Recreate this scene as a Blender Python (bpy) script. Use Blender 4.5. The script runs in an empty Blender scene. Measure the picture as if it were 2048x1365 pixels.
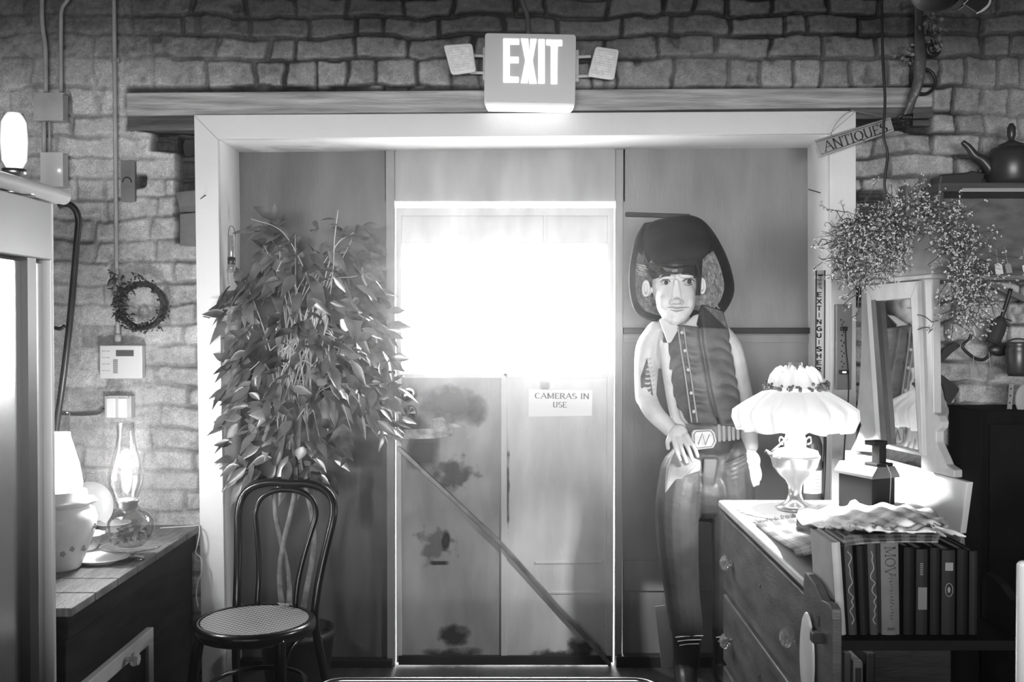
import bpy, bmesh, math, random
import numpy as np
from mathutils import Vector, Matrix, Euler

PI = math.pi
SC = bpy.context.scene
COL = SC.collection
random.seed(7)

# ---------------------------------------------------------------- camera
F = 2070.0                      # focal length in pixels of the 2048x1365 frame
CZ = 1.5
PITCH = math.radians(0.9)
cam_data = bpy.data.cameras.new('camera')
cam_data.sensor_width = 36.0
cam_data.lens = 36.0 * F / 2048.0
cam_data.clip_start = 0.02
cam = bpy.data.objects.new('camera', cam_data)
COL.objects.link(cam)
cam.location = (0, 0, CZ)
cam.rotation_euler = (PI / 2 - PITCH, 0, 0)
SC.camera = cam
cam_data.dof.use_dof = True
cam_data.dof.focus_distance = 3.95
cam_data.dof.aperture_fstop = 14.0

# ---------------------------------------------------------------- view
SC.view_settings.view_transform = 'Standard'
SC.view_settings.look = 'None'
SC.view_settings.exposure = 1.08
SC.view_settings.gamma = 1.0
SC.view_settings.use_curve_mapping = False

# ---------------------------------------------------------------- world: bright overcast daylight outside the door
world = bpy.data.worlds.new('daylight')
SC.world = world
world.use_nodes = True
bg = world.node_tree.nodes['Background']
bg.inputs[0].default_value = (1, 1, 1, 1)
bg.inputs[1].default_value = 7.0


def area_light(name, loc, rot, sx, sy, power, portal=False):
    d = bpy.data.lights.new(name, 'AREA')
    d.shape = 'RECTANGLE'
    d.size = sx
    d.size_y = sy
    d.energy = power
    d.cycles.is_portal = portal
    o = bpy.data.objects.new(name, d)
    COL.objects.link(o)
    o.location = loc
    o.rotation_euler = rot
    return o


def point_light(name, loc, power, r=0.04):
    d = bpy.data.lights.new(name, 'POINT')
    d.energy = power
    d.shadow_soft_size = r
    o = bpy.data.objects.new(name, d)
    COL.objects.link(o)
    o.location = loc
    return o


# added fill light far behind the camera; no window is built there
area_light('room_fill_light', (-0.2, -2.9, 1.5), (math.radians(90), 0, 0), 3.4, 0.6, 235)
# daylight falling in through the door's panes
area_light('door_window_light', (-0.03, 4.50, 1.56), (math.radians(-90), 0, 0), 0.92, 0.56, 13)


def W(px, py, d):
    """world point seen at frame pixel (px, py) at distance d into the room"""
    u = (px - 1024.0) / F
    v = (682.5 - py) / F
    cp, sp = math.cos(PITCH), math.sin(PITCH)
    t = d / (cp + v * sp)
    return Vector((u * t, d, CZ + t * (-sp + v * cp)))


# ---------------------------------------------------------------- materials
MATS = {}


def M(name, g, rough=0.6, metal=0.0, var=0.0, scale=6.0, bump=0.0, bscale=40.0, spec=0.5, stretch=(1, 1, 1),
      detail=4.0, emit=0.0, trans=0.0, g2=None, alpha=None):
    if name in MATS:
        return MATS[name]
    m = bpy.data.materials.new(name)
    m.use_nodes = True
    nt = m.node_tree
    b = nt.nodes['Principled BSDF']
    b.inputs['Base Color'].default_value = (g, g, g, 1)
    b.inputs['Roughness'].default_value = rough
    b.inputs['Metallic'].default_value = metal
    b.inputs['Specular IOR Level'].default_value = spec
    if trans:
        b.inputs['Transmission Weight'].default_value = trans
        b.inputs['IOR'].default_value = 1.45
    if emit:
        b.inputs['Emission Color'].default_value = (1, 1, 1, 1)
        b.inputs['Emission Strength'].default_value = emit
    if alpha is not None:
        b.inputs['Alpha'].default_value = alpha
    if var or bump or g2 is not None:
        tc = nt.nodes.new('ShaderNodeTexCoord')
        mp = nt.nodes.new('ShaderNodeMapping')
        mp.inputs['Scale'].default_value = stretch
        nt.links.new(tc.outputs['Object'], mp.inputs['Vector'])
    if var or g2 is not None:
        n = nt.nodes.new('ShaderNodeTexNoise')
        n.inputs['Scale'].default_value = scale
        n.inputs['Detail'].default_value = detail
        nt.links.new(mp.outputs[0], n.inputs['Vector'])
        r = nt.nodes.new('ShaderNodeValToRGB')
        lo, hi = max(0, g * (1 - var)), min(1, g * (1 + var))
        if g2 is not None:
            lo, hi = g, g2
        r.color_ramp.elements[0].position = 0.32
        r.color_ramp.elements[0].color = (lo, lo, lo, 1)
        r.color_ramp.elements[1].position = 0.68
        r.color_ramp.elements[1].color = (hi, hi, hi, 1)
        nt.links.new(n.outputs['Fac'], r.inputs['Fac'])
        nt.links.new(r.outputs['Color'], b.inputs['Base Color'])
    if bump:
        n2 = nt.nodes.new('ShaderNodeTexNoise')
        n2.inputs['Scale'].default_value = bscale
        n2.inputs['Detail'].default_value = 5
        nt.links.new(mp.outputs[0], n2.inputs['Vector'])
        bp = nt.nodes.new('ShaderNodeBump')
        bp.inputs['Strength'].default_value = bump
        bp.inputs['Distance'].default_value = 0.01
        nt.links.new(n2.outputs['Fac'], bp.inputs['Height'])
        nt.links.new(bp.outputs['Normal'], b.inputs['Normal'])
    MATS[name] = m
    return m


def glow(name, strength, g=0.8):
    """a thing that gives off light: lit glass or lit cloth"""
    if name in MATS:
        return MATS[name]
    return M(name, g, 0.5, emit=strength)


def glass_thin(name, gloss=0.12, tint=0.95, rough=0.03):
    """thin clear glass: mostly transparent with a fresnel reflection"""
    m = bpy.data.materials.new(name)
    m.use_nodes = True
    nt = m.node_tree
    for n in list(nt.nodes):
        nt.nodes.remove(n)
    out = nt.nodes.new('ShaderNodeOutputMaterial')
    mix = nt.nodes.new('ShaderNodeMixShader')
    tr = nt.nodes.new('ShaderNodeBsdfTransparent')
    tr.inputs[0].default_value = (tint, tint, tint, 1)
    gl = nt.nodes.new('ShaderNodeBsdfGlossy')
    gl.inputs['Roughness'].default_value = rough
    fr = nt.nodes.new('ShaderNodeLayerWeight')
    fr.inputs[0].default_value = gloss
    nt.links.new(fr.outputs['Facing'], mix.inputs[0])
    nt.links.new(tr.outputs[0], mix.inputs[1])
    nt.links.new(gl.outputs[0], mix.inputs[2])
    nt.links.new(mix.outputs[0], out.inputs[0])
    MATS[name] = m
    return m


# ---------------------------------------------------------------- mesh builder
class MB:
    def __init__(self):
        self.v = []
        self.f = []

    def add(self, vs, fs, mat=None):
        o = len(self.v)
        if mat is not None:
            vs = [mat @ Vector(p) for p in vs]
        self.v += [tuple(p) for p in vs]
        self.f += [tuple(i + o for i in f) for f in fs]
        return self

    def box(self, c, s, rot=None, mat=None):
        x, y, z = s[0] / 2, s[1] / 2, s[2] / 2
        vs = [Vector(p) for p in [(-x, -y, -z), (x, -y, -z), (x, y, -z), (-x, y, -z), (-x, -y, z), (x, -y, z), (x, y, z), (-x, y, z)]]
        R = Euler(rot).to_matrix() if rot else Matrix.Identity(3)
        vs = [R @ p + Vector(c) for p in vs]
        return self.add(vs, [(0, 3, 2, 1), (4, 5, 6, 7), (0, 1, 5, 4), (1, 2, 6, 5), (2, 3, 7, 6), (3, 0, 4, 7)], mat)

    def span(self, a, b):
        c = [(a[i] + b[i]) / 2 for i in range(3)]
        return self.box(c, [abs(a[i] - b[i]) for i in range(3)])

    def hexa(self, p):
        """8 corners: bottom loop of four, top loop of four"""
        return self.add(p, [(0, 3, 2, 1), (4, 5, 6, 7), (0, 1, 5, 4), (1, 2, 6, 5), (2, 3, 7, 6), (3, 0, 4, 7)])

    def prism(self, pts, ext, mat=None):
        """closed polygon (list of 3d points) extruded by vector ext"""
        n = len(pts)
        e = Vector(ext)
        vs = [Vector(p) for p in pts] + [Vector(p) + e for p in pts]
        fs = [tuple(range(n))[::-1], tuple(range(n, 2 * n))]
        fs += [(i, (i + 1) % n, (i + 1) % n + n, i + n) for i in range(n)]
        return self.add(vs, fs, mat)

    def tube(self, pts, r, seg=10, closed=False, flat=1.0, mat=None):
        pts = [Vector(p) for p in pts]
        n = len(pts)
        rs = r if isinstance(r, (list, tuple)) else [r] * n
        vs, fs = [], []
        prev = None
        for i, p in enumerate(pts):
            if closed:
                t = pts[(i + 1) % n] - pts[i - 1]
            else:
                t = pts[min(i + 1, n - 1)] - pts[max(i - 1, 0)]
            if t.length < 1e-9:
                t = Vector((0, 0, 1))
            t.normalize()
            if prev is None:
                a = Vector((0, 1, 0)) if abs(t.y) < 0.9 else Vector((1, 0, 0))
                u = t.cross(a).normalized()
            else:
                u = (prev - t * prev.dot(t))
                u = u.normalized() if u.length > 1e-6 else t.orthogonal().normalized()
            prev = u
            w = t.cross(u)
            for k in range(seg):
                an = 2 * PI * k / seg
                vs.append(p + u * (math.cos(an) * rs[i]) + w * (math.sin(an) * rs[i] * flat))
        for i in range(n if closed else n - 1):
            j = (i + 1) % n
            for k in range(seg):
                l = (k + 1) % seg
                fs.append((i * seg + k, i * seg + l, j * seg + l, j * seg + k))
        if not closed:
            fs.append(tuple(range(seg))[::-1])
            fs.append(tuple(range((n - 1) * seg, n * seg)))
        return self.add(vs, fs, mat)

    def lathe(self, prof, c=(0, 0, 0), seg=32, wob=None, mat=None, cap=True):
        vs, fs = [], []
        for i, (r, z) in enumerate(prof):
            for k in range(seg):
                a = 2 * PI * k / seg
                rr, zz = (r, z) if wob is None else wob(r, z, a, i)
                vs.append((c[0] + rr * math.cos(a), c[1] + rr * math.sin(a), c[2] + zz))
        for i in range(len(prof) - 1):
            for k in range(seg):
                l = (k + 1) % seg
                fs.append((i * seg + k, i * seg + l, (i + 1) * seg + l, (i + 1) * seg + k))
        if cap:
            if prof[0][0] > 1e-5:
                fs.append(tuple(range(seg))[::-1])
            if prof[-1][0] > 1e-5:
                fs.append(tuple(range((len(prof) - 1) * seg, len(prof) * seg)))
        return self.add(vs, fs, mat)

    def ball(self, c, r, seg=12, rings=8, mat=None, rot=None):
        if not isinstance(r, (list, tuple)):
            r = (r, r, r)
        R = Euler(rot).to_matrix() if rot else Matrix.Identity(3)
        vs, fs = [], []
        for i in range(1, rings):
            th = PI * i / rings
            for k in range(seg):
                a = 2 * PI * k / seg
                vs.append(R @ Vector((r[0] * math.sin(th) * math.cos(a), r[1] * math.sin(th) * math.sin(a), r[2] * math.cos(th))) + Vector(c))
        top = len(vs)
        vs.append(R @ Vector((0, 0, r[2])) + Vector(c))
        vs.append(R @ Vector((0, 0, -r[2])) + Vector(c))
        for i in range(rings - 2):
            for k in range(seg):
                l = (k + 1) % seg
                fs.append((i * seg + k, (i + 1) * seg + k, (i + 1) * seg + l, i * seg + l))
        for k in range(seg):
            l = (k + 1) % seg
            fs.append((top, k, l))
            fs.append((top + 1, (rings - 2) * seg + l, (rings - 2) * seg + k))
        return self.add(vs, fs, mat)

    def grid(self, fn, nu, nv, closed_u=False):
        vs = [fn(i / (nu - (0 if closed_u else 1)), j / (nv - 1)) for j in range(nv) for i in range(nu)]
        fs = []
        for j in range(nv - 1):
            for i in range(nu if closed_u else nu - 1):
                k = (i + 1) % nu
                fs.append((j * nu + i, j * nu + k, (j + 1) * nu + k, (j + 1) * nu + i))
        return self.add(vs, fs)

    def build(self, name, mat, parent=None, smooth=False, bevel=0.0, sub=0, solid=0.0, remesh=0.0, smoothing=0):
        off = Vector(ROOT.get(parent.name, (0, 0, 0))) if parent is not None else Vector((0, 0, 0))
        me = bpy.data.meshes.new(name)
        vs = self.v if off.length == 0 else [(p[0] - off.x, p[1] - off.y, p[2] - off.z) for p in self.v]
        me.from_pydata(vs, [], self.f)
        me.update()
        bm = bmesh.new()
        bm.from_mesh(me)
        bmesh.ops.recalc_face_normals(bm, faces=bm.faces)
        bm.to_mesh(me)
        bm.free()
        if smooth:
            me.polygons.foreach_set('use_smooth', [True] * len(me.polygons))
        o = bpy.data.objects.new(name, me)
        COL.objects.link(o)
        if isinstance(mat, (list, tuple)):
            for q in mat:
                me.materials.append(q)
        else:
            me.materials.append(mat)
        if parent is not None:
            o.parent = parent
            ROOT[o.name] = ROOT.get(parent.name, (0, 0, 0))
        if solid:
            k = o.modifiers.new('thickness', 'SOLIDIFY')
            k.thickness = solid
            k.offset = 0
        if remesh:
            k = o.modifiers.new('remesh', 'REMESH')
            k.mode = 'VOXEL'
            k.voxel_size = remesh
            k.use_smooth_shade = True
        if smoothing:
            k = o.modifiers.new('smooth', 'SMOOTH')
            k.factor = 0.6
            k.iterations = smoothing
        if bevel:
            k = o.modifiers.new('bevel', 'BEVEL')
            k.width = bevel
            k.segments = 2
            k.limit_method = 'ANGLE'
        if sub:
            k = o.modifiers.new('sub', 'SUBSURF')
            k.levels = sub
            k.render_levels = sub
        return o


ROOT = {}     # world position of the thing each object hangs under, for parts whose shapes are written in room coordinates


def tag(o, label=None, cat=None, group=None, kind=None):
    if label:
        o['label'] = label
    if cat:
        o['category'] = cat
    if group:
        o['group'] = group
    if kind:
        o['kind'] = kind
    return o


def thing(name, label, cat, loc=(0, 0, 0), rz=0.0, group=None, local=False, rot=None):
    """an Empty at the thing's base; local=True when its parts are written in the thing's own coordinates"""
    o = bpy.data.objects.new(name, None)
    o.empty_display_size = 0.1
    COL.objects.link(o)
    o.location = loc
    o.rotation_euler = rot if rot else (0, 0, rz)
    if not local:
        ROOT[o.name] = tuple(loc)
    return tag(o, label, cat, group)


def children(o):
    return list(o.children)


def copy_tree(o, parent=None):
    c = o.copy()
    COL.objects.link(c)
    if parent is not None:
        c.parent = parent
    for ch in children(o):
        copy_tree(ch, c)
    return c


def struct(o):
    o['kind'] = 'structure'
    return o


def spline(pts, n=8):
    """Catmull-Rom through the points"""
    P = [Vector(p) for p in pts]
    P = [P[0] * 2 - P[1]] + P + [P[-1] * 2 - P[-2]]
    out = []
    for i in range(1, len(P) - 2):
        for k in range(n):
            t = k / n
            a, b, c, d = P[i - 1], P[i], P[i + 1], P[i + 2]
            out.append(0.5 * ((2 * b) + (c - a) * t + (2 * a - 5 * b + 4 * c - d) * t * t + (-a + 3 * b - 3 * c + d) * t ** 3))
    out.append(P[-2])
    return out


# ---------------------------------------------------------------- lettering: every letter is a set of strokes
def arc(cx, cy, rx, ry, a0, a1, n=8):
    return [(cx + rx * math.cos(math.radians(a0 + (a1 - a0) * i / n)), cy + ry * math.sin(math.radians(a0 + (a1 - a0) * i / n))) for i in range(n + 1)]


GLYPH = {
    'A': (0.8, [[(0.02, 0), (0.4, 1)], [(0.4, 1), (0.78, 0)], [(0.17, 0.38), (0.63, 0.38)]], [(0.02, 0), (0.78, 0)]),
    'B': (0.65, [[(0.1, 0), (0.1, 1)], [(0.1, 1)] + arc(0.3, 0.76, 0.27, 0.24, 90, -90) + [(0.1, 0.52)], [(0.1, 0.52)] + arc(0.3, 0.26, 0.32, 0.26, 90, -90) + [(0.1, 0)]], []),
    'C': (0.72, [arc(0.4, 0.5, 0.36, 0.5, 48, 312, 12)], []),
    'E': (0.62, [[(0.1, 0), (0.1, 1)], [(0.1, 1), (0.56, 1)], [(0.1, 0.5), (0.45, 0.5)], [(0.1, 0), (0.58, 0)]], [('v', 0.56, 1, -0.16), ('v', 0.58, 0, 0.16)]),
    'F': (0.6, [[(0.1, 0), (0.1, 1)], [(0.1, 1), (0.56, 1)], [(0.1, 0.5), (0.45, 0.5)]], [(0.1, 0)]),
    'G': (0.75, [arc(0.4, 0.5, 0.36, 0.5, 48, 330, 12), [(0.7, 0.0), (0.7, 0.45)], [(0.45, 0.45), (0.7, 0.45)]], []),
    'H': (0.75, [[(0.1, 0), (0.1, 1)], [(0.65, 0), (0.65, 1)], [(0.1, 0.5), (0.65, 0.5)]], [(0.1, 0), (0.1, 1), (0.65, 0), (0.65, 1)]),
    'I': (0.25, [[(0.12, 0), (0.12, 1)]], [(0.12, 0), (0.12, 1)]),
    'M': (0.95, [[(0.1, 0), (0.1, 1)], [(0.1, 1), (0.47, 0.1)], [(0.47, 0.1), (0.84, 1)], [(0.84, 1), (0.84, 0)]], [(0.1, 0), (0.84, 0), (0.1, 1), (0.84, 1)]),
    'N': (0.8, [[(0.1, 0), (0.1, 1)], [(0.1, 1), (0.7, 0)], [(0.7, 0), (0.7, 1)]], [(0.1, 0), (0.1, 1), (0.7, 1)]),
    'O': (0.8, [arc(0.4, 0.5, 0.36, 0.5, 0, 360, 16)], []),
    'Q': (0.82, [arc(0.4, 0.5, 0.36, 0.5, 0, 360, 16), [(0.42, 0.12), (0.78, -0.2)]], []),
    'R': (0.72, [[(0.1, 0), (0.1, 1)], [(0.1, 1)] + arc(0.32, 0.75, 0.27, 0.25, 90, -90) + [(0.1, 0.5)], [(0.34, 0.5), (0.68, 0)]], [(0.1, 0), (0.68, 0)]),
    'S': (0.6, [arc(0.31, 0.75, 0.24, 0.25, 30, 270, 9) + arc(0.31, 0.25, 0.26, 0.25, 90, -150, 9)], []),
    'T': (0.68, [[(0.34, 0), (0.34, 1)], [(0.04, 1), (0.64, 1)]], [(0.34, 0), ('v', 0.04, 1, -0.16), ('v', 0.64, 1, -0.16)]),
    'U': (0.75, [[(0.1, 1), (0.1, 0.32)] + arc(0.37, 0.3, 0.27, 0.3, 180, 360, 8) + [(0.64, 1)]], [(0.1, 1), (0.64, 1)]),
    'V': (0.75, [[(0.04, 1), (0.38, 0)], [(0.38, 0), (0.72, 1)]], [(0.04, 1), (0.72, 1)]),
    'X': (0.72, [[(0.06, 0), (0.66, 1)], [(0.06, 1), (0.66, 0)]], []),
    'Y': (0.7, [[(0.35, 0), (0.35, 0.48)], [(0.35, 0.48), (0.04, 1)], [(0.35, 0.48), (0.66, 1)]], [(0.35, 0)]),
    ' ': (0.35, [], []),
}


def text_width(s, gap=0.1):
    return sum(GLYPH[c][0] + gap for c in s) - gap


def lettering(mb, s, org, right, up, h, weight=0.12, serif=True, depth=0.0015, gap=0.1, squeeze=1.0):
    """letters in the plane (right, up) from org, raised by depth along right x up"""
    R, U = Vector(right).normalized(), Vector(up).normalized()
    N = R.cross(U)
    x = 0.0

    def seg(a, b, w):
        a, b = Vector(a), Vector(b)
        d = (b - a)
        if d.length < 1e-6:
            return
        d.normalize()
        n = Vector((-d.y, d.x)) * w / 2
        e = d * w * 0.25
        q = [a - e - n, b + e - n, b + e + n, a - e + n]
        pts = [Vector(org) + R * (x + p.x * squeeze) * h + U * p.y * h for p in q]
        mb.prism(pts, N * depth)
    for c in s:
        wd, strokes, ends = GLYPH[c]
        for st in strokes:
            for a, b in zip(st[:-1], st[1:]):
                vert = abs(a[0] - b[0]) < abs(a[1] - b[1]) * 0.9
                w = weight
                if serif and not vert:
                    w = weight * 0.55
                if serif and c in 'ANMUV' and a[0] <= b[0] and a[1] < b[1] and vert and abs(a[0] - b[0]) > 0.1:
                    w = weight * 0.55
                seg(a, b, w)
        if serif:
            for e in ends:
                if e[0] == 'v':
                    seg((e[1], e[2]), (e[1], e[2] + e[3]), weight * 0.5)
                else:
                    seg((e[0] - 0.1, e[1]), (e[0] + 0.1, e[1]), weight * 0.45)
        x += (wd + gap) * squeeze
    return mb

# ================================================================ the room
YB = 4.22        # face of the brick wall
YC = 4.185       # face of the white casing
YD = 4.53        # face of the door and of the sheet metal panels at the back of the recess

m_brick = bpy.data.materials.new('painted_brick')
m_brick.use_nodes = True
_nt = m_brick.node_tree
_b = _nt.nodes['Principled BSDF']
_a = _nt.nodes.new('ShaderNodeAttribute')
_a.attribute_name = 'tone'
_tc = _nt.nodes.new('ShaderNodeTexCoord')
_n = _nt.nodes.new('ShaderNodeTexNoise')
_n.inputs['Scale'].default_value = 210
_n.inputs['Detail'].default_value = 3
_nt.links.new(_tc.outputs['Object'], _n.inputs['Vector'])
_mr = _nt.nodes.new('ShaderNodeMapRange')
_mr.inputs[1].default_value = 0.3
_mr.inputs[2].default_value = 0.7
_mr.inputs[3].default_value = 0.66
_mr.inputs[4].default_value = 1.34
_nt.links.new(_n.outputs['Fac'], _mr.inputs[0])
_vm = _nt.nodes.new('ShaderNodeVectorMath')
_vm.operation = 'SCALE'
_nt.links.new(_a.outputs['Color'], _vm.inputs[0])
_nt.links.new(_mr.outputs[0], _vm.inputs['Scale'])
_nt.links.new(_vm.outputs[0], _b.inputs['Base Color'])
_b.inputs['Roughness'].default_value = 0.62
_b.inputs['Specular IOR Level'].default_value = 0.35

m_white = M('white_paint', 0.72, 0.5, var=0.05, scale=3, bump=0.12, bscale=50)
m_sheet = M('grey_painted_sheet', 0.18, 0.5, var=0.22, scale=2.2, stretch=(3, 3, 0.7), bump=0.08, bscale=30)
m_door = M('pale_painted_door', 0.56, 0.5, var=0.2, scale=2.6, stretch=(2.5, 2.5, 0.8), bump=0.1, bscale=40)
m_beam = M('painted_old_wood', 0.42, 0.6, var=0.4, scale=5, stretch=(0.6, 6, 9), bump=0.6, bscale=20)
m_dark = M('soot_black', 0.02, 0.7)
m_floor = M('dark_floor_boards', 0.05, 0.45, var=0.4, scale=4, stretch=(6, 0.6, 1), bump=0.2)
m_ceil = M('dark_ceiling', 0.06, 0.8, var=0.3)
m_room = M('grey_side_wall', 0.16, 0.8, var=0.3)
m_metal = M('galvanised_metal', 0.42, 0.4, metal=0.6, var=0.2, scale=20)
m_greyp = M('grey_painted_metal', 0.33, 0.45)
m_blackp = M('black_paint', 0.02, 0.4)
m_black = M('matt_black', 0.012, 0.6)


# ---- the brick wall: one relief surface with a hole for the door recess
def smooth_noise(nx, nz, cell, rng):
    gx, gz = int(nx / cell) + 3, int(nz / cell) + 3
    g = rng.random((gz, gx)) * 2 - 1
    xs = np.arange(nx) / cell
    zs = np.arange(nz) / cell
    x0, z0 = xs.astype(int), zs.astype(int)
    fx, fz = xs - x0, zs - z0
    fx, fz = fx * fx * (3 - 2 * fx), fz * fz * (3 - 2 * fz)
    a = g[np.ix_(z0, x0)]
    b = g[np.ix_(z0, x0 + 1)]
    c = g[np.ix_(z0 + 1, x0)]
    d = g[np.ix_(z0 + 1, x0 + 1)]
    return (a * (1 - fx) + b * fx) * (1 - fz)[:, None] + (c * (1 - fx) + d * fx) * fz[:, None]


def brick_wall():
    rng = np.random.default_rng(11)
    st = 0.0065
    x0, x1, z0, z1 = -3.0, 3.0, 0.0, 3.3
    nx, nz = int((x1 - x0) / st), int((z1 - z0) / st)
    xs = x0 + np.arange(nx) * st
    zs = z0 + np.arange(nz) * st
    X, Z = np.meshgrid(xs, zs)
    wx = X + 0.020 * smooth_noise(nx, nz, 26, rng) + 0.008 * smooth_noise(nx, nz, 8, rng)
    wz = Z + 0.014 * smooth_noise(nx, nz, 34, rng) + 0.0075 * smooth_noise(nx, nz, 9, rng)
    # courses: the ones above the door read from their joints, then a steady rise
    rows_px = [-160, -105, -52, -8, 31, 71, 116, 176, 230]
    zr = [W(1024, p, YB).z for p in rows_px]
    z = zr[-1]
    while z > -0.1:
        z -= 0.0815 + rng.random() * 0.006
        zr.append(z)
    zr = sorted(zr)
    zr = np.array(zr)
    ri = np.clip(np.searchsorted(zr, wz) - 1, 0, len(zr) - 2)
    dist = np.full(X.shape, 9.0)
    tone = np.zeros(X.shape)
    lift = np.zeros(X.shape)
    for r in range(len(zr) - 1):
        lo, hi = zr[r], zr[r + 1]
        tall = hi - lo > 0.105
        ln = 0.115 if tall else 0.225
        cuts = [x0 - 0.4 - rng.random() * ln]
        while cuts[-1] < x1 + 0.4:
            k = ln * (0.85 + 0.3 * rng.random())
            if rng.random() < 0.18:
                k *= 0.52 if not tall else 1.8
            cuts.append(cuts[-1] + k)
        cuts = np.array(cuts)
        m = ri == r
        xx = wx[m]
        ci = np.clip(np.searchsorted(cuts, xx) - 1, 0, len(cuts) - 2)
        dx = np.minimum(xx - cuts[ci], cuts[ci + 1] - xx)
        dz = np.minimum(wz[m] - lo, hi - wz[m])
        # rounded corner distance
        rad = 0.014
        d = np.minimum(dx, dz)
        cor = (dx < rad) & (dz < rad)
        d[cor] = rad - np.sqrt((rad - dx[cor]) ** 2 + (rad - dz[cor]) ** 2)
        dist[m] = d
        tr = rng.random(len(cuts))
        lf = rng.random(len(cuts))
        tone[m] = tr[ci]
        lift[m] = lf[ci]
    jw = 0.0038 + 0.0034 * smooth_noise(nx, nz, 22, rng)
    e = np.clip((dist - jw) / 0.0065, -0.4, 1)
    e = np.where(e < 0, e * 0.5, e * e * (3 - 2 * e))
    # how deep the joints are: filled with paint at the left, raked out above the door
    left = 1 / (1 + np.exp((X + 1.32) / 0.10))
    top = 1 / (1 + np.exp(-(Z - 2.33) / 0.04))
    right = 1 / (1 + np.exp(-(X - 1.66) / 0.08))
    patch = np.clip(0.5 + 1.1 * smooth_noise(nx, nz, 60, rng), 0, 1)
    deep = 1.0 - left * (0.40 + 0.42 * (1 - patch))
    deep = deep * (1 - 0.55 * right * patch) * (0.55 + 0.45 * np.clip(0.9 + 1.2 * smooth_noise(nx, nz, 28, rng), 0, 1))
    n1 = smooth_noise(nx, nz, 5, rng)
    n2 = smooth_noise(nx, nz, 2, rng)
    n3 = smooth_noise(nx, nz, 14, rng)
    n4 = smooth_noise(nx, nz, 1.3, rng)
    h = (e - 1) * 0.020 * deep + lift * 0.008 * deep + 0.0022 * n1 + 0.0016 * n2 + 0.0012 * n4 + 0.003 * n3
    # chips and broken edges
    chip = smooth_noise(nx, nz, 12, rng) + 0.6 * smooth_noise(nx, nz, 5, rng)
    ch = np.clip((chip - 0.85) / 0.3, 0, 1) * (0.35 + 0.65 * deep)
    h -= ch * 0.013
    jt = np.clip(1 - (dist - jw) / 0.008, 0, 1)
    base = 0.38 + 0.15 * (tone - 0.5) + 0.06 * n1 + 0.06 * n3 + 0.05 * n2 + 0.04 * n4
    dirt = np.clip(0.5 + 0.9 * smooth_noise(nx, nz, 90, rng) + 0.3 * smooth_noise(nx, nz, 25, rng), 0, 1)
    base *= 0.78 + 0.3 * dirt
    # brick above head height darkened: the light's falloff put into its colour
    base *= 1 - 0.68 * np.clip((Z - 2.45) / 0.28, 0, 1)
    base *= 1 + 0.25 * left
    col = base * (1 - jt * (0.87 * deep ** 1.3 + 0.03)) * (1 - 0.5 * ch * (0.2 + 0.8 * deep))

    def rect(px0, py0, px1, py1, soft=0.012):
        a, b = W(px0, py1, YB), W(px1, py0, YB)
        rx = np.clip(np.minimum(X + 0.006 * n1 - a.x, b.x - X) / soft, 0, 1)
        rz = np.clip(np.minimum(Z + 0.006 * n3 * 3 - a.z, b.z - Z) / soft, 0, 1)
        return rx * rz
    # broken-out holes beside the casing, and gaps over and under the wooden beams
    for q, dp in (((346, 265, 392, 488), 0.09), ((300, 252, 392, 303), 0.07), ((250, 172, 1868, 262), 0.06), ((1705, 378, 1778, 600), 0.08),
                  ((268, 345, 292, 380), 0.06)):
        k = rect(*q)
        h -= k * dp
        col = col * (1 - k) + k * 0.03
    col = np.clip(col, 0.006, 0.8)
    hole = (X > W(420, 300, YB).x) & (X < W(1676, 300, YB).x) & (Z < W(1024, 262, YB).z)
    idx = np.arange(nx * nz).reshape(nz, nx)
    q = ~(hole[:-1, :-1] | hole[1:, :-1] | hole[:-1, 1:] | hole[1:, 1:])
    faces = np.stack([idx[:-1, :-1][q], idx[:-1, 1:][q], idx[1:, 1:][q], idx[1:, :-1][q]], axis=1).astype(np.int32)
    used = np.zeros(nx * nz, bool)
    used[faces.ravel()] = True
    remap = np.cumsum(used) - 1
    verts = np.stack([X.ravel(), (YB - h).ravel(), Z.ravel()], axis=1)[used].astype(np.float32)
    faces = remap[faces].astype(np.int32)
    me = bpy.data.meshes.new('wall_back')
    me.vertices.add(len(verts))
    me.vertices.foreach_set('co', verts.ravel())
    me.loops.add(faces.size)
    me.loops.foreach_set('vertex_index', faces.ravel())
    me.polygons.add(len(faces))
    me.polygons.foreach_set('loop_start', np.arange(0, faces.size, 4, dtype=np.int32))
    me.polygons.foreach_set('loop_total', np.full(len(faces), 4, dtype=np.int32))
    me.polygons.foreach_set('use_smooth', np.ones(len(faces), bool))
    me.update(calc_edges=True)
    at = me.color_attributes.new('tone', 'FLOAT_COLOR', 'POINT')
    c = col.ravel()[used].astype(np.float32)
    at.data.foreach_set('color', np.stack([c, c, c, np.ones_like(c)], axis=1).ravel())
    me.materials.append(m_brick)
    o = bpy.data.objects.new('wall_back', me)
    COL.objects.link(o)
    return struct(o)


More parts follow.
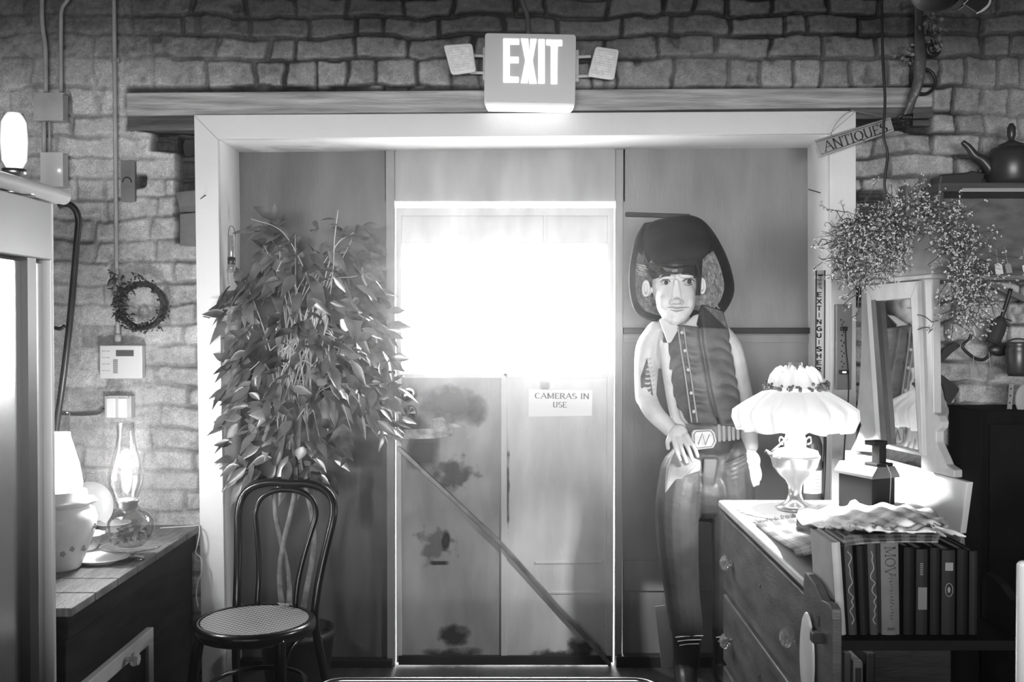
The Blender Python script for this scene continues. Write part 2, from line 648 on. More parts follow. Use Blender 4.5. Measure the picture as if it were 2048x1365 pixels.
brick_wall()
YS = 4.345
OL, OR, OT = W(428, 300, YB).x, W(1668, 300, YB).x, W(1024, 268, YB).z
ROOMX, REAR, CEIL = 3.0, -3.0, 3.3
s = MB()
s.span((-ROOMX, YS, 0), (OL - 0.02, 4.75, CEIL)).span((OR + 0.02, YS, 0), (ROOMX, 4.75, CEIL)).span((OL - 0.02, YS, OT + 0.02), (OR + 0.02, 4.75, CEIL))
struct(s.build('wall_core', m_dark))
s = MB()
s.span((-ROOMX - 0.1, REAR - 0.1, -0.1), (ROOMX + 0.1, YD + 0.03, 0.0))
struct(s.build('floor', m_floor))
s = MB()
s.span((-ROOMX - 0.1, REAR - 0.1, CEIL), (ROOMX + 0.1, 4.75, CEIL + 0.1))
struct(s.build('ceiling', m_ceil))
s = MB()
s.span((-ROOMX - 0.1, REAR - 0.1, 0), (-ROOMX, 4.75, CEIL))
struct(s.build('wall_left', m_room))
s = MB()
s.span((ROOMX, REAR - 0.1, 0), (ROOMX + 0.1, 4.75, CEIL))
struct(s.build('wall_right', m_room))
s = MB()
s.span((-ROOMX, REAR - 0.1, 0), (ROOMX, REAR, CEIL))
struct(s.build('wall_front', m_room))

s = MB()      # unseen partition added behind the viewer; its long slot shapes the fill light
s.span((-ROOMX, -0.6, 0), (ROOMX, -0.5, 1.25)).span((-ROOMX, -0.6, 1.85), (ROOMX, -0.5, CEIL))
s.span((-ROOMX, -0.6, 1.25), (-1.9, -0.5, 1.85)).span((1.9, -0.6, 1.25), (ROOMX, -0.5, 1.85))
struct(s.build('wall_light_mask', m_room))

# ---- wooden beams let into the brickwork over the recess
s = MB()
a, b, c, d = W(252, 185, 4.2), W(1866, 174, 4.2), W(1866, 214, 4.2), W(252, 231, 4.2)
s.prism([a, b, c, d], (0, 0.1, 0))
o = struct(s.build('trim_1', m_beam, bevel=0.006))
s = MB()
a, b, c, d = W(254, 235, 4.225), W(400, 233, 4.225), W(400, 260, 4.225), W(256, 262, 4.225)
s.prism([a, b, c, d], (0, 0.09, 0))
s.prism([W(1700, 216, 4.225), W(1868, 216, 4.225), W(1868, 236, 4.225), W(1700, 238, 4.225)], (0, 0.09, 0))
s.prism([W(1826, 240, 4.235), W(1868, 240, 4.235), W(1868, 252, 4.235), W(1826, 252, 4.235)], (0, 0.09, 0))
struct(s.build('trim_2', M('old_dark_wood', 0.10, 0.7, var=0.5, scale=4, stretch=(1, 4, 9), bump=0.6, bscale=20), bevel=0.004))
s = MB()
s.prism([W(359, 428, 4.215), W(392, 425, 4.215), W(392, 494, 4.215), W(359, 492, 4.215)], (0, 0.08, 0))
s.prism([W(350, 384, 4.24), W(392, 380, 4.24), W(392, 424, 4.24), W(360, 425, 4.24)], (0, 0.08, 0))
struct(s.build('trim_3', M('grey_wood_block', 0.14, 0.7, var=0.3, bump=0.4), bevel=0.004))

# ---- white casing and the reveals behind it
FL = 0.0
oxl, oxr = W(388, 230, YC), W(1712, 222, YC)
ixl, ixr = W(435, 278, YC), W(1660, 267, YC)
oxlb, oxrb = W(404, 1390, YC).x, W(1713, 1390, YC).x
ixlb, ixrb = W(452, 1390, YC).x, W(1666, 1390, YC).x
T = 0.035


def board(mb, p):
    mb.prism([(q[0], YC, q[1]) for q in p], (0, T, 0))


s = MB()
board(s, [(oxl.x, oxl.z), (oxr.x, oxr.z), (ixr.x, ixr.z), (ixl.x, ixl.z)])
struct(s.build('trim_4', m_white, bevel=0.002))
s = MB()
board(s, [(oxl.x, oxl.z - 0.001), (ixl.x, ixl.z - 0.001), (ixlb, 0), (oxlb, 0)])
struct(s.build('trim_5', m_white, bevel=0.002))
s = MB()
board(s, [(oxr.x, oxr.z - 0.001), (oxrb, 0), (ixrb, 0), (ixr.x, ixr.z - 0.001)])
struct(s.build('trim_6', m_white, bevel=0.002))
bl, br = W(475, 303, YD), W(1618.5, 294, YD)
blb, brb = W(478, 1340, YD).x, W(1622, 1340, YD).x
s = MB()   # left, right, top reveal, each a solid board
m_rev = M('white_reveal_paint', 0.93, 0.45, var=0.06, scale=5, bump=0.1)
yr = YC + T
s.hexa([(ixlb - 0.03, yr, 0), (ixlb, yr, 0), (blb, 4.6, 0), (ixlb - 0.03, 4.6, 0),
        (ixl.x - 0.03, yr, ixl.z + 0.03), (ixl.x, yr, ixl.z), (bl.x, 4.6, bl.z), (ixl.x - 0.03, 4.6, bl.z)])
struct(s.build('trim_7', m_rev))
s = MB()
s.hexa([(ixrb, yr, 0), (ixrb + 0.03, yr, 0), (ixrb + 0.03, 4.6, 0), (brb, 4.6, 0),
        (ixr.x, yr, ixr.z), (ixr.x + 0.03, yr, ixr.z + 0.03), (ixr.x + 0.03, 4.6, br.z), (br.x, 4.6, br.z)])
struct(s.build('trim_8', m_rev))
s = MB()
s.hexa([(ixl.x - 0.03, yr, ixl.z), (ixr.x + 0.03, yr, ixr.z), (br.x + 0.03, 4.6, br.z), (bl.x - 0.03, 4.6, bl.z),
        (ixl.x - 0.03, yr, ixl.z + 0.03), (ixr.x + 0.03, yr, ixr.z + 0.03), (br.x + 0.03, 4.6, br.z + 0.04), (bl.x - 0.03, 4.6, bl.z + 0.04)])
struct(s.build('trim_9', m_rev))


# ---- sheet-metal faced back of the recess
def pane_poly(mb, px, y, t):
    mb.prism([(W(a, b, y).x, y, max(0, W(a, b, y).z)) for a, b in px], (0, t, 0))


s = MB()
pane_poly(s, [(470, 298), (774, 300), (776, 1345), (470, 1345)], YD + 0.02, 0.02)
struct(s.build('wall_recess_left', M('shaded_painted_sheet', 0.10, 0.5, var=0.3, scale=2.2, stretch=(3, 3, 0.7), bump=0.08, bscale=30)))  # sheet darkened: the tree's shade put into its colour
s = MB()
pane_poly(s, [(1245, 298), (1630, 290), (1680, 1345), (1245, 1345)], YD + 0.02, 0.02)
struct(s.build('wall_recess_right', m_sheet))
s = MB()
pane_poly(s, [(770, 298), (1250, 296), (1250, 403), (770, 403)], YD + 0.02, 0.02)
struct(s.build('wall_recess_top', M('upper_painted_sheet', 0.30, 0.5, var=0.2, scale=2.5, stretch=(3, 3, 0.7))))
s = MB()      # battens at the door jambs and across the right panel
pane_poly(s, [(771, 300), (789, 300), (790, 1345), (774, 1345)], YD, 0.06)
pane_poly(s, [(1231.5, 298), (1247, 298), (1244, 1345), (1229.5, 1345)], YD, 0.06)
struct(s.build('trim_10', M('sheet_batten', 0.24, 0.5, var=0.2, stretch=(1, 1, 0.3)), bevel=0.003))
s = MB()
pane_poly(s, [(1247, 656), (1622, 656), (1622, 668), (1247, 668)], YD - 0.012, 0.05)
pane_poly(s, [(1252, 424), (1380, 428), (1380, 437), (1252, 433)], YD - 0.006, 0.05)  # shadow line beside the hat, drawn as a dark strip
struct(s.build('trim_11', m_dark, bevel=0.003))
s = MB()
pane_poly(s, [(1247, 670), (1622, 670), (1622, 686), (1247, 686)], YD + 0.008, 0.03)
pane_poly(s, [(1247, 1123), (1622, 1123), (1622, 1183), (1247, 1183)], YD + 0.008, 0.03)
struct(s.build('trim_12', m_sheet, bevel=0.002))
s = MB()
pane_poly(s, [(1232, 1314), (1622, 1314), (1622, 1345), (1232, 1345)], YD - 0.03, 0.06)
pane_poly(s, [(478, 1322), (784, 1322), (784, 1345), (478, 1345)], YD - 0.03, 0.06)
struct(s.build('baseboard_back', m_blackp, bevel=0.003))
def soft_stain(px, py, w_, h_, y, g, strength=0.8, seed=1, rough=0.5, square=0.0, nscale=9.0, parent=None, name='paint_stain'):
    """an old stain with a soft uneven outline of its own, a thin film on the surface"""
    m = bpy.data.materials.new('soft_stain')
    m.use_nodes = True
    nt = m.node_tree
    b = nt.nodes['Principled BSDF']
    b.inputs['Base Color'].default_value = (g, g, g, 1)
    b.inputs['Roughness'].default_value = 0.6
    c = W(px, py, y)
    rx, rz = w_ * y / F, h_ * y / F
    off = Vector(ROOT.get(parent.name, (0, 0, 0))) if parent is not None else Vector((0, 0, 0))
    tc = nt.nodes.new('ShaderNodeTexCoord')
    mp = nt.nodes.new('ShaderNodeMapping')
    mp.vector_type = 'POINT'
    mp.inputs['Location'].default_value = (-(c.x - off.x) / rx, -(y - off.y) * 0.0, -(c.z - off.z) / rz)
    mp.inputs['Scale'].default_value = (1 / rx, 0.0, 1 / rz)
    nt.links.new(tc.outputs['Object'], mp.inputs['Vector'])
    nz = nt.nodes.new('ShaderNodeTexNoise')
    nz.inputs['Scale'].default_value = nscale
    nz.inputs['Detail'].default_value = 6
    mp2 = nt.nodes.new('ShaderNodeMapping')
    mp2.inputs['Location'].default_value = (seed * 3.7, seed, seed * 1.3)
    nt.links.new(tc.outputs['Object'], mp2.inputs['Vector'])
    nt.links.new(mp2.outputs[0], nz.inputs['Vector'])

    def ma(op, a, bb=None):
        n_ = nt.nodes.new('ShaderNodeMath')
        n_.operation = op
        for i, q in enumerate((a, bb)):
            if q is None:
                continue
            if isinstance(q, (int, float)):
                n_.inputs[i].default_value = q
            else:
                nt.links.new(q, n_.inputs[i])
        return n_.outputs[0]
    if square:
        sp = nt.nodes.new('ShaderNodeSeparateXYZ')
        nt.links.new(mp.outputs[0], sp.inputs[0])
        dist = ma('POWER', ma('ADD', ma('POWER', ma('ABSOLUTE', sp.outputs[0]), 5.0), ma('POWER', ma('ABSOLUTE', sp.outputs[2]), 5.0)), 0.2)
    else:
        ln = nt.nodes.new('ShaderNodeVectorMath')
        ln.operation = 'LENGTH'
        nt.links.new(mp.outputs[0], ln.inputs[0])
        dist = ln.outputs['Value']
    val = ma('ADD', dist, ma('MULTIPLY', ma('SUBTRACT', nz.outputs['Fac'], 0.5), rough * 1.7))
    rp_ = nt.nodes.new('ShaderNodeValToRGB')
    rp_.color_ramp.elements[0].position = 0.42
    rp_.color_ramp.elements[0].color = (strength,) * 3 + (1,)
    rp_.color_ramp.elements[1].position = 0.95
    rp_.color_ramp.elements[1].color = (0, 0, 0, 1)
    nt.links.new(val, rp_.inputs['Fac'])  # paler fold: light falling on the hip put into the jeans colour
    nt.links.new(rp_.outputs['Color'], b.inputs['Alpha'])
    q = MB()
    q.prism([(c.x - rx * 1.6, y, c.z - rz * 1.6), (c.x + rx * 1.6, y, c.z - rz * 1.6), (c.x + rx * 1.6, y, c.z + rz * 1.6), (c.x - rx * 1.6, y, c.z + rz * 1.6)], (0, 0.0004, 0))
    q.f = [(0, 1, 2, 3)]
    q.v = q.v[:4]
    return q.build(name, m, parent)


tag(soft_stain(733, 905, 42, 34, YD + 0.019, 0.07, 0.75, 1, 0.2, 1.0, 14), 'dark squarish stain where a fixture once sat, left of the door', 'stain')
tag(soft_stain(733, 1000, 16, 82, YD + 0.0185, 0.09, 0.6, 2, 0.3, 1.0, 12), 'dark vertical streak running down below the squarish stain', 'stain')
s = MB()
struct(MB().span((-3, YD + 0.03, -0.05), (3, 6.5, -0.001)).build('ground_outside', M('pale_ground', 0.6, 0.9)))

# ================================================================ the door
dr = thing('door_1', 'pale plank door with two bright upper panes and diagonal brace', 'door', (W(1010, 1330, YD).x, YD, 0.012))
dr['kind'] = 'structure'
tag(dr, kind='structure')
s = MB()
DT = 0.03      # door leaf, built as rails, stiles and lower boards round the panes
pane_poly(s, [(792, 416), (1228, 416), (1228, 488), (792, 488)], YD + 0.010, DT)
pane_poly(s, [(1012, 754), (1228, 754), (1226, 1326), (1012, 1326)], YD + 0.006, DT)
s.build('door_board', m_door, dr)
s = MB()
pane_poly(s, [(792, 754), (1012, 754), (1012, 1326), (793, 1326)], YD + 0.010, DT)
s.build('door_board', M('door_paint_dim_side', 0.32, 0.5, var=0.25, scale=2.6, stretch=(2.5, 2.5, 0.8), bump=0.1, bscale=40), dr)  # left half darker: weaker lamplight there put into the paint colour
s = MB()
for q in ([(792, 416), (1228, 416), (1228, 432), (792, 432)], [(792, 430), (803, 430), (803, 1326), (793, 1326)],
          [(1215, 430), (1228, 430), (1226, 1326), (1212, 1326)], [(1007, 490), (1015, 490), (1015, 754), (1007, 754)],
          [(1002, 756), (1014, 756), (1014, 1326), (1002, 1326)], [(808, 484), (1212, 484), (1212, 492), (808, 492)],
          [(808, 748), (1212, 748), (1212, 757), (808, 757)], [(1086, 432), (1094, 432), (1094, 484), (1086, 484)],
          [(1070, 1124), (1205, 1122), (1205, 1128), (1070, 1129)], [(1082, 1184), (1205, 1184), (1205, 1189), (1086, 1189)]):
    pane_poly(s, q, YD, 0.036)
s.build('door_frame', m_door, dr, bevel=0.002)
s = MB()
s.prism([(W(a, b, YD).x, YD - 0.014, W(a, b, YD).z) for a, b in ((795, 893), (800, 893), (1006, 1086), (1222, 1325), (1222, 1334), (1217, 1332), (1001, 1093), (795, 900))], (0, 0.02, 0))
s.build('door_brace', M('brace_iron', 0.20, 0.45, metal=0.3, var=0.5, scale=9), dr, bevel=0.002)
s = MB()
s.prism([(W(a, b, YD).x, YD - 0.008, W(a, b, YD).z) for a, b in ((797, 1312), (1222, 1312), (1222, 1330), (797, 1330))], (0, 0.02, 0))
s.build('door_sweep', m_dark, dr, bevel=0.002)


def blob(mb, cx, cy, w_, h_, y, n=30, rough=0.22, power=0.3, seed=1):
    r_ = random.Random(seed)
    ph = [r_.uniform(0, 6.28) for _ in range(4)]
    pts = []
    for k in range(n):
        an = 2 * PI * k / n
        q = 1 + rough * (0.5 * math.sin(3 * an + ph[0]) + 0.4 * math.sin(5 * an + ph[1]) + 0.3 * math.sin(9 * an + ph[2])) + r_.uniform(-0.05, 0.05)
        e = max(abs(math.cos(an)), abs(math.sin(an))) ** -power
        p = W(cx + w_ * e * q * math.cos(an), cy + h_ * e * q * math.sin(an), y)
        pts.append((p.x, y, p.z))
    mb.prism(pts, (0, 0.0025, 0))


def poly_plate(mb, px, y, t=0.003):
    mb.prism([(W(a, b, y).x, y, W(a, b, y).z) for a, b in px], (0, t, 0))


YP = YD + 0.0093
for q in ((900, 808, 75, 42, 0.16, 0.75, 3, 0.5, 0), (950, 822, 30, 36, 0.15, 0.75, 5, 0.4, 0), (845, 905, 40, 40, 0.07, 0.85, 7, 0.25, 1.0),
          (905, 1272, 40, 24, 0.05, 0.85, 9, 0.7, 0), (820, 850, 40, 30, 0.17, 0.6, 11, 0.5, 0), (908, 948, 46, 40, 0.10, 0.7, 12, 1.3, 0),
          (892, 1082, 11, 24, 0.03, 0.95, 14, 0.45, 0), (872, 1092, 40, 34, 0.12, 0.45, 15, 1.9, 0), (878, 1127, 22, 5, 0.04, 0.9, 16, 0.3, 1.0),
          (900, 1318, 68, 22, 0.05, 0.85, 17, 0.6, 1.0)):
    soft_stain(q[0], q[1], q[2], q[3], YP - 0.0001 * (q[6] % 5), q[4], q[5], q[6], q[7], q[8], 22.0, dr, 'door_stain')
for q in ((1120, 1318, 62, 20, 0.06, 0.85, 21, 0.7, 1.0), (1160, 1298, 40, 24, 0.06, 0.8, 22, 0.9, 0), (1090, 780, 12, 20, 0.3, 0.6, 23, 0.6, 1.0), (1014, 980, 6, 90, 0.07, 0.7, 24, 0.9, 1.0)):
    soft_stain(q[0], q[1], q[2], q[3], YD + 0.0052 - 0.0001 * (q[6] % 5), q[4], q[5], q[6], q[7], q[8], 22.0, dr, 'door_stain')
s = MB()
poly_plate(s, [(797, 860), (866, 858), (866, 845), (905, 849), (906, 872), (870, 878), (797, 880)], YD + 0.002, 0.01)
poly_plate(s, [(862, 838), (884, 834), (897, 846), (912, 848), (932, 856), (905, 856), (870, 850)], YD + 0.001, 0.01)
s.build('latch_plate', M('worn_latch_metal', 0.42, 0.5, var=0.5, scale=22, bump=0.5), dr, bevel=0.002)
for nm, cy in (('door_knob', 789), ('deadbolt', 826)):
    c = W(819, cy, YD)
    s = MB()
    mt = Matrix.Translation((c.x, YD, c.z)) @ Matrix.Rotation(PI / 2, 4, 'X')
    if nm == 'door_knob':
        s.lathe([(0.0, 0.075), (0.018, 0.073), (0.030, 0.062), (0.032, 0.05), (0.024, 0.038), (0.013, 0.03), (0.012, 0.012), (0.03, 0.008), (0.032, 0.0)], mat=mt, seg=24)
    else:
        s.lathe([(0.0, 0.024), (0.010, 0.024), (0.012, 0.02), (0.026, 0.018), (0.031, 0.010), (0.033, 0.0)], mat=mt, seg=24)
        s.add(*(lambda q: (q.v, q.f))(MB().box((c.x, YD - 0.03, c.z), (0.006, 0.016, 0.02), rot=(0, 0.3, 0))))
    s.build(nm, M('polished_brass', 0.62, 0.18, metal=1.0), dr, smooth=True)
m_pane = glass_thin('door_glass', gloss=0.2)
s = MB()
pane_poly(s, [(806, 490), (1006, 490), (1006, 750), (806, 750)], YD + 0.022, 0.004)
s.build('window_pane', m_pane, dr)
s = MB()
pane_poly(s, [(1016, 490), (1214, 490), (1214, 750), (1016, 750)], YD + 0.022, 0.004)
s.build('window_pane', m_pane, dr)

# paper sign on the door
s = MB()
poly_plate(s, [(1057, 779), (1185, 781), (1184, 832), (1057, 834)], YD - 0.006, 0.0015)
sg = tag(s.build('paper_sign', M('white_paper', 0.82, 0.8)), 'white paper sign reading CAMERAS IN USE taped to the door', 'sign')
s = MB()
up = Vector((0, 0, 1))
hh = 10.5 / 457
p = W(1070, 797, YD)
lettering(s, 'CAMERAS IN', (p.x, YD - 0.0062, p.z), (1, 0, -0.01), up, hh, 0.17, True, 0.0008, gap=0.13, squeeze=1.32)
p = W(1106, 815, YD)
lettering(s, 'USE', (p.x, YD - 0.0062, p.z), (1, 0, -0.01), up, hh, 0.17, True, 0.0008, gap=0.13, squeeze=1.15)
s.build('printed_letters', M('grey_print', 0.22, 0.7), sg)

# ================================================================ EXIT sign
ex = thing('exit_sign', 'lit EXIT sign box with two square emergency lamp heads over the door', 'exit sign', W(1062, 215, 4.12))
ya = 4.095
q = [W(970, 67, ya), W(1152, 70, ya), W(1150, 214, ya), W(968, 210, ya)]


def rounded(pts, r, n=5):
    """round the corners of a polygon that lies in a plane"""
    out = []
    m = len(pts)
    for i in range(m):
        a, b, c = Vector(pts[i - 1]), Vector(pts[i]), Vector(pts[(i + 1) % m])
        u, v = (a - b).normalized() * r, (c - b).normalized() * r
        for k in range(n + 1):
            t = k / n
            out.append((b + u) * (1 - t) ** 2 + b * 2 * t * (1 - t) + (b + v) * t * t)
    return out


s = MB()
s.prism(rounded(q, 0.016), (0, 0.105, 0))
m_exit = M('exit_housing', 0.50, 0.5, emit=0.16)
s.build('housing', M('exit_housing_plastic', 0.8, 0.45), ex, bevel=0.002)
s = MB()      # face plate, standing proud of the housing
s.prism(rounded([p + Vector((0, -0.007, 0)) for p in (q[0], q[1], W(1150, 208, ya), W(969, 205, ya))], 0.014), (0, 0.007, 0))
s.build('face_plate', M('exit_face', 0.70, 0.5), ex, bevel=0.0015)
s = MB()
s.prism([W(972, 209, ya - 0.006), W(1148, 212, ya - 0.006), W(1142, 218, ya - 0.006), W(976, 215, ya - 0.006)], (0, 0.08, 0))
s.build('down_light_lens', glow('exit_lens_glow', 0.55), ex)
s = MB()
E = lambda pts: s.prism([W(1007 + (a) * 1.0, 77 + b * 1.0, ya - 0.0085) for a, b in pts], (0, 0.002, 0))
# E
E([(0, 0), (31, 0.5), (31, 12), (12, 12), (12, 37), (30, 37), (30, 49), (12, 49), (12, 76), (30, 77), (30, 88), (0, 88)])
# X
E([(35, 0), (49, 0.5), (50, 30), (41, 44), (46, 44), (36, 0)][0:2] + [(51, 26), (53, 26), (54, 1), (66, 1), (58, 44), (66, 90), (52, 90), (50, 62), (48, 89), (35, 89), (44, 44)])
# I
E([(70, 1.5), (82, 1.5), (82, 90), (70, 90)])
# T
E([(86, 2), (117, 3), (117, 15), (108, 15), (107, 91), (95, 91), (95, 14), (86, 13)])
s.build('exit_letters', glow('exit_letter_glow', 1.3), ex)
s = MB()
for a in ((966, 95, 970, 165), (1151, 100, 1156, 168)):
    s.span(W(a[0], a[1], 4.15), W(a[2], a[3], 4.19))
for a, b, y in ((910, 112, 1), (940, 146, 1), (1210, 114, 1), (1210, 153, 1)):
    c = W(970 if a < 1000 else 1151, b, 4.15)
    e = W(940 if a < 1000 else 1182, b - 1, 4.13)
    s.tube([c, e], 0.006, 8)
s.build('lamp_bracket', M('bracket_white', 0.7, 0.5), ex)
m_head = M('lamp_head_plastic', 0.85, 0.35)
for pts, tl in (([(886, 90), (944, 86), (952, 143), (902, 150)], -0.3), ([(1192, 92), (1239, 99), (1229, 160), (1176, 152)], 0.3)):
    s = MB()
    yh = 4.07
    cen = sum([W(a, b, yh) for a, b in pts], Vector()) / 4
    fr = rounded([W(a, b, yh) for a, b in pts], 0.012)
    bk = [cen + (p - cen) * 0.82 + Vector((0.012 * (1 if tl < 0 else -1), 0.05, 0)) for p in fr]
    n = len(fr)
    s.add(fr + bk, [tuple(range(n)), tuple(range(n, 2 * n))[::-1]] + [(i, (i + 1) % n, n + (i + 1) % n, n + i) for i in range(n)])
    hd = s.build('lamp_head', m_head, ex, bevel=0.004)
    s = MB()
    s.prism([cen + (p - cen) * 0.84 + Vector((0, -0.004, 0)) for p in fr], (0, 0.004, 0))
    for k in range(9):     # ribs pressed into the lens
        t = 0.16 + k * 0.08
        A = W(*[pts[0][i] * (1 - t) + pts[3][i] * t for i in (0, 1)], yh)
        B = W(*[pts[1][i] * (1 - t) + pts[2][i] * t for i in (0, 1)], yh)
        s.tube([A * 0.86 + B * 0.14 + Vector((0, -0.005, 0)), A * 0.14 + B * 0.86 + Vector((0, -0.005, 0))], 0.0016, 5)
    s.build('lens', M('ribbed_lens', 0.9, 0.15, var=0.15, scale=60), hd)
s = MB()
s.tube(spline([W(1050, -40, 4.19), W(1044, 0, 4.19), (W(1054, 30, 4.19)), W(1057, 70, 4.17)]), 0.0095, 8)
s.build('power_cable', M('grey_cable', 0.10, 0.5), ex, smooth=True)

# ================================================================ things on the left wall
def pipe(name, px, r, y, label, m=m_metal, group=None, extra=None):
    s = MB()
    s.tube(spline([W(a, b, y) for a, b in px], 6), r, 12)
    o = tag(s.build(name, m, smooth=True), label, 'conduit', group)
    if extra:
        extra(o)
    return o


def straps(pts, y, r):
    def f(o):
        for a, b in pts:
            c = W(a, b, y)
            s = MB()
            s.box((c.x, y + 0.006, c.z), (r * 4, 0.004, 0.018)).tube([c + Vector((-0.001, 0, -0.008)), c + Vector((0, 0, 0.008))], r * 1.25, 10)
            s.build('pipe_strap', m_metal, o)
    return f


m_cond = M('painted_conduit', 0.36, 0.5, var=0.15, scale=10)
pipe('conduit', [(227, -60), (228, 0), (230, 200), (232, 420), (234, 600), (236, 668)], 0.0085, 4.185, 'long thin vertical conduit running down to the keypad', m_cond,
     extra=straps([(229, 120), (233, 560)], 4.185, 0.0085))
s = MB()
c = W(236, 676, 4.185)
s.lathe([(0.009, 0.016), (0.014, 0.014), (0.014, -0.01), (0.008, -0.016)], c, 14)
tag(s.build('conduit_fitting', m_cond, smooth=True), 'short threaded fitting at the foot of the long conduit', 'fitting')
pipe('conduit', [(84, -40), (84, 30), (86, 60), (91, 100), (92, 184)], 0.009, 4.185, 'conduit with a slight jog entering the upper junction box from above', m_cond)
pipe('conduit', [(160, -40), (135, 0), (124, 18), (122, 50), (122, 184)], 0.008, 4.185, 'bent conduit curving right above the upper junction box', m_cond)


def wallbox(name, x0, y0, x1, y1, d, label, m, cat='box', depth=0.06):
    a, b = W(x0, y1, d), W(x1, y0, d)
    t = thing(name, label, cat, ((a.x + b.x) / 2, d + depth, a.z))
    MB().span((a.x, d + 0.004, a.z), (b.x, d + depth, b.z)).build('body', m, t, bevel=0.003)
    MB().span((a.x - 0.003, d, a.z - 0.003), (b.x + 0.003, d + 0.004, b.z + 0.003)).build('cover', m, t, bevel=0.0015)
    return t, a, b


t, a, b = wallbox('junction_box', 68, 186, 124, 240, 4.14, 'upper grey junction box where two conduits end', m_cond)
for x in (a.x + 0.01, b.x - 0.01):
    for z in (a.z + 0.01, b.z - 0.01):
        MB().ball((x, 4.14, z), 0.003, 8, 6).build('screw', m_metal, t)
MB().tube([W(88, 240, 4.18), W(88, 306, 4.18)], 0.009, 10).tube([W(99, 240, 4.185), W(99, 306, 4.185)], 0.004, 8).build('nipple_pipe', m_cond, t, smooth=True)
t, a, b = wallbox('alarm_box', 82, 306, 124, 372, 4.13, 'lower pale box with a tiny shining lamp on its cover', M('pale_box', 0.5, 0.45))
c = W(118, 341, 4.127)
MB().ball((c.x, c.y, c.z), 0.0035, 10, 8).build('indicator_light', glow('indicator_glow', 4), t)
t, a, b = wallbox('wooden_plaque', 243, 322, 268, 402, 4.19, 'narrow grey wooden plaque with arched mark on the bricks', M('plaque_grey', 0.17, 0.7, var=0.3, bump=0.3), 'plaque', 0.03)
c = W(254, 365, 4.189)
s = MB()
s.tube([(c.x + 0.018 * math.cos(an), 4.189, c.z + 0.02 * math.sin(an)) for an in [PI * k / 10 for k in range(11)]], 0.0025, 6)
s.build('arched_mark', m_dark, t)

# alarm keypad
a, b = W(199, 758, 4.16), W(284, 691, 4.16)
kp = thing('alarm_keypad', 'white alarm keypad with small grey display at the foot of the conduit', 'keypad', ((a.x + b.x) / 2, YB, a.z))
MB().span((a.x, 4.16, a.z), (b.x, 4.2, b.z)).build('case', M('keypad_white', 0.66, 0.45), kp, bevel=0.005)
a, b = W(232, 713, 4.158), W(267, 701, 4.158)
MB().span((a.x, 4.157, a.z), (b.x, 4.161, b.z)).build('display', M('lcd_grey', 0.10, 0.25), kp)
s = MB()
for k, (x, w_) in enumerate([(226, 9)] * 8):
    z = W(0, 722 + k * 3.6, 4.158).z
    x0, x1 = W(x, 700, 4.158).x, W(x + w_, 700, 4.158).x
    s.span((x0, 4.157, z), (x1, 4.161, z + 0.0052))
s.build('key_column', M('key_grey', 0.28, 0.5), kp)
s = MB()
for k in range(4):
    for j in range(2):
        c = W(207 + j * 9, 703 + k * 13, 4.158)
        s.box((c.x, 4.159, c.z), (0.012, 0.003, 0.003))
s.build('printed_marks', M('print_grey', 0.42, 0.6), kp)

# switch plate below
a, b = W(209, 837, 4.17), W(262, 792, 4.17)
sw = thing('light_switch', 'white double rocker light switch in a raised box, below the keypad', 'switch', ((a.x + b.x) / 2, YB, a.z))
MB().span((a.x, 4.17, a.z), (b.x, 4.22, b.z)).build('box', M('switch_metal', 0.5, 0.4), sw, bevel=0.003)
for x0, x1 in ((213, 231), (236, 254)):
    p, q = W(x0, 836, 4.165), W(x1, 797, 4.165)
    MB().span((p.x, 4.162, p.z), (q.x, 4.171, q.z)).build('rocker', M('switch_white', 0.82, 0.4), sw, bevel=0.003)
for x, y in ((214, 795), (258, 795)):
    c = W(x, y, 4.169)
    MB().ball((c.x, 4.169, c.z), 0.004, 8, 6).build('screw', m_metal, sw)
pipe('wall_cable', [(122, 828), (150, 830), (185, 829), (200, 826), (208, 818)], 0.005, 4.185, 'thin dark cable curving along the bricks into the switch box', M('dark_cable', 0.07, 0.6))


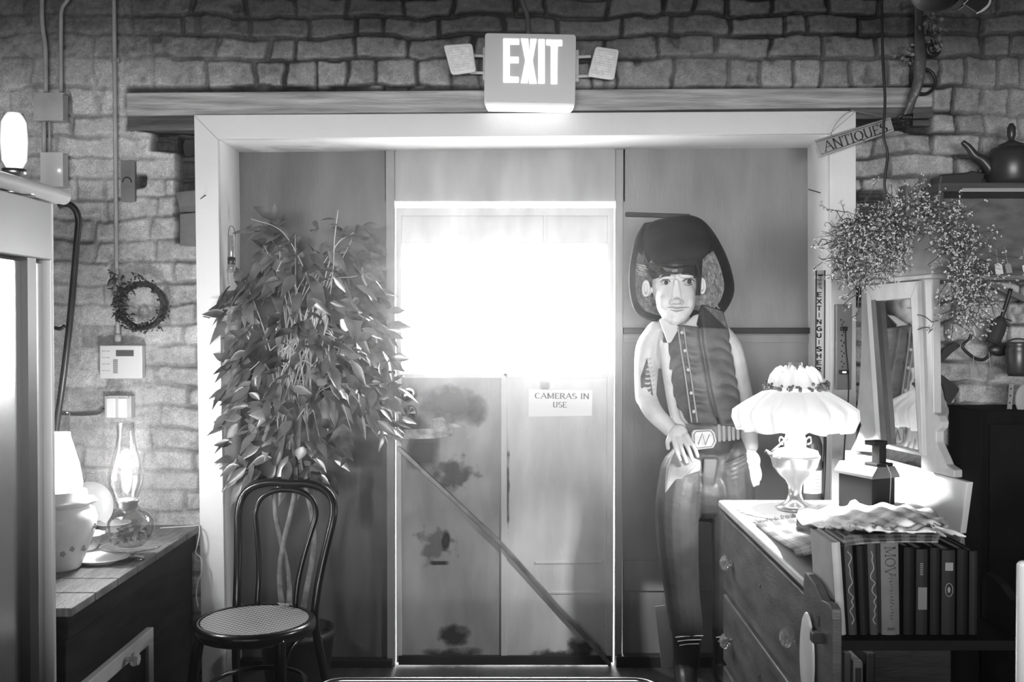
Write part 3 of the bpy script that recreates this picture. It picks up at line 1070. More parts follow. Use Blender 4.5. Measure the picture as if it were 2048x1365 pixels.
# ---- wreath
def twig_ring(name, cpx, cpy, rpx, d, label, n_tw, n_b, lumps):
    c = W(cpx, cpy, d)
    R = rpx * d / F
    t = thing(name, label, 'wreath', (c.x, d, c.z - R))
    r_ = random.Random(5)
    s = MB()
    for k in range(n_tw):
        ph = r_.uniform(0, 6.28)
        a0 = r_.uniform(0, 6.28)
        ln = r_.uniform(1.2, 4.2)
        pts = []
        for i in range(16):
            an = a0 + ln * i / 15
            rr = R * (1 + 0.10 * math.sin(3 * an + ph) + r_.uniform(-0.02, 0.02))
            pts.append((c.x + rr * math.cos(an), d + 0.012 * math.sin(5 * an + ph), c.z + rr * math.sin(an)))
        s.tube(pts, r_.uniform(0.0012, 0.0032), 5)
    s.build('twig_ring', M('wreath_twig', 0.035, 0.8, var=0.4), t)
    s = MB()
    for k in range(n_b):
        an = r_.uniform(0, 6.28)
        if r_.random() < 0.5:
            an = r_.gauss(3.4, 0.9)
        rr = R * r_.uniform(0.78, 1.3)
        p = Vector((c.x + rr * math.cos(an), d - r_.uniform(-0.005, 0.03), c.z + rr * math.sin(an)))
        s.ball(p, r_.uniform(0.003, 0.0065), 7, 5)
        if k % 2:
            s.tube([p, p + Vector((r_.uniform(-0.02, 0.02), 0.01, r_.uniform(-0.02, 0.02)))], 0.0008, 4)
    s.build('dried_berry', M('dried_berry_dark', 0.03, 0.5, var=0.4), t, smooth=True)
    s = MB()
    for px, py, q in lumps:
        p = W(px, py, d - 0.01)
        for k in range(16):
            dv = Vector((r_.gauss(0, 1), r_.gauss(0, 0.5), r_.gauss(0, 1))) * q * 0.5
            leaf_shape(s, p + dv, r_.uniform(0, 6.28), r_.uniform(-1, 1), r_.uniform(0.6, 1) * q, r_)
    s.build('dried_leaf', M('dried_leaf_dark', 0.05, 0.8, var=0.4), t)
    return t


def leaf_shape(mb, p, heading, pitch, ln, r_, wd=0.32, bend=0.35, axis=None):
    """a pointed leaf folded along its midrib; axis overrides heading and pitch"""
    if axis is None:
        axis = Vector((math.cos(heading) * math.cos(pitch), math.sin(heading) * math.cos(pitch), math.sin(pitch)))
    axis = Vector(axis).normalized()
    side = axis.cross(Vector((r_.uniform(-0.6, 0.6), r_.uniform(-1, -0.2), r_.uniform(-0.2, 1)))).normalized()
    nrm = side.cross(axis)
    prof = [(0, 0.05), (0.1, 0.42), (0.24, 0.82), (0.4, 1.0), (0.58, 0.88), (0.78, 0.48), (1.0, 0.0)]
    vs = []
    for t, w_ in prof:
        mid = p + axis * (t * ln) - Vector((0, 0, 1)) * (bend * ln * t * t) + nrm * 0.0
        vs += [mid + side * (w_ * wd * ln * 0.5) + nrm * 0.05 * ln * w_, mid, mid - side * (w_ * wd * ln * 0.5) + nrm * 0.05 * ln * w_]
    fs = []
    for i in range(6):
        b0, b1 = 3 * i, 3 * i + 3
        fs += [(b0, b0 + 1, b1 + 1, b1), (b0 + 1, b0 + 2, b1 + 2, b1 + 1)]
    mb.add(vs, fs)


twig_ring('twig_wreath', 284, 612, 44, 4.16, 'dark twig wreath with dried berries hanging on the brick wall beside the conduit', 90, 190,
          [(230, 556, 0.03), (228, 566, 0.025), (282, 558, 0.02), (245, 600, 0.03), (252, 575, 0.03), (262, 565, 0.03), (248, 625, 0.03), (255, 645, 0.025), (310, 650, 0.025), (330, 620, 0.02), (240, 588, 0.025)])
s = MB()
r_ = random.Random(2)
# ---- the cane hooked behind the tall cabinet
s = MB()
pts = [(118, 412), (128, 408), (142, 411), (153, 424), (157, 445), (154, 480), (149, 540), (140, 640), (131, 720), (122, 790), (112, 862), (100, 1000), (95, 1066)]
s.tube(spline([W(a, b, min(4.0, 3.9 + 0.0002 * (b - 400))) for a, b in pts], 6), [0.013] * 61 if False else 0.0125, 12)
cn = tag(s.build('walking_cane', M('dark_cane_wood', 0.03, 0.35, var=0.3), smooth=True), 'dark crook-handled walking cane leaning against the bricks', 'cane')
s = MB()
s.tube(spline([W(108, 656, 3.93), W(120, 658, 3.93), W(130, 652, 3.93)], 4), 0.007, 8)
s.build('hanging_peg', m_blackp, cn, smooth=True)

# ---- hanging glass tube on the left reveal
gt = thing('hanging_bud_vase', 'slim clear glass bud vase hanging by a wire on the left casing', 'vase', W(463, 545, 4.13))
c = W(463, 545, 4.13)
s = MB()
k = 4.13 / F
s.lathe([(0.004, 0.0), (9.5 * k, 1 * k), (8 * k, 10 * k), (7 * k, 22 * k), (7 * k, 72 * k), (7.6 * k, 73 * k)], (c.x, 4.13, c.z), 18, cap=False)
s.build('glass_tube', M('smoky_glass', 0.18, 0.1, spec=0.8), gt, smooth=True, solid=0.001)
s = MB()
s.lathe([(0.0, 0.0), (7.8 * k, 0), (7.8 * k, 18 * k), (0, 18 * k)], (c.x, 4.13, c.z + 12 * k), 18)
s.build('dark_filling', M('vase_dark', 0.04, 0.4), gt, smooth=True)
s = MB()
s.tube(spline([W(456, 473, 4.13), W(458, 458, 4.13), W(462, 452, 4.135), W(468, 458, 4.13), W(471, 473, 4.13)], 6), 0.0012, 6)
s.build('wire_loop', m_dark, gt)
for a, b, lb_ in (((400, 399), (410, 391), 'upper small bent nail driven into the white left casing'), ((405, 633), (418, 636), 'lower small bent nail in the left casing, level with the wreath')):
    s = MB()
    s.tube([W(a[0], a[1], 4.188), W(b[0], b[1], 4.172)], 0.0018, 6)
    s.ball(W(b[0], b[1], 4.170), 0.003, 8, 6)
    tag(s.build('nail', m_dark), lb_, 'nail')
s = MB()
s.tube([W(1617, 379, 4.18), W(1641, 386, 4.16)], 0.0022, 6)
tag(s.build('nail', m_dark), 'single long nail sticking out of the right reveal', 'nail')

# ================================================================ sideboard on the left
SBX, SBZ = -1.262, 0.688
sb = thing('sideboard', 'dark old sideboard with slatted plank top under the oil lamps', 'sideboard', (-1.55, 3.57, 0))
m_dw = M('dark_stained_wood', 0.013, 0.8, spec=0.1, var=0.45, scale=5, stretch=(1, 1, 6), bump=0.15)
m_plank = M('worn_plank_top', 0.13, 0.5, var=0.5, scale=7, stretch=(8, 1.2, 1), bump=0.4)
SY0, SY1 = 2.95, 4.19
s = MB()
n = 7
for k in range(n):      # planks run across the depth of the top
    y0 = SY0 + (SY1 - SY0) * k / n
    y1 = SY0 + (SY1 - SY0) * (k + 1) / n - 0.006
    s.span((-1.84, y0, SBZ - 0.026), (SBX, y1, SBZ))
s.build('plank_top', m_plank, sb, bevel=0.003)
s = MB()
s.span((-1.82, SY0 + 0.03, 0.06), (SBX - 0.03, SY1 - 0.02, SBZ - 0.028))
s.span((SBX - 0.035, SY0 + 0.02, SBZ - 0.10), (SBX - 0.018, SY1 - 0.012, SBZ - 0.028))
s.build('carcass', m_dw, sb, bevel=0.004)
for y in (SY0 + 0.05, SY1 - 0.06):
    for x in (-1.79, SBX - 0.06):
        MB().span((x - 0.025, y - 0.025, 0), (x + 0.025, y + 0.025, 0.07)).build('leg', m_dw, sb, bevel=0.004)
# the low door seen at a slant, with pale frame, dark panel and a glass knob
m_pfr = M('pale_door_frame', 0.42, 0.55, var=0.12, scale=6)
for y0, y1 in ((2.99, 3.63),):
    s = MB()
    z0, z1, xf = 0.10, 0.435, SBX - 0.008
    xf = SBX + 0.0
    s.span((xf - 0.025, y0, z1 - 0.05), (xf, y1, z1)).span((xf - 0.025, y0, z0), (xf, y1, z0 + 0.05))
    s.span((xf - 0.025, y0, z0 + 0.05), (xf, y0 + 0.05, z1 - 0.05)).span((xf - 0.025, y1 - 0.05, z0 + 0.05), (xf, y1, z1 - 0.05))
    d_ = s.build('cabinet_door', m_pfr, sb, bevel=0.003)
    MB().span((xf - 0.02, y0 + 0.05, z0 + 0.05), (xf - 0.012, y1 - 0.05, z1 - 0.05)).build('panel', M('dark_door_panel', 0.012, 0.6, spec=0.2), d_)
    s = MB()
    yk = 3.36
    s.lathe([(0.008, 0.0), (0.009, 0.016), (0.02, 0.022), (0.024, 0.032), (0.018, 0.045), (0.0, 0.05)], seg=8,
            mat=Matrix.Translation((xf, yk, z1 - 0.028)) @ Matrix.Rotation(PI / 2, 4, 'Y'))
    s.build('glass_knob', M('clear_knob_glass', 0.75, 0.12, trans=0.6), d_)


def on_top(px, py, z=SBZ):
    """point of the sideboard top seen at this pixel"""
    d = 3.5
    for _ in range(30):
        w = W(px, py, d)
        d *= (CZ - z) / max(CZ - w.z, 1e-4)
    return W(px, py, d)


m_milk = M('milk_glass', 0.8, 0.25, spec=0.6)
m_chim = glass_thin('chimney_glass', 0.35, 0.93)
m_china = M('white_china', 0.82, 0.25, spec=0.6, var=0.08, scale=14)
m_clear = glass_thin('clear_bowl_glass', 0.3, 0.9)
m_flame = glow('lit_mantle', 8)
m_litglobe = glow('lit_lamp_globe', 3.2)


# plain oil lamp with clear bulbous chimney and lit mantle, standing on the potpourri bowl's far side
def oil_lamp(loc, sc, label, font, lit, chimney_h=0.32, cat='lamp'):
    t = thing('oil_lamp', label, cat, loc)
    x, y, z = loc
    s = MB()
    s.lathe([(0.0, 0), (0.062, 0.0), (0.064, 0.008), (0.03, 0.02), (0.018, 0.04), (0.02, 0.055)] + font, loc, 36, cap=False)
    s.build('lamp_base', m_milk, t, smooth=True)
    fz = font[-1][1]
    s = MB()
    s.lathe([(0.022, fz), (0.028, fz + 0.006), (0.026, fz + 0.02), (0.033, fz + 0.03), (0.033, fz + 0.036), (0.012, fz + 0.042), (0, fz + 0.042)], loc, 24, cap=False)
    b_ = s.build('burner', M('brass', 0.5, 0.3, metal=1.0), t, smooth=True)
    s = MB()
    s.tube([(x + 0.02, y, z + fz + 0.02), (x + 0.05, y - 0.01, z + fz + 0.02)], 0.003, 6).ball((x + 0.054, y - 0.01, z + fz + 0.02), (0.003, 0.009, 0.009), 10, 6)
    s.build('wick_knob', MATS['brass'], b_, smooth=True)
    z0 = fz + 0.035
    s = MB()
    H = chimney_h
    s.lathe([(0.030, z0), (0.036, z0 + 0.02), (0.052, z0 + H * 0.22), (0.054, z0 + H * 0.32), (0.043, z0 + H * 0.5), (0.032, z0 + H * 0.66), (0.027, z0 + H * 0.82), (0.027, z0 + H), (0.029, z0 + H + 0.002)], loc, 32, cap=False)
    s.build('chimney', m_chim, t, smooth=True)
    if lit:
        s = MB()
        s.ball((x, y, z + z0 + H * 0.30), (0.020, 0.020, 0.06), 14, 10)
        s.build('flame_bulb', m_flame, t, smooth=True)
    return t


B = Vector((W(262, 1070, 3.56).x, 3.56, SBZ))
L1 = thing('oil_lamp', 'clear glass oil lamp full of potpourri, shining brightly in front of the switch', 'lamp', tuple(B))
s = MB()
s.lathe([(0.0, 0.048), (0.04, 0.05), (0.066, 0.072), (0.078, 0.108), (0.075, 0.138), (0.058, 0.165), (0.036, 0.175), (0.03, 0.182)], B, 36, cap=False)
s.build('glass_font', m_clear, L1, smooth=True)
s = MB()
r_ = random.Random(9)
for k in range(70):
    an, q = r_.uniform(0, 6.28), math.sqrt(r_.random()) * 0.058
    p = B + Vector((q * math.cos(an), q * math.sin(an), 0.07 + r_.random() * 0.055 * (1 - q * 6)))
    leaf_shape(s, p, r_.uniform(0, 6.28), r_.uniform(-0.4, 0.9), r_.uniform(0.018, 0.034), r_, wd=0.6)
s.build('potpourri', M('dried_petals', 0.05, 0.8, g2=0.3, scale=30), L1)
tag(L1.children[-1], kind='stuff')
s = MB()
s.lathe([(0.0, 0.0), (0.045, 0.0), (0.04, 0.008), (0.014, 0.014), (0.016, 0.03), (0.06, 0.036), (0.10, 0.045), (0.104, 0.05), (0.098, 0.049), (0.0, 0.04)], B, 40, cap=False)
s.build('glass_dish', m_clear, L1, smooth=True)
s = MB()
s.lathe([(0.03, 0.178), (0.036, 0.186), (0.034, 0.196), (0.04, 0.204), (0.04, 0.21), (0.02, 0.214), (0, 0.214)], B + Vector((-0.012, 0, 0)), 24, cap=False)
s.build('burner', M('brass', 0.5, 0.3, metal=1.0), L1, smooth=True)
s = MB()
s.lathe([(0.036, 0.205), (0.042, 0.222), (0.057, 0.262), (0.06, 0.292), (0.049, 0.34), (0.036, 0.385), (0.029, 0.43), (0.029, 0.475), (0.031, 0.477)], B + Vector((-0.016, 0, 0)), 32, cap=False)
s.build('chimney', m_chim, L1, smooth=True)
s = MB()
s.ball(B + Vector((-0.014, 0, 0.29)), (0.016, 0.016, 0.06), 14, 10)
s.build('flame_bulb', m_flame, L1, smooth=True)
L2 = thing('hurricane_lamp', 'white milk glass lamp with flower painting and tall clear chimney, half behind the cabinet edge', 'lamp', (W(120, 1110, 3.42).x, 3.42, SBZ))
l2 = Vector(L2.location)
s = MB()
s.lathe([(0.0, 0), (0.055, 0.0), (0.065, 0.01), (0.085, 0.06), (0.108, 0.12), (0.118, 0.17), (0.108, 0.20), (0.085, 0.212)], l2, 40, cap=False)
fb = s.build('painted_font', m_china, L2, smooth=True)
s = MB()
r_ = random.Random(4)
for k in range(7):
    s = MB()
    an, zz = r_.uniform(-1.9, 0.2), r_.uniform(0.05, 0.17)
    rr = 0.078 + (zz - 0.04) * 0.3
    for j in range(5):
        a2 = 2 * PI * j / 5
        c = l2 + Vector(((rr + 0.004) * math.cos(an), (rr + 0.004) * math.sin(an), zz)) + Vector((0.006 * math.cos(a2), 0, 0.006 * math.sin(a2)))
        s.ball(c, 0.0045, 6, 5)
    s.build('painted_flower', M('flower_grey', 0.35, 0.5), fb)
s = MB()
s.lathe([(0.085, 0.212), (0.10, 0.216), (0.115, 0.225), (0.113, 0.232), (0.088, 0.235), (0.085, 0.262), (0.0, 0.262)], l2, 40, lambda r, z, a, i: (r * (1 + (0.05 * math.sin(9 * a) if i in (2, 3) else 0)), z), cap=False)
s.build('collar', m_milk, L2, smooth=True)
s = MB()
s.lathe([(0.07, 0.262), (0.072, 0.29), (0.062, 0.35), (0.048, 0.40), (0.036, 0.44), (0.034, 0.455)], l2, 32, cap=False)
s.build('frosted_globe', glow('lit_frosted_globe', 5.0), L2, smooth=True)
s = MB()
s.lathe([(0.034, 0.44), (0.034, 0.52), (0.036, 0.523)], l2, 32, cap=False)
s.build('chimney', m_chim, L2, smooth=True)

def dish(name, px, py, r, hgt, label, cat='plate', m=m_china, wave=0.0, group=None, z=SBZ):
    c = on_top(px, py, z)
    s = MB()
    prof = [(0.0, 0.004), (r * 0.45, 0.004), (r * 0.55, 0.0), (r * 0.6, 0.0), (r * 0.62, 0.006), (r * 0.92, hgt), (r, hgt + 0.001), (r * 0.99, hgt + 0.004), (r * 0.62, 0.011), (0.0, 0.009)]
    s.lathe(prof, c, 40, (lambda q, zz, a, i: (q * (1 + wave * math.sin(12 * a) * (q / r) ** 3), zz)) if wave else None, cap=False)
    return tag(s.build(name, m, smooth=True), label, cat, group)


dish('china_plate', 202, 1124, 0.093, 0.014, 'white flowered plate lying at the front edge of the plank top')
dish('china_bowl', 166, 1100, 0.075, 0.055, 'small white china bowl beside the painted lamp', 'bowl', wave=0.05)
dish('china_saucer', 226, 1062, 0.07, 0.03, 'white shallow dish behind the flowered plate, left of the potpourri', 'dish')
c = on_top(212, 1045)
s = MB()
s.lathe([(0.0, 0.012), (0.06, 0.01), (0.095, 0.0), (0.1, 0.0), (0.1, 0.003), (0.06, 0.016), (0.0, 0.018)], seg=36, cap=False,
        mat=Matrix.Translation((c.x - 0.02, 4.12, SBZ + 0.085)) @ Matrix.Rotation(math.radians(78), 4, 'X'))
tag(s.build('leaning_plate', m_china, smooth=True), 'white plate propped upright against the bricks behind the lamps', 'plate')
# white cord over the corner of the top
s = MB()
pp = [(320, 1047, 4.1, 0), (350, 1046, 4.12, 0), (385, 1045, 4.14, 0), (398, 1052, 4.13, 0), (398, 1075, 4.1, 0), (391, 1100, 4.1, 0), (390, 1108, 4.1, 0), (402, 1118, 4.1, 0), (404, 1140, 4.1, 0), (396, 1165, 4.1, 0), (390, 1190, 4.1, 0), (396, 1215, 4.1, 0)]
P = [W(a, b, d) for a, b, d, _ in pp]
for i in range(3):
    P[i].z = SBZ + 0.004
for q in P[3:]:
    q.x = max(q.x, SBX + 0.006)
s.tube(spline(P, 6), 0.0024, 8)
tag(s.build('lamp_cord', M('white_cord', 0.55, 0.5), smooth=True), 'thin pale cord trailing over the far corner of the plank top', 'cord')

# ================================================================ tall glass-fronted cabinet at the left edge
CX = -1.275
cb = thing('display_cabinet', 'tall pale cabinet with reflecting glass doors at the left edge of the picture', 'cabinet', (-1.5, 2.2, 0))
m_cab = M('cabinet_paint', 0.24, 0.4, var=0.12, scale=3)
m_cabw = M('cabinet_edge_white', 0.5, 0.4)
CY0, CY1, CT = 1.5, 2.88, 1.838
s = MB()
s.span((-1.75, CY0, 0.0), (CX - 0.05, CY1, CT))
s.span((CX - 0.05, CY0, CT - 0.16), (CX, CY1, CT))
s.span((CX - 0.05, CY0, 0), (CX, CY1, 0.12))
s.build('carcass', m_cab, cb, bevel=0.004)
MB().span((CX - 0.05, CY1 - 0.014, 0.12), (CX + 0.001, CY1 + 0.003, CT)).build('corner_post', m_cabw, cb, bevel=0.004)
s = MB()
s.tube([(CX + 0.008, CY0 - 0.05, CT + 0.022), (CX + 0.008, CY1 + 0.05, CT + 0.022)], 0.021, 16)
s.tube([(-1.76, CY1 + 0.03, CT + 0.022), (CX + 0.008, CY1 + 0.03, CT + 0.022)], 0.021, 16)
s.build('top_rail', m_cabw, cb, smooth=True)
m_mir = M('reflecting_glass', 0.6, 0.24, metal=1.0)
for k, (y0, y1) in enumerate(((2.785, 2.866), (2.0, 2.735), (1.5, 1.95))):
    MB().span((CX - 0.03, y0, 0.13), (CX - 0.024, y1, CT - 0.17)).build('glass_panel', m_mir, cb)
for y0, y1 in ((2.735, 2.785), (1.95, 2.0)):
    MB().span((CX - 0.045, y0, 0.12), (CX - 0.004, y1, CT - 0.16)).build('dark_mullion', m_blackp, cb)

# frosted lamp on top of the cabinet
fl = thing('frosted_lamp', 'blurred frosted lamp glowing at the far left above the cabinet', 'lamp', (-1.42, 2.72, CT))
f0 = Vector(fl.location)
s = MB()
s.lathe([(0.0, 0), (0.05, 0), (0.05, 0.012), (0.014, 0.02), (0.012, 0.05), (0.03, 0.055), (0.03, 0.07), (0, 0.07)], f0, 24, cap=False)
s.build('lamp_foot', M('brass', 0.5), fl, smooth=True)
s = MB()
c = W(28, 285, 2.72)
fl.location = (c.x, 2.72, CT)
f0 = Vector(fl.location)
ROOT[fl.name] = tuple(f0)

s.lathe([(0.02, 0.07), (0.032, 0.09), (0.036, 0.14), (0.034, 0.19), (0.024, 0.215), (0.0, 0.22)], f0, 24, cap=False)
gm = glow('frosted_globe_glow', 3.5)
_t = gm.node_tree
_l = _t.nodes.new('ShaderNodeLayerWeight')
_l.inputs[0].default_value = 0.5
_p = _t.nodes.new('ShaderNodeMapRange')
_p.inputs[1].default_value = 0.0
_p.inputs[2].default_value = 0.7
_p.inputs[3].default_value = 1.5
_p.inputs[4].default_value = 0.0
_t.links.new(_l.outputs['Facing'], _p.inputs[0])
_t.links.new(_p.outputs[0], _t.nodes['Principled BSDF'].inputs['Emission Strength'])
_t.nodes['Principled BSDF'].inputs['Base Color'].default_value = (0.3, 0.3, 0.3, 1)
s.build('lamp_globe', gm, fl, smooth=True)

# ================================================================ bentwood chair
ch = thing('bentwood_chair', 'black bentwood chair with woven cane seat in front of the leafy tree', 'chair', (-0.905, 3.63, 0), rz=math.radians(-12), local=True)
m_bent = M('black_lacquered_bentwood', 0.008, 0.24, spec=0.4, var=0.3)
SH = 0.462
s = MB()
s.lathe([(0.185, SH - 0.012), (0.186, SH), (0.205, SH + 0.001), (0.212, SH - 0.012), (0.210, SH - 0.035), (0.200, SH - 0.045), (0.188, SH - 0.045), (0.185, SH - 0.012)], (0, 0, 0), 56, cap=False)
s.build('seat_ring', m_bent, ch, smooth=True)
m_cane = bpy.data.materials.new('woven_cane')
m_cane.use_nodes = True
nt = m_cane.node_tree
bs = nt.nodes['Principled BSDF']
tc = nt.nodes.new('ShaderNodeTexCoord')
sep = nt.nodes.new('ShaderNodeSeparateXYZ')
nt.links.new(tc.outputs['Object'], sep.inputs[0])


def mth(op, a, b=None):
    n_ = nt.nodes.new('ShaderNodeMath')
    n_.operation = op
    for i, q in enumerate((a, b)):
        if q is None:
            continue
        if isinstance(q, (int, float)):
            n_.inputs[i].default_value = q
        else:
            nt.links.new(q, n_.inputs[i])
    return n_.outputs[0]


kf = 2 * PI / 0.0135
u = mth('ADD', mth('MULTIPLY', sep.outputs[0], 0.9), mth('MULTIPLY', sep.outputs[1], -0.42))
v = mth('ADD', mth('MULTIPLY', sep.outputs[0], 0.42), mth('MULTIPLY', sep.outputs[1], 0.9))
su = mth('SINE', mth('MULTIPLY', u, kf))
sv = mth('SINE', mth('MULTIPLY', v, kf * 0.8))
hl = mth('GREATER_THAN', mth('MULTIPLY', mth('ADD', su, 1.0), mth('ADD', sv, 1.0)), 1.15)
mx = nt.nodes.new('ShaderNodeMix')
mx.data_type = 'RGBA'
nt.links.new(hl, mx.inputs[0])
mx.inputs[6].default_value = (0.34, 0.34, 0.34, 1)
mx.inputs[7].default_value = (0.02, 0.02, 0.02, 1)
nt.links.new(mx.outputs[2], bs.inputs['Base Color'])
bs.inputs['Roughness'].default_value = 0.45
s = MB()
s.lathe([(0.0, SH - 0.004), (0.08, SH - 0.004), (0.15, SH - 0.003), (0.187, SH - 0.001)], (0, 0, 0), 48, cap=False)
s.build('cane_seat', m_cane, ch, smooth=True)
s = MB()
r_ = random.Random(3)
for k in range(9):
    a = Vector((0.03 + r_.uniform(-0.02, 0.02), 0.17, SH))
    s.tube(spline([a, a + Vector((r_.uniform(-0.02, 0.02), r_.uniform(-0.01, 0.01), 0.012)), a + Vector((r_.uniform(-0.03, 0.03), 0, 0.006))], 4), 0.0013, 5)
s.build('frayed_strand', M('cane_strand', 0.4, 0.6), ch)
# back hoop and rear legs are one bent rod
bk = [(-0.155, 0.165, SH - 0.05), (-0.158, 0.178, 0.52), (-0.168, 0.205, 0.62), (-0.183, 0.235, 0.72), (-0.192, 0.255, 0.79), (-0.182, 0.27, 0.845), (-0.145, 0.278, 0.882), (-0.08, 0.284, 0.90), (0, 0.286, 0.898)]
full = bk + [(-x, y, z) for x, y, z in bk[:-1]][::-1]
s = MB()
s.tube(spline([(-0.19, 0.25, 0.0), (-0.175, 0.2, 0.22)] + full + [(0.175, 0.2, 0.22), (0.19, 0.25, 0.0)], 6), 0.0155, 14)
s.build('back_hoop', m_bent, ch, smooth=True)
bi = [(-0.075, 0.172, SH), (-0.078, 0.19, 0.55), (-0.09, 0.215, 0.64), (-0.11, 0.24, 0.73), (-0.122, 0.256, 0.79), (-0.105, 0.267, 0.84), (-0.06, 0.275, 0.868), (0, 0.278, 0.876)]
fi = bi + [(-x, y, z) for x, y, z in bi[:-1]][::-1]
s = MB()
s.tube(spline(fi, 6), 0.0105, 12)
s.build('inner_hoop', m_bent, ch, smooth=True)
for sx in (-1, 1):
    s = MB()
    s.tube(spline([(sx * 0.15, -0.12, SH - 0.02), (sx * 0.158, -0.135, 0.34), (sx * 0.17, -0.155, 0.16), (sx * 0.185, -0.185, 0.0)], 5), [0.019] * 16, 12)
    s.build('leg', m_bent, ch, smooth=True)
s = MB()
s.tube([(0.165 * math.cos(a), 0.165 * math.sin(a) + 0.02, 0.23) for a in [2 * PI * k / 40 for k in range(40)]], 0.0095, 10, closed=True)
s.build('leg_ring', m_bent, ch, smooth=True)
for sx in (-1, 1):
    s = MB()
    s.tube(spline([(sx * 0.19, 0.02, SH - 0.04), (sx * 0.165, -0.07, 0.39), (sx * 0.155, -0.125, 0.30)], 5), 0.008, 8)
    s.build('corner_brace', m_bent, ch, smooth=True)

# ================================================================ artificial ficus behind the chair
TX = W(590, 1100, 4.2).x
tr = thing('ficus_tree', 'tall bushy ficus with thin twisted trunks standing inside the left of the recess', 'potted tree', (TX, 4.24, 0))
r_ = random.Random(21)
m_bark = M('pale_bark', 0.22, 0.7, var=0.5, scale=20, bump=0.5)
tops = []
for px, dx, sd in ((590, 0.0, 1), (606, 0.02, 2), (556, -0.02, 3)):
    pts = []
    for i in range(12):
        z = 0.18 + i * 0.105
        pyx = px + 26 * math.sin(i * 0.85 + sd * 2.1) * 0.45 + (12 - i) * (-2 if sd == 1 else 1)
        pts.append(Vector((W(pyx, 1000, 4.24).x, 4.24 + 0.02 * math.cos(i + sd), z)))
    MB().tube(spline(pts, 5), [0.013 - 0.006 * k / 56 for k in range(56)], 8).build('trunk', m_bark, tr, smooth=True)
    tops.append(pts[-1])
# leaf masses, from the outline of the crown
outline = [(425, 500, 530), (445, 490, 740), (500, 480, 740), (560, 450, 755), (620, 452, 775), (680, 462, 780), (740, 458, 790), (800, 446, 800), (850, 446, 795), (900, 450, 710), (950, 470, 650), (975, 480, 520)]
s = MB()
br = MB()
nl = 0


def xr(py):
    for (y0, a0, b0), (y1, a1, b1) in zip(outline[:-1], outline[1:]):
        if y0 <= py <= y1:
            t = (py - y0) / (y1 - y0)
            return a0 + (a1 - a0) * t, b0 + (b1 - b0) * t
    return outline[-1][1:]


core = Vector((W(610, 700, 4.22).x, 4.22, W(610, 640, 4.22).z))
while nl < 760:
    py = 430 + 540 * r_.random() ** 0.9
    a, b = xr(py)
    px = a + (b - a) * r_.random()
    dens = 1.0
    if py < 500:
        dens = 0.30 if not (500 < px < 600) else 0.6
    if py < 560 and (px < 505):
        dens = 0.15
    if py > 860:
        dens = 0.55 if px < 640 else 0.32
    if 640 < px < 735 and 800 < py < 860:
        dens *= 0.4
    if r_.random() > dens:
        continue
    cx = (px - (a + b) / 2) / ((b - a) / 2)
    half = 0.22 * math.sqrt(max(0.05, 1 - cx * cx))
    d = 4.2 + r_.uniform(-half, half * 0.9)
    if px < 500:
        d = min(d, 4.14)
    d = min(d, 4.42)
    p = W(px, py, d)
    out = (p - core)
    out.z = 0
    if out.length > 1e-3:
        out.normalize()
    ax = Vector((out.x * 0.8 + r_.gauss(0, 0.5), out.y * 0.5 + r_.gauss(0, 0.4), r_.uniform(-1.3, 0.5)))
    if py < 520:
        ax.z = r_.uniform(-0.6, 0.8)
    leaf_shape(s, p, 0, 0, r_.uniform(0.055, 0.105), r_, wd=r_.uniform(0.36, 0.52), bend=r_.uniform(0.0, 0.6), axis=ax)
    nl += 1
s.build('foliage', M('ficus_leaf', 0.03, 0.26, g2=0.19, scale=9, spec=0.6), tr, smooth=True)
tag(tr.children[-1], kind='stuff')
s = MB()
r_ = random.Random(8)
for k in range(64):
    py = r_.uniform(450, 900)
    a, b = xr(py)
    px = a + (b - a) * r_.uniform(0.12, 0.9)
    e = W(px, py, 4.12 + r_.uniform(0, 0.2) if px > 500 else 4.13)
    t0 = tops[k % 3] + Vector((0, 0, r_.uniform(-0.35, 0.05)))
    mid = (t0 + e) / 2 + Vector((r_.uniform(-0.03, 0.03), r_.uniform(-0.03, 0.02), r_.uniform(0.04, 0.16)))
    s.tube(spline([t0, mid, e], 6), [0.004 - 0.0027 * i / 12 for i in range(13)], 5)
s.tube(spline([W(640, 720, 4.1), W(664, 560, 4.1), W(669, 480, 4.1), W(676, 420, 4.1)], 6), 0.002, 5)
s.tube(spline([W(640, 620, 4.1), W(600, 520, 4.1), W(560, 460, 4.1), W(502, 438, 4.1)], 6), 0.002, 5)
s.build('branch', M('thin_branch', 0.4, 0.6, var=0.3), tr, smooth=True)
s = MB()
pot = (TX, 4.24, 0)
s.lathe([(0.0, 0.0), (0.12, 0.0), (0.125, 0.01), (0.15, 0.22), (0.158, 0.225), (0.158, 0.25), (0.145, 0.25), (0.14, 0.22), (0, 0.215)], pot, 36, cap=False)
s.build('plant_pot', M('dark_pot', 0.015, 0.5), tr, smooth=True)

# ---- the little table edge at the very bottom, with its rim catching the light
te = thing('low_table', 'low table with rounded pale rim just showing at the bottom edge', 'table', (-0.04, 1.85, 0))
d0 = 2.2
za = W(0, 1356, d0).z
xa, xb = W(648, 1357, d0).x, W(1306, 1357, d0).x


def rrect(x0, y0, x1, y1, z, r, n=8):
    pts = []
    for cx, cy, a0 in ((x1 - r, y1 - r, 0), (x0 + r, y1 - r, 90), (x0 + r, y0 + r, 180), (x1 - r, y0 + r, 270)):
        for k in range(n + 1):
            a = math.radians(a0 + 90 * k / n)
            pts.append((cx + r * math.cos(a), cy + r * math.sin(a), z))
    return pts


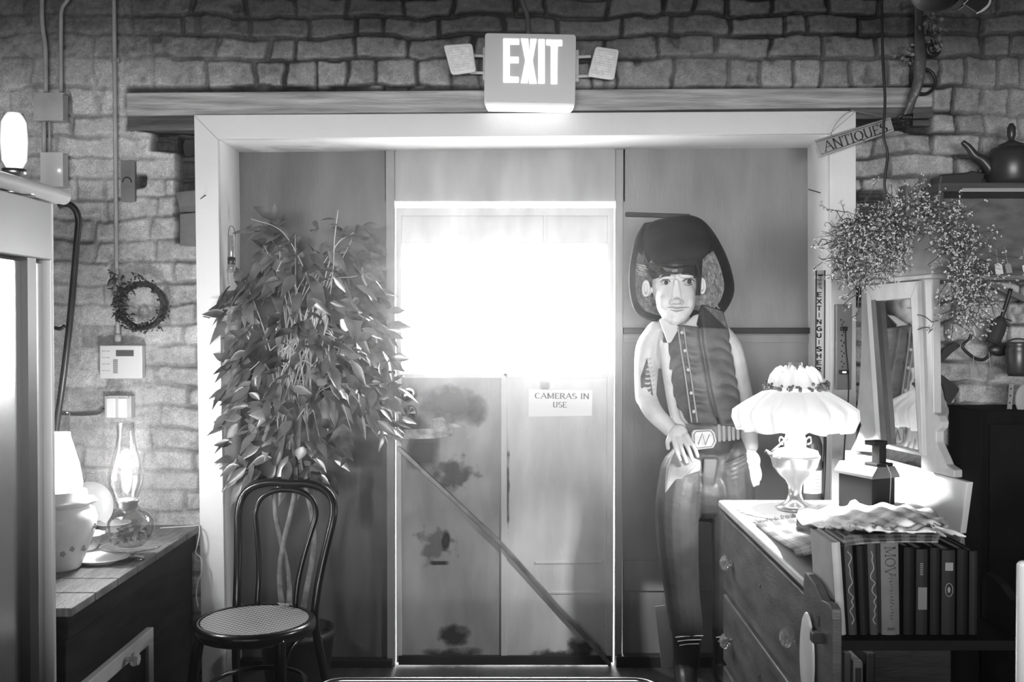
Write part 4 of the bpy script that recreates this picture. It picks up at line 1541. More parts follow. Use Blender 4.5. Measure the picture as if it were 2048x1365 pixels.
MB().tube(rrect(xa, 1.75, xb, d0, za - 0.006, 0.045), 0.006, 8, closed=True).build('rim', M('table_rim_metal', 0.95, 0.2, metal=1.0), te, smooth=True)
MB().prism(rrect(xa + 0.004, 1.754, xb - 0.004, d0 - 0.004, za - 0.02, 0.045), (0, 0, 0.012)).build('tabletop', M('dark_tabletop', 0.04, 0.5), te)
for x in (xa + 0.06, xb - 0.06):
    for y in (1.81, d0 - 0.06):
        MB().tube([(x, y, 0), (x, y, za - 0.018)], 0.014, 10).build('leg', m_blackp, te, smooth=True)

# ================================================================ the carved wooden cowboy
DF = 4.12
KF = DF / F


def C(px, py, dy=0.0):
    """point of the figure: seen at the pixel, dy metres in front of (-) or behind (+) its middle plane"""
    p = W(px, py, DF)
    return Vector((p.x, DF + dy, p.z))


cw = thing('cowboy_statue', 'life-size carved and painted wooden cowboy with wide hat, vest and big belt buckle', 'statue', (C(1400, 1000).x, DF, 0))
m_skin = M('painted_wood_skin', 0.62, 0.45, var=0.12, scale=14, bump=0.15, bscale=60)
m_shirt = M('painted_shirt', 0.60, 0.5, var=0.15, scale=12, bump=0.25, bscale=40)
m_vest = M('painted_vest', 0.12, 0.45, spec=0.35, var=0.3, scale=10, bump=0.35, bscale=30)
m_jean = M('painted_jeans', 0.06, 0.5, var=0.4, scale=5, bump=0.3, bscale=25)
m_hat = M('dark_hat_paint', 0.014, 0.7, spec=0.15, var=0.3, scale=8)
m_hair = M('dark_hair_paint', 0.02, 0.4)


def capsule(mb, pts, r, seg=16, flat=1.0):
    """rounded tapered limb through the points"""
    P = spline(pts, 6)
    n = len(P)
    if isinstance(r, (int, float)):
        r = [r] * len(pts)
    R = []
    m = len(pts) - 1
    for i in range(n):
        t = i / (n - 1) * m
        k = min(int(t), m - 1)
        R.append(r[k] + (r[k + 1] - r[k]) * (t - k))
    mb.tube(P, R, seg, flat=flat)
    mb.ball(P[0], R[0] * 0.99, 14, 10)
    mb.ball(P[-1], R[-1] * 0.99, 14, 10)


# --- body: head, neck, arms' skin and hands in one continuous surface under the clothes
s = MB()
hc = C(1345, 583, -0.06)
s.ball(C(1346, 570, -0.03), (0.088, 0.095, 0.118), 28, 20)                  # skull
s.ball(C(1345, 598, -0.075), (0.078, 0.070, 0.098), 28, 20)                 # face
s.ball(C(1343, 625, -0.085), (0.056, 0.055, 0.052), 24, 16)                 # jaw
s.ball(C(1341, 641, -0.108), (0.028, 0.026, 0.022), 18, 12)                 # chin
s.ball(C(1320, 606, -0.115), (0.024, 0.022, 0.03), 16, 12)                  # cheeks
s.ball(C(1366, 606, -0.112), (0.024, 0.022, 0.03), 16, 12)
s.prism([C(1338, 566, -0.145), C(1346, 566, -0.145), C(1352, 607, -0.15), C(1331, 607, -0.15)], (0, 0.05, 0))
s.hexa([C(1333, 608, -0.14), C(1351, 608, -0.14), C(1351, 604, -0.10), C(1333, 604, -0.10),
        C(1338, 562, -0.145), C(1345, 562, -0.145), C(1345, 562, -0.11), C(1338, 562, -0.11)])
s.ball(C(1341.5, 605, -0.158), (0.016, 0.016, 0.013), 16, 12)               # nose tip
s.ball(C(1332, 607, -0.142), (0.010, 0.012, 0.008), 10, 8)
s.ball(C(1351, 607, -0.142), (0.010, 0.012, 0.008), 10, 8)
s.ball(C(1325, 557, -0.125), (0.032, 0.016, 0.012), 16, 10)                 # brow ridge
s.ball(C(1362, 555, -0.125), (0.032, 0.016, 0.012), 16, 10)
for ex_, ey, sx in ((1285, 578, -1), (1404, 573, 1)):                       # ears
    s.ball(C(ex_ + (7 if sx < 0 else -7), ey, -0.03), (0.016, 0.012, 0.031), 16, 12, rot=(0, sx * 0.35, 0))
    s.tube([C(ex_ + (4 if sx < 0 else -4) + 6 * math.cos(a), ey + 15 * math.sin(a), -0.043) for a in [2 * PI * k / 16 for k in range(16)]], 0.0055, 8, closed=True)
capsule(s, [C(1350, 620, 0.0), C(1362, 680, 0.02), C(1375, 730, 0.03)], [0.052, 0.058, 0.08])   # neck
# trunk under the clothes
capsule(s, [C(1385, 720, 0.035), C(1398, 800, 0.035), C(1412, 880, 0.03), C(1420, 950, 0.03)], [0.105, 0.105, 0.09, 0.08], flat=0.7)
capsule(s, [C(1308, 690, 0.03), C(1380, 678, 0.035), C(1448, 682, 0.03)], [0.045, 0.055, 0.045])
# arms
capsule(s, [C(1300, 700, 0.02), C(1292, 780, 0.0), C(1305, 818, -0.04), C(1345, 868, -0.10)], [0.036, 0.032, 0.031, 0.022])
capsule(s, [C(1458, 700, 0.02), C(1487, 790, 0.06), C(1495, 860, 0.03), C(1498, 900, -0.02)], [0.036, 0.032, 0.028, 0.022])
# legs
capsule(s, [C(1370, 950, 0.0), C(1362, 1080, -0.03), C(1366, 1180, -0.02), C(1375, 1290, 0.0)], [0.045, 0.05, 0.045, 0.04])
capsule(s, [C(1455, 950, 0.02), C(1458, 1080, 0.0), C(1456, 1180, 0.0), C(1455, 1290, 0.02)], [0.045, 0.05, 0.045, 0.04])


def hand(mb, wrist, palm, fingers, thumb, r=0.0105, pr=(0.038, 0.018, 0.042), prot=0.0):
    mb.ball(palm, pr, 18, 12, rot=(0, prot, 0))
    mb.tube([wrist, (wrist + palm) / 2, palm], [0.024, 0.024, 0.022], 12)
    for pts in fingers:
        capsule(mb, pts, [r * 1.05, r, r * 0.88], 10)
    capsule(mb, thumb, [r * 1.2, r * 1.05, r * 0.9], 10)


hand(s, C(1338, 856, -0.100), C(1347, 864, -0.122),
     [[C(1336, 870, -0.132), C(1341, 893, -0.148), C(1349, 911, -0.138)],
      [C(1345, 870, -0.138), C(1353, 895, -0.154), C(1361, 915, -0.142)],
      [C(1355, 868, -0.138), C(1365, 892, -0.154), C(1373, 912, -0.142)],
      [C(1363, 864, -0.134), C(1375, 886, -0.150), C(1383, 904, -0.138)]],
     [C(1334, 862, -0.118), C(1326, 876, -0.128), C(1327, 890, -0.124)], r=0.0088, prot=0.3)
hand(s, C(1497, 898, -0.02), C(1498, 920, -0.035),
     [[C(1488, 930, -0.045), C(1490, 948, -0.045), C(1496, 960, -0.035)],
      [C(1495, 934, -0.048), C(1498, 954, -0.048), C(1503, 968, -0.038)],
      [C(1503, 934, -0.046), C(1507, 952, -0.046), C(1511, 965, -0.036)],
      [C(1510, 930, -0.040), C(1514, 945, -0.040), C(1515, 956, -0.032)]],
     [C(1486, 912, -0.045), C(1481, 925, -0.050), C(1483, 938, -0.045)])
s.build('body', m_skin, cw, remesh=0.0034, smoothing=3)

# --- painted features of the face
def strip(mb, pts, w_, y, t=0.004):
    """a painted line of varying width: [(px, py)], widths in px; follows depth y per point"""
    P = [C(a, b, y if isinstance(y, (int, float)) else y[i]) for i, (a, b) in enumerate(pts)]
    ws = [q * KF for q in w_]
    mb.tube(P, [max(q, 0.0006) for q in ws], 8)


s = MB()
strip(s, [(1309, 559), (1318, 555), (1330, 554)], [1.4, 2.6, 2.0], [-0.126, -0.139, -0.141])
s.build('eyebrow', m_hair, cw, smooth=True)
s = MB()
strip(s, [(1352, 551), (1364, 551), (1374, 554), (1380, 560)], [1.8, 2.6, 2.2, 1.0], [-0.141, -0.141, -0.131, -0.120])
s.build('eyebrow', m_hair, cw, smooth=True)
s = MB()
s.ball(C(1320, 568, -0.122), (0.0195, 0.014, 0.0105), 16, 10)
s.build('eye', M('eye_white_paint', 0.42, 0.35), cw, smooth=True)
s = MB()
s.ball(C(1366, 566, -0.124), (0.022, 0.014, 0.0115), 16, 10)
s.build('eye', M('eye_white_paint', 0.42, 0.35), cw, smooth=True)
s = MB()
s.ball(C(1322, 568.5, -0.133), (0.008, 0.006, 0.0085), 12, 8)
s.ball(C(1367, 566.5, -0.135), (0.009, 0.006, 0.0095), 12, 8)
strip(s, [(1311, 567), (1316, 563), (1326, 563), (1331, 567)], [0.6, 1.0, 1.0, 0.6], [-0.128, -0.137, -0.137, -0.130])
strip(s, [(1354, 566), (1361, 561.5), (1371, 561.5), (1378, 566)], [0.6, 1.1, 1.1, 0.6], [-0.130, -0.138, -0.137, -0.126])
strip(s, [(1356, 572), (1366, 574), (1375, 571)], [0.4, 0.7, 0.4], [-0.131, -0.137, -0.128])
s.build('iris', m_hair, cw, smooth=True)
s = MB()
strip(s, [(1324, 617), (1332, 616), (1341, 618), (1352, 617), (1368, 616)], [0.4, 1.6, 2.0, 1.6, 0.4], [-0.135, -0.143, -0.147, -0.144, -0.128])
strip(s, [(1330, 621), (1341, 624), (1356, 621)], [0.6, 2.2, 0.6], [-0.140, -0.146, -0.138])
s.build('lips', M('lip_paint', 0.30, 0.4), cw, smooth=True)

# --- hair: fringe swept to the side and sideburns
s = MB()
pts = [(1292, 530), (1300, 543), (1304, 535), (1310, 546), (1314, 538), (1324, 547), (1340, 542), (1360, 538), (1382, 534), (1386, 548), (1387, 592), (1394, 592), (1397, 560), (1400, 520), (1380, 500), (1310, 500)]
dd = [-0.085, -0.10, -0.11, -0.115, -0.12, -0.125, -0.13, -0.13, -0.115, -0.10, -0.085, -0.07, -0.06, -0.05, -0.09, -0.09]
V1 = [C(a, b, q - 0.006) for (a, b), q in zip(pts, dd)]
s.prism(V1, (0, 0.05, 0))
s.ball(C(1345, 540, -0.03), (0.096, 0.095, 0.085), 28, 18)
s.build('hair', m_hair, cw)
s = MB()
s.prism([C(1392, 628, -0.07), C(1400, 610, -0.06), C(1440, 622, -0.06), C(1452, 660, -0.055), C(1430, 690, -0.10), C(1400, 668, -0.125), C(1384, 650, -0.115)], (0, 0.03, 0))
s.build('neckerchief', M('dark_neckerchief', 0.05, 0.5, var=0.3, scale=20, bump=0.4), cw, bevel=0.004)

# --- hat: deep upturned brim round the head, soft crown falling forward
s = MB()
rim = [(1287, 449), (1330, 441), (1372, 433), (1400, 442), (1424, 468), (1446, 508), (1459, 545), (1464, 582), (1457, 612), (1440, 632), (1420, 640), (1392, 630), (1345, 648), (1300, 640), (1276, 628), (1263, 600), (1257, 556), (1262, 510), (1272, 474)]
cc = C(1350, 552, 0.04)
n = len(rim)
R3 = spline([C(a, b, -0.045 if b < 600 else -0.01) for a, b in rim] + [C(rim[0][0], rim[0][1], -0.045)], 3)[:-1]
n = len(R3)
rings = []
for k, (f, dy) in enumerate(((1.0, 0.0), (1.012, 0.02), (0.99, 0.05), (0.86, 0.085), (0.62, 0.11), (0.3, 0.12), (0.02, 0.122))):
    rings.append([cc + (p - cc) * f + Vector((0, dy + (0.0 if k < 1 else 0) - (p.y - cc.y) * (f - 1) * 0.2, 0)) for p in R3])
inner = []
for k, (f, dy) in enumerate(((0.97, 0.004), (0.86, 0.03), (0.74, 0.065), (0.55, 0.085), (0.3, 0.095), (0.02, 0.097))):
    inner.append([cc + (p - cc) * f + Vector((0, dy, 0)) for p in R3])
allr = inner[::-1] + rings
vs = [p for r_2 in allr for p in r_2]
fs = []
for i in range(len(allr) - 1):
    for k in range(n):
        l = (k + 1) % n
        fs.append((i * n + k, i * n + l, (i + 1) * n + l, (i + 1) * n + k))
s.add(vs, fs)
ht = s.build('hat', m_hat, cw, smooth=True)
ht.data.materials.append(M('carved_straw_lining', 0.16, 0.5, g2=0.40, scale=45, bump=1.0, bscale=60))
zl = C(1345, 505).z - cw.location.z
for pl in ht.data.polygons[:4 * n]:
    if pl.center.z < zl:
        pl.material_index = 1

s = MB()          # crown: the dark block over the forehead
front = [(1284, 446), (1330, 438), (1376, 430), (1408, 446), (1420, 480), (1412, 515), (1386, 528), (1350, 536), (1318, 540), (1294, 534), (1282, 490)]
A = [C(a, b, -0.125 if b > 500 else -0.075) for a, b in front]
mid = [C(1345 + (a - 1345) * 1.03, 490 + (b - 490) * 1.0, -0.03) for a, b in front]
B_ = [C(1345 + (a - 1345) * 0.95, 495 + (b - 495) * 0.93, 0.08) for a, b in front]
n = len(front)
fc = C(1345, 484, -0.112)
vs = [fc] + [fc + (p - fc) * 0.6 + Vector((0, -0.004, 0)) for p in A] + A + mid + B_
fs = [(0, 1 + k, 1 + (k + 1) % n) for k in range(n)]
for r_2 in range(3):
    o1, o2 = 1 + r_2 * n, 1 + (r_2 + 1) * n
    fs += [(o1 + k, o2 + k, o2 + (k + 1) % n, o1 + (k + 1) % n) for k in range(n)]
fs.append(tuple(range(1 + 3 * n, 1 + 4 * n)))
s.add(vs, fs)
s.build('crown', m_hat, ht, smooth=True, sub=1)
s = MB()          # carved plaited edge inside the brim at the right
r_ = random.Random(6)
for k in range(46):
    a, b = r_.uniform(1404, 1442), r_.uniform(516, 618)
    if a < 1404 + max(0, (b - 560)) * 0.35:
        continue
    an = r_.uniform(0.3, 2.2)
    ln = r_.uniform(4, 9)
    s.tube([C(a, b, 0.0 + 0.02 * (1442 - a) / 38), C(a + ln * math.cos(an), b + ln * math.sin(an), -0.004 + 0.02 * (1442 - a) / 38)], 0.0028, 5)
for k in range(14):
    a, b = 1272 + k * 1.2, 528 + (k * 37 % 23)
    s.tube([C(a, b, -0.01), C(a + 8, b + 5, -0.015)], 0.0026, 5)
s.build('carved_texture', M('carved_hat_lining', 0.30, 0.5, var=0.5, scale=30), ht)

# --- vest: carved front with folds, placket and buttons
def vest_front(u, v):
    # u across, v down
    left = [1318, 1318, 1324, 1332, 1342, 1352, 1362][min(6, int(v * 6))]
    yl = v * 6
    k = min(5, int(yl))
    L = [1318, 1321, 1327, 1332, 1338, 1350, 1372]
    R_ = [1446, 1450, 1456, 1462, 1468, 1472, 1474]
    t = yl - k
    xl = L[k] + (L[k + 1] - L[k]) * t
    xr_ = R_[k] + (R_[k + 1] - R_[k]) * t
    x = xl + (xr_ - xl) * u
    y = 650 + 192 * v + 8 * u
    c_ = (u - 0.5) * 2
    dep = -0.085 - 0.035 * (1 - c_ * c_) + 0.015 * v
    fold = 0.006 * math.sin(46 * v * (1 + 0.15 * u) - 9 * abs(u - 0.56) * 2 + 3 * math.sin(9 * u)) * min(1, 5 * abs(u - 0.56)) * (0.6 + 0.4 * math.sin(17 * v + 5 * u))
    if abs(u - 0.56) < 0.03:
        fold += 0.022
    return C(x, y, dep + fold)


s = MB()
s.grid(vest_front, 48, 60)
s.build('vest', m_vest, cw, smooth=True, solid=0.014)
s = MB()
Pl = [C(1350, 655, -0.124), C(1356, 700, -0.126), C(1364, 750, -0.126), C(1371, 800, -0.124), C(1377, 840, -0.120)]
s.tube(spline([p + Vector((-0.008, 0, 0)) for p in Pl], 6), 0.0035, 8)
s.tube(spline([p + Vector((0.014, 0, 0)) for p in Pl], 6), 0.0035, 8)
pk = s.build('placket', M('placket_paint', 0.34, 0.45, var=0.2), cw, smooth=True)
for a, b in ((1353, 665), (1359, 700), (1365, 737), (1371, 782), (1376, 818)):
    MB().ball(C(a, b, -0.132), (0.0075, 0.004, 0.0075), 14, 8).build('button', M('button_paint', 0.5, 0.3), pk, smooth=True)
# --- collar and shirt (shoulders and sleeves)
s = MB()
s.prism([C(1312, 640, -0.10), C(1326, 686, -0.135), C(1332, 684, -0.135), C(1349, 655, -0.125), (C(1340, 646, -0.105)), C(1322, 634, -0.08)], (0, 0.02, 0))
s.build('collar', M('collar_paint', 0.66, 0.5), cw, bevel=0.004)
s = MB()
s.prism([C(1352, 656, -0.125), C(1367, 672, -0.100), C(1398, 652, -0.09), C(1394, 628, -0.06), C(1380, 632, -0.09)], (0, 0.02, 0))
s.build('collar', M('collar_paint', 0.66, 0.5), cw, bevel=0.004)
s = MB()
capsule(s, [C(1318, 668, 0.01), C(1296, 700, -0.01), C(1291, 760, -0.01), C(1290, 795, -0.02)], [0.055, 0.052, 0.046, 0.042])
capsule(s, [C(1290, 792, -0.02), C(1303, 822, -0.06), C(1334, 855, -0.095)], [0.042, 0.038, 0.031])
s.ball(C(1327, 700, -0.03), (0.04, 0.06, 0.08), 18, 14)
# strip of shirt at the open vest edge
capsule(s, [C(1326, 690, -0.07), C(1334, 760, -0.065), C(1346, 830, -0.055), C(1362, 850, -0.05)], [0.028, 0.024, 0.020, 0.016])
sl = s.build('shirt_sleeve', m_shirt, cw, remesh=0.005, smoothing=3)
s = MB()
capsule(s, [C(1434, 668, 0.01), C(1458, 700, 0.0), C(1476, 760, 0.01), C(1488, 800, 0.03)], [0.055, 0.053, 0.048, 0.044])
capsule(s, [C(1488, 800, 0.03), C(1496, 850, 0.01), C(1499, 892, -0.02)], [0.044, 0.038, 0.031])
s.ball(C(1448, 735, -0.02), (0.035, 0.06, 0.11), 18, 14)
s.build('shirt_sleeve', m_shirt, cw, remesh=0.005, smoothing=3)
s = MB()
for k in range(9):
    t = k / 8
    y = 715 + 75 * t
    s.tube(spline([C(1279, y, -0.035), C(1292, y + 4, -0.062), C(1305, y - 3, -0.045)], 4), 0.004, 6)
s.build('sleeve_fold', m_shirt, sl, smooth=True)
s = MB()
s.prism([C(1278, 752, -0.05), C(1290, 715, -0.066), C(1303, 792, -0.062), C(1278, 790, -0.05)], (0, 0.015, 0))
s.build('dark_elbow_patch', M('elbow_paint', 0.12, 0.6, var=0.4, scale=30), sl, bevel=0.003)

# --- jeans
s = MB()
capsule(s, [C(1420, 880, 0.02), C(1418, 930, 0.02), C(1414, 985, 0.03)], [0.108, 0.125, 0.125], flat=0.75)
s.ball(C(1470, 920, 0.02), (0.07, 0.08, 0.10), 20, 14)
s.ball(C(1362, 940, 0.0), (0.06, 0.08, 0.10), 20, 14)
capsule(s, [C(1364, 940, -0.01), C(1352, 1010, -0.035), C(1353, 1090, -0.035), C(1362, 1180, -0.02), C(1372, 1252, -0.01)], [0.088, 0.088, 0.082, 0.070, 0.066])
capsule(s, [C(1462, 940, 0.01), C(1466, 1010, 0.0), C(1462, 1090, -0.01), C(1458, 1180, 0.0), C(1456, 1250, 0.01)], [0.092, 0.088, 0.080, 0.068, 0.064])
for k in range(5):    # creases at the fly and hips
    s.tube(spline([C(1402 + k * 6, 912, -0.078), C(1400 + k * 5, 950, -0.082), C(1405 + k * 2, 985, -0.075)], 4), 0.006, 8)
    s.tube(spline([C(1340, 925 + 9 * k, -0.075), C(1362, 930 + 9 * k, -0.098), C(1390, 945 + 8 * k, -0.085)], 4), 0.006, 8)
    s.tube(spline([C(1440, 925 + 9 * k, -0.065), C(1462, 915 + 9 * k, -0.08), C(1488, 905 + 8 * k, -0.06)], 4), 0.005, 8)
jn = s.build('jeans', m_jean, cw, remesh=0.0055, smoothing=2)
s = MB()
s.prism([C(1342, 895, -0.10), C(1392, 915, -0.115), C(1390, 935, -0.115), C(1366, 945, -0.11), C(1350, 962, -0.10), (C(1322, 990, -0.09)), C(1328, 930, -0.09)], (0, 0.03, 0))
s.build('lit_hip_fold', M('lit_jean_paint', 0.24, 0.5, var=0.3, scale=16), jn, bevel=0.006)

# --- belt and buckle
s = MB()
s.grid(lambda u, v: C(1345 + 135 * u, 846 - 4 * u + (30 + 4 * u) * v, 0.02 - 0.125 * math.sin(PI * (0.06 + 0.88 * u))), 32, 5)
bt = s.build('belt', M('belt_leather_paint', 0.20, 0.4, var=0.3, scale=15), cw, smooth=True, solid=0.012)
for a in (1424, 1434, 1446, 1456, 1468):
    s = MB()
    u = (a - 1345) / 135
    y = 0.02 - 0.125 * math.sin(PI * (0.06 + 0.88 * u)) - 0.009
    s.prism([C(a, 844, y), C(a + 6, 844, y), C(a + 7, 878, y), C(a + 1, 878, y)], (0, 0.008, 0))
    s.build('belt_loop', M('belt_tooling', 0.36, 0.45), bt, bevel=0.002)
s = MB()
oct_ = [(1376, 853), (1410, 851), (1417, 858), (1421, 876), (1414, 889), (1380, 893), (1373, 886), (1371, 860)]
s.prism([C(a, b, -0.135) for a, b in oct_], (0, 0.022, 0))
bk_ = s.build('buckle', M('buckle_metal', 0.55, 0.35, metal=0.3, var=0.2, scale=20), bt, bevel=0.004)
s = MB()
s.tube([C(1395 + (a - 1395) * 0.8, 872 + (b - 872) * 0.8, -0.137) for a, b in oct_], 0.0022, 6, closed=True)
s.tube([C(1384, 882, -0.137), C(1392, 860, -0.138), C(1398, 882, -0.138), C(1406, 862, -0.137)], 0.002, 6)
s.build('buckle_relief', M('relief_dark', 0.22, 0.4), bk_)

# --- boots and the plinth they stand on
for cx, tx in ((1374, 1340), (1454, 1450)):
    s = MB()
    capsule(s, [C(cx, 1255, 0.0), C(cx - 1, 1290, -0.01), C(cx - 3, 1328, -0.02)], [0.062, 0.056, 0.052])
    capsule(s, [C(cx - 3, 1325, 0.0), C(cx - 8, 1350, -0.07), C(tx + 20, 1362, -0.15)], [0.052, 0.045, 0.036])
    bo = s.build('boot', M('dark_boot_paint', 0.02, 0.35), cw, remesh=0.005, smoothing=2)
    s = MB()
    for k in range(3):
        y = 1264 + 8 * k
        w_ = 27 - 4 * k
        s.tube(spline([C(cx - w_, y + 4, -0.052), C(cx - 5, y - 1, -0.068 - 0.0), C(cx + w_, y, -0.056)], 6), 0.0024, 6)
    s.build('white_stitching', M('stitch_white', 0.75, 0.5), bo, smooth=True)
s = MB()
s.span((C(1325, 0).x, DF - 0.24, 0.0), (C(1500, 0).x, DF + 0.12, C(1400, 1376).z))
s.build('plinth', M('plinth_dark', 0.03, 0.5), cw, bevel=0.006)
s = MB()
s.prism([C(1313, 1221, 0.05), C(1334, 1218, 0.05), C(1352, 1262, 0.05), C(1351, 1345, 0.05), C(1327, 1345, 0.05)], (0, 0.006, 0))
bx_ = s.build('white_card', M('white_card_paper', 0.6, 0.7), None)
tag(bx_, 'white card standing behind the cowboy\'s boot', 'card')

# ================================================================ dresser on the right
DZ = 0.872
ds = thing('dresser', 'pale-topped wooden dresser with drawers and clear glass knobs, under the frilled lamp', 'dresser', (1.0, 3.0, 0))
m_top = M('dresser_top_pale', 0.50, 0.4, var=0.15, scale=4, stretch=(4, 1, 1), bump=0.1)
m_dr = M('dresser_wood', 0.05, 0.4, spec=0.3, var=0.4, scale=5, stretch=(1, 1, 5), bump=0.15)
DX0f, DX0n = 0.737, 0.713          # front line of the top, far and near
DYf, DYn = 3.70, 2.22
s = MB()
s.prism(rounded([(DX0f, DYf, DZ - 0.022), (DX0n, DYn, DZ - 0.022), (0.98, DYn, DZ - 0.022), (1.36, 3.1, DZ - 0.022), (1.33, DYf, DZ - 0.022)], 0.02), (0, 0, 0.022))
s.build('top', m_top, ds, bevel=0.005)
fx = lambda y: DX0n + (DX0f - DX0n) * (y - DYn) / (DYf - DYn) + 0.028
s = MB()
s.hexa([(fx(DYn + .03), DYn + 0.03, 0.08), (0.96, DYn + 0.03, 0.08), (1.28, DYf - 0.02, 0.08), (fx(DYf - .02), DYf - 0.02, 0.08),
        (fx(DYn + .03), DYn + 0.03, DZ - 0.024), (0.96, DYn + 0.03, DZ - 0.024), (1.28, DYf - 0.02, DZ - 0.024), (fx(DYf - .02), DYf - 0.02, DZ - 0.024)])
s.build('carcass', m_dr, ds, bevel=0.004)
MB().hexa([(fx(DYn) - 0.018, DYn + 0.02, DZ - 0.036), (fx(DYn) + 0.03, DYn + 0.02, DZ - 0.036), (fx(DYf) + 0.03, DYf - 0.02, DZ - 0.036), (fx(DYf) - 0.018, DYf - 0.02, DZ - 0.036),
           (fx(DYn) - 0.022, DYn + 0.02, DZ - 0.023), (fx(DYn) + 0.03, DYn + 0.02, DZ - 0.023), (fx(DYf) + 0.03, DYf - 0.02, DZ - 0.023), (fx(DYf) - 0.022, DYf - 0.02, DZ - 0.023)]).build('moulding', m_dr, ds, bevel=0.003)
m_knob = M('cut_glass_knob', 0.9, 0.05, trans=0.75, spec=0.8)
m_drawer = M('drawer_front_wood', 0.10, 0.4, spec=0.3, var=0.45, scale=4, stretch=(1, 1.5, 5), bump=0.15)
for z1, z0 in ((DZ - 0.045, DZ - 0.305), (DZ - 0.325, DZ - 0.56), (DZ - 0.58, DZ - 0.80)):
    y0, y1 = 2.49, DYf - 0.05
    s = MB()
    s.hexa([(fx(y0) - 0.016, y0, z0), (fx(y0) + 0.01, y0, z0), (fx(y1) + 0.01, y1, z0), (fx(y1) - 0.016, y1, z0),
            (fx(y0) - 0.016, y0, z1), (fx(y0) + 0.01, y0, z1), (fx(y1) + 0.01, y1, z1), (fx(y1) - 0.016, y1, z1)])
    d_ = s.build('drawer', m_drawer, ds, bevel=0.004)
    zc = (z0 + z1) / 2 - 0.005
    for y in (2.66, 3.50):
        s = MB()
        mt = Matrix.Translation((fx(y) - 0.014, y, zc)) @ Matrix.Rotation(-PI / 2, 4, 'Y')
        s.lathe([(0.011, 0.0), (0.010, 0.010), (0.014, 0.015), (0.024, 0.019), (0.026, 0.026), (0.019, 0.037), (0.008, 0.042), (0.0, 0.042)], seg=12, mat=mt,
                wob=lambda r, z, a, i: (r * (1 + 0.10 * math.cos(6 * a)), z))
        s.build('knob', m_knob, d_)
    s = MB()
    yk = (y0 + y1) / 2
    s.lathe([(0.007, 0), (0.007, 0.002), (0.002, 0.003), (0, 0.003)], seg=10, mat=Matrix.Translation((fx(yk) - 0.0165, yk, zc + 0.03)) @ Matrix.Rotation(-PI / 2, 4, 'Y'))
    s.build('keyhole', M('keyhole_brass', 0.4, 0.3, metal=1), d_)
for x, y in ((fx(DYn) + 0.05, DYn + 0.08), (0.92, DYn + 0.08), (fx(DYf) + 0.05, DYf - 0.08), (1.2, DYf - 0.08)):
    MB().span((x - 0.025, y - 0.025, 0), (x + 0.025, y + 0.025, 0.09)).build('leg', m_dr, ds, bevel=0.004)

# back board, harp posts, tilting mirror: everything in the board's plane, turned a little towards the room
BA = math.radians(10.0)
bf = W(1690, 985, 3.97)
B0 = Vector((1.272, 3.95, DZ))               # far foot of the board
ub = Vector((math.sin(BA), -math.cos(BA), 0))  # along the board towards the viewer
nb = Vector((-math.cos(BA), -math.sin(BA), 0))  # out of the mirror's face
B0 = Vector((1.34, 3.07, DZ)) - ub * 0.7


def PB(t, z, o=0.0):
    return B0 + ub * t + nb * o + Vector((0, 0, z))


def on_board(px, py, o=0.0):
    """(t, z) of the board plane seen at a pixel"""
    c0 = Vector((0, 0, CZ))
    dr_ = W(px, py, 1.0) - c0
    q = B0 + nb * o
    k = (q - c0).dot(nb) / dr_.dot(nb)
    p = c0 + dr_ * k
    return p


def plate(mb, px, o, th):
    mb.prism([on_board(a, b, o) for a, b in px], -nb * th)


s = MB()
plate(s, [(1690, 901), (1736, 912), (1836, 938), (1935, 965), (1921, 1068), (1800, 1040), (1690, 1012)], 0.0, 0.02)
s.build('splashboard', M('splashboard_white', 0.68, 0.45), ds, bevel=0.003)
m_frame = M('mirror_frame_paint', 0.42, 0.45, var=0.12, scale=5, stretch=(4, 4, 1), bump=0.1)
s = MB()      # right post with its scrolled foot
plate(s, [(1838, 556), (1864, 556), (1867, 826), (1876, 832), (1882, 845), (1880, 857), (1872, 864), (1872, 884), (1878, 898), (1886, 915), (1892, 930), (1908, 941), (1908, 956), (1842, 940), (1840, 760)], 0.03, 0.028)
s.build('mirror_post', m_frame, ds, bevel=0.003)
s = MB()      # left post
plate(s, [(1722, 570), (1741, 572), (1747, 760), (1750, 905), (1700, 903), (1712, 880), (1722, 850), (1713, 820), (1717, 790), (1722, 700)], 0.03, 0.028)
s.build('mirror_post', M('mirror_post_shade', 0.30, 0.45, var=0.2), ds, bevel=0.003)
s = MB()      # crest board behind the garland, held by the posts
plate(s, [(1700, 568), (1698, 470), (1760, 440), (1830, 432), (1868, 440), (1879, 462), (1881, 520), (1868, 540), (1862, 556), (1790, 563), (1706, 572)], 0.055, 0.05)
s.build('crest_board', M('crest_wood', 0.30, 0.5, var=0.3, scale=4, bump=0.3), ds, bevel=0.006)
s = MB()
plate(s, [(1703, 562), (1862, 548), (1864, 556), (1704, 571)], 0.07, 0.06)
s.build('crest_moulding', MATS['mirror_frame_paint'], ds, bevel=0.003)
# tilting frame
fr_o = [(1731, 571), (1834, 562), (1845, 913), (1752, 893)]
fr_i = [(1746, 603), (1821, 597), (1837, 905), (1768, 888)]
s = MB()
for k in range(4):
    a, b, c, d = fr_o[k], fr_o[(k + 1) % 4], fr_i[(k + 1) % 4], fr_i[k]
    plate(s, [a, b, c, d], 0.045, 0.022)
mf = s.build('mirror_frame', m_frame, ds, bevel=0.002)
s = MB()
plate(s, fr_i, 0.030, 0.003)
s.build('mirror_glass', M('silvered_glass', 0.62, 0.03, metal=1.0, var=0.08, scale=25), mf)
s = MB()
plate(s, [(1742, 601), (1751, 600), (1774, 890), (1762, 888)], 0.047, 0.018)
s.build('dark_edge', m_blackp, mf)


def dtop(px, py, z=DZ):
    return on_top(px, py, z)


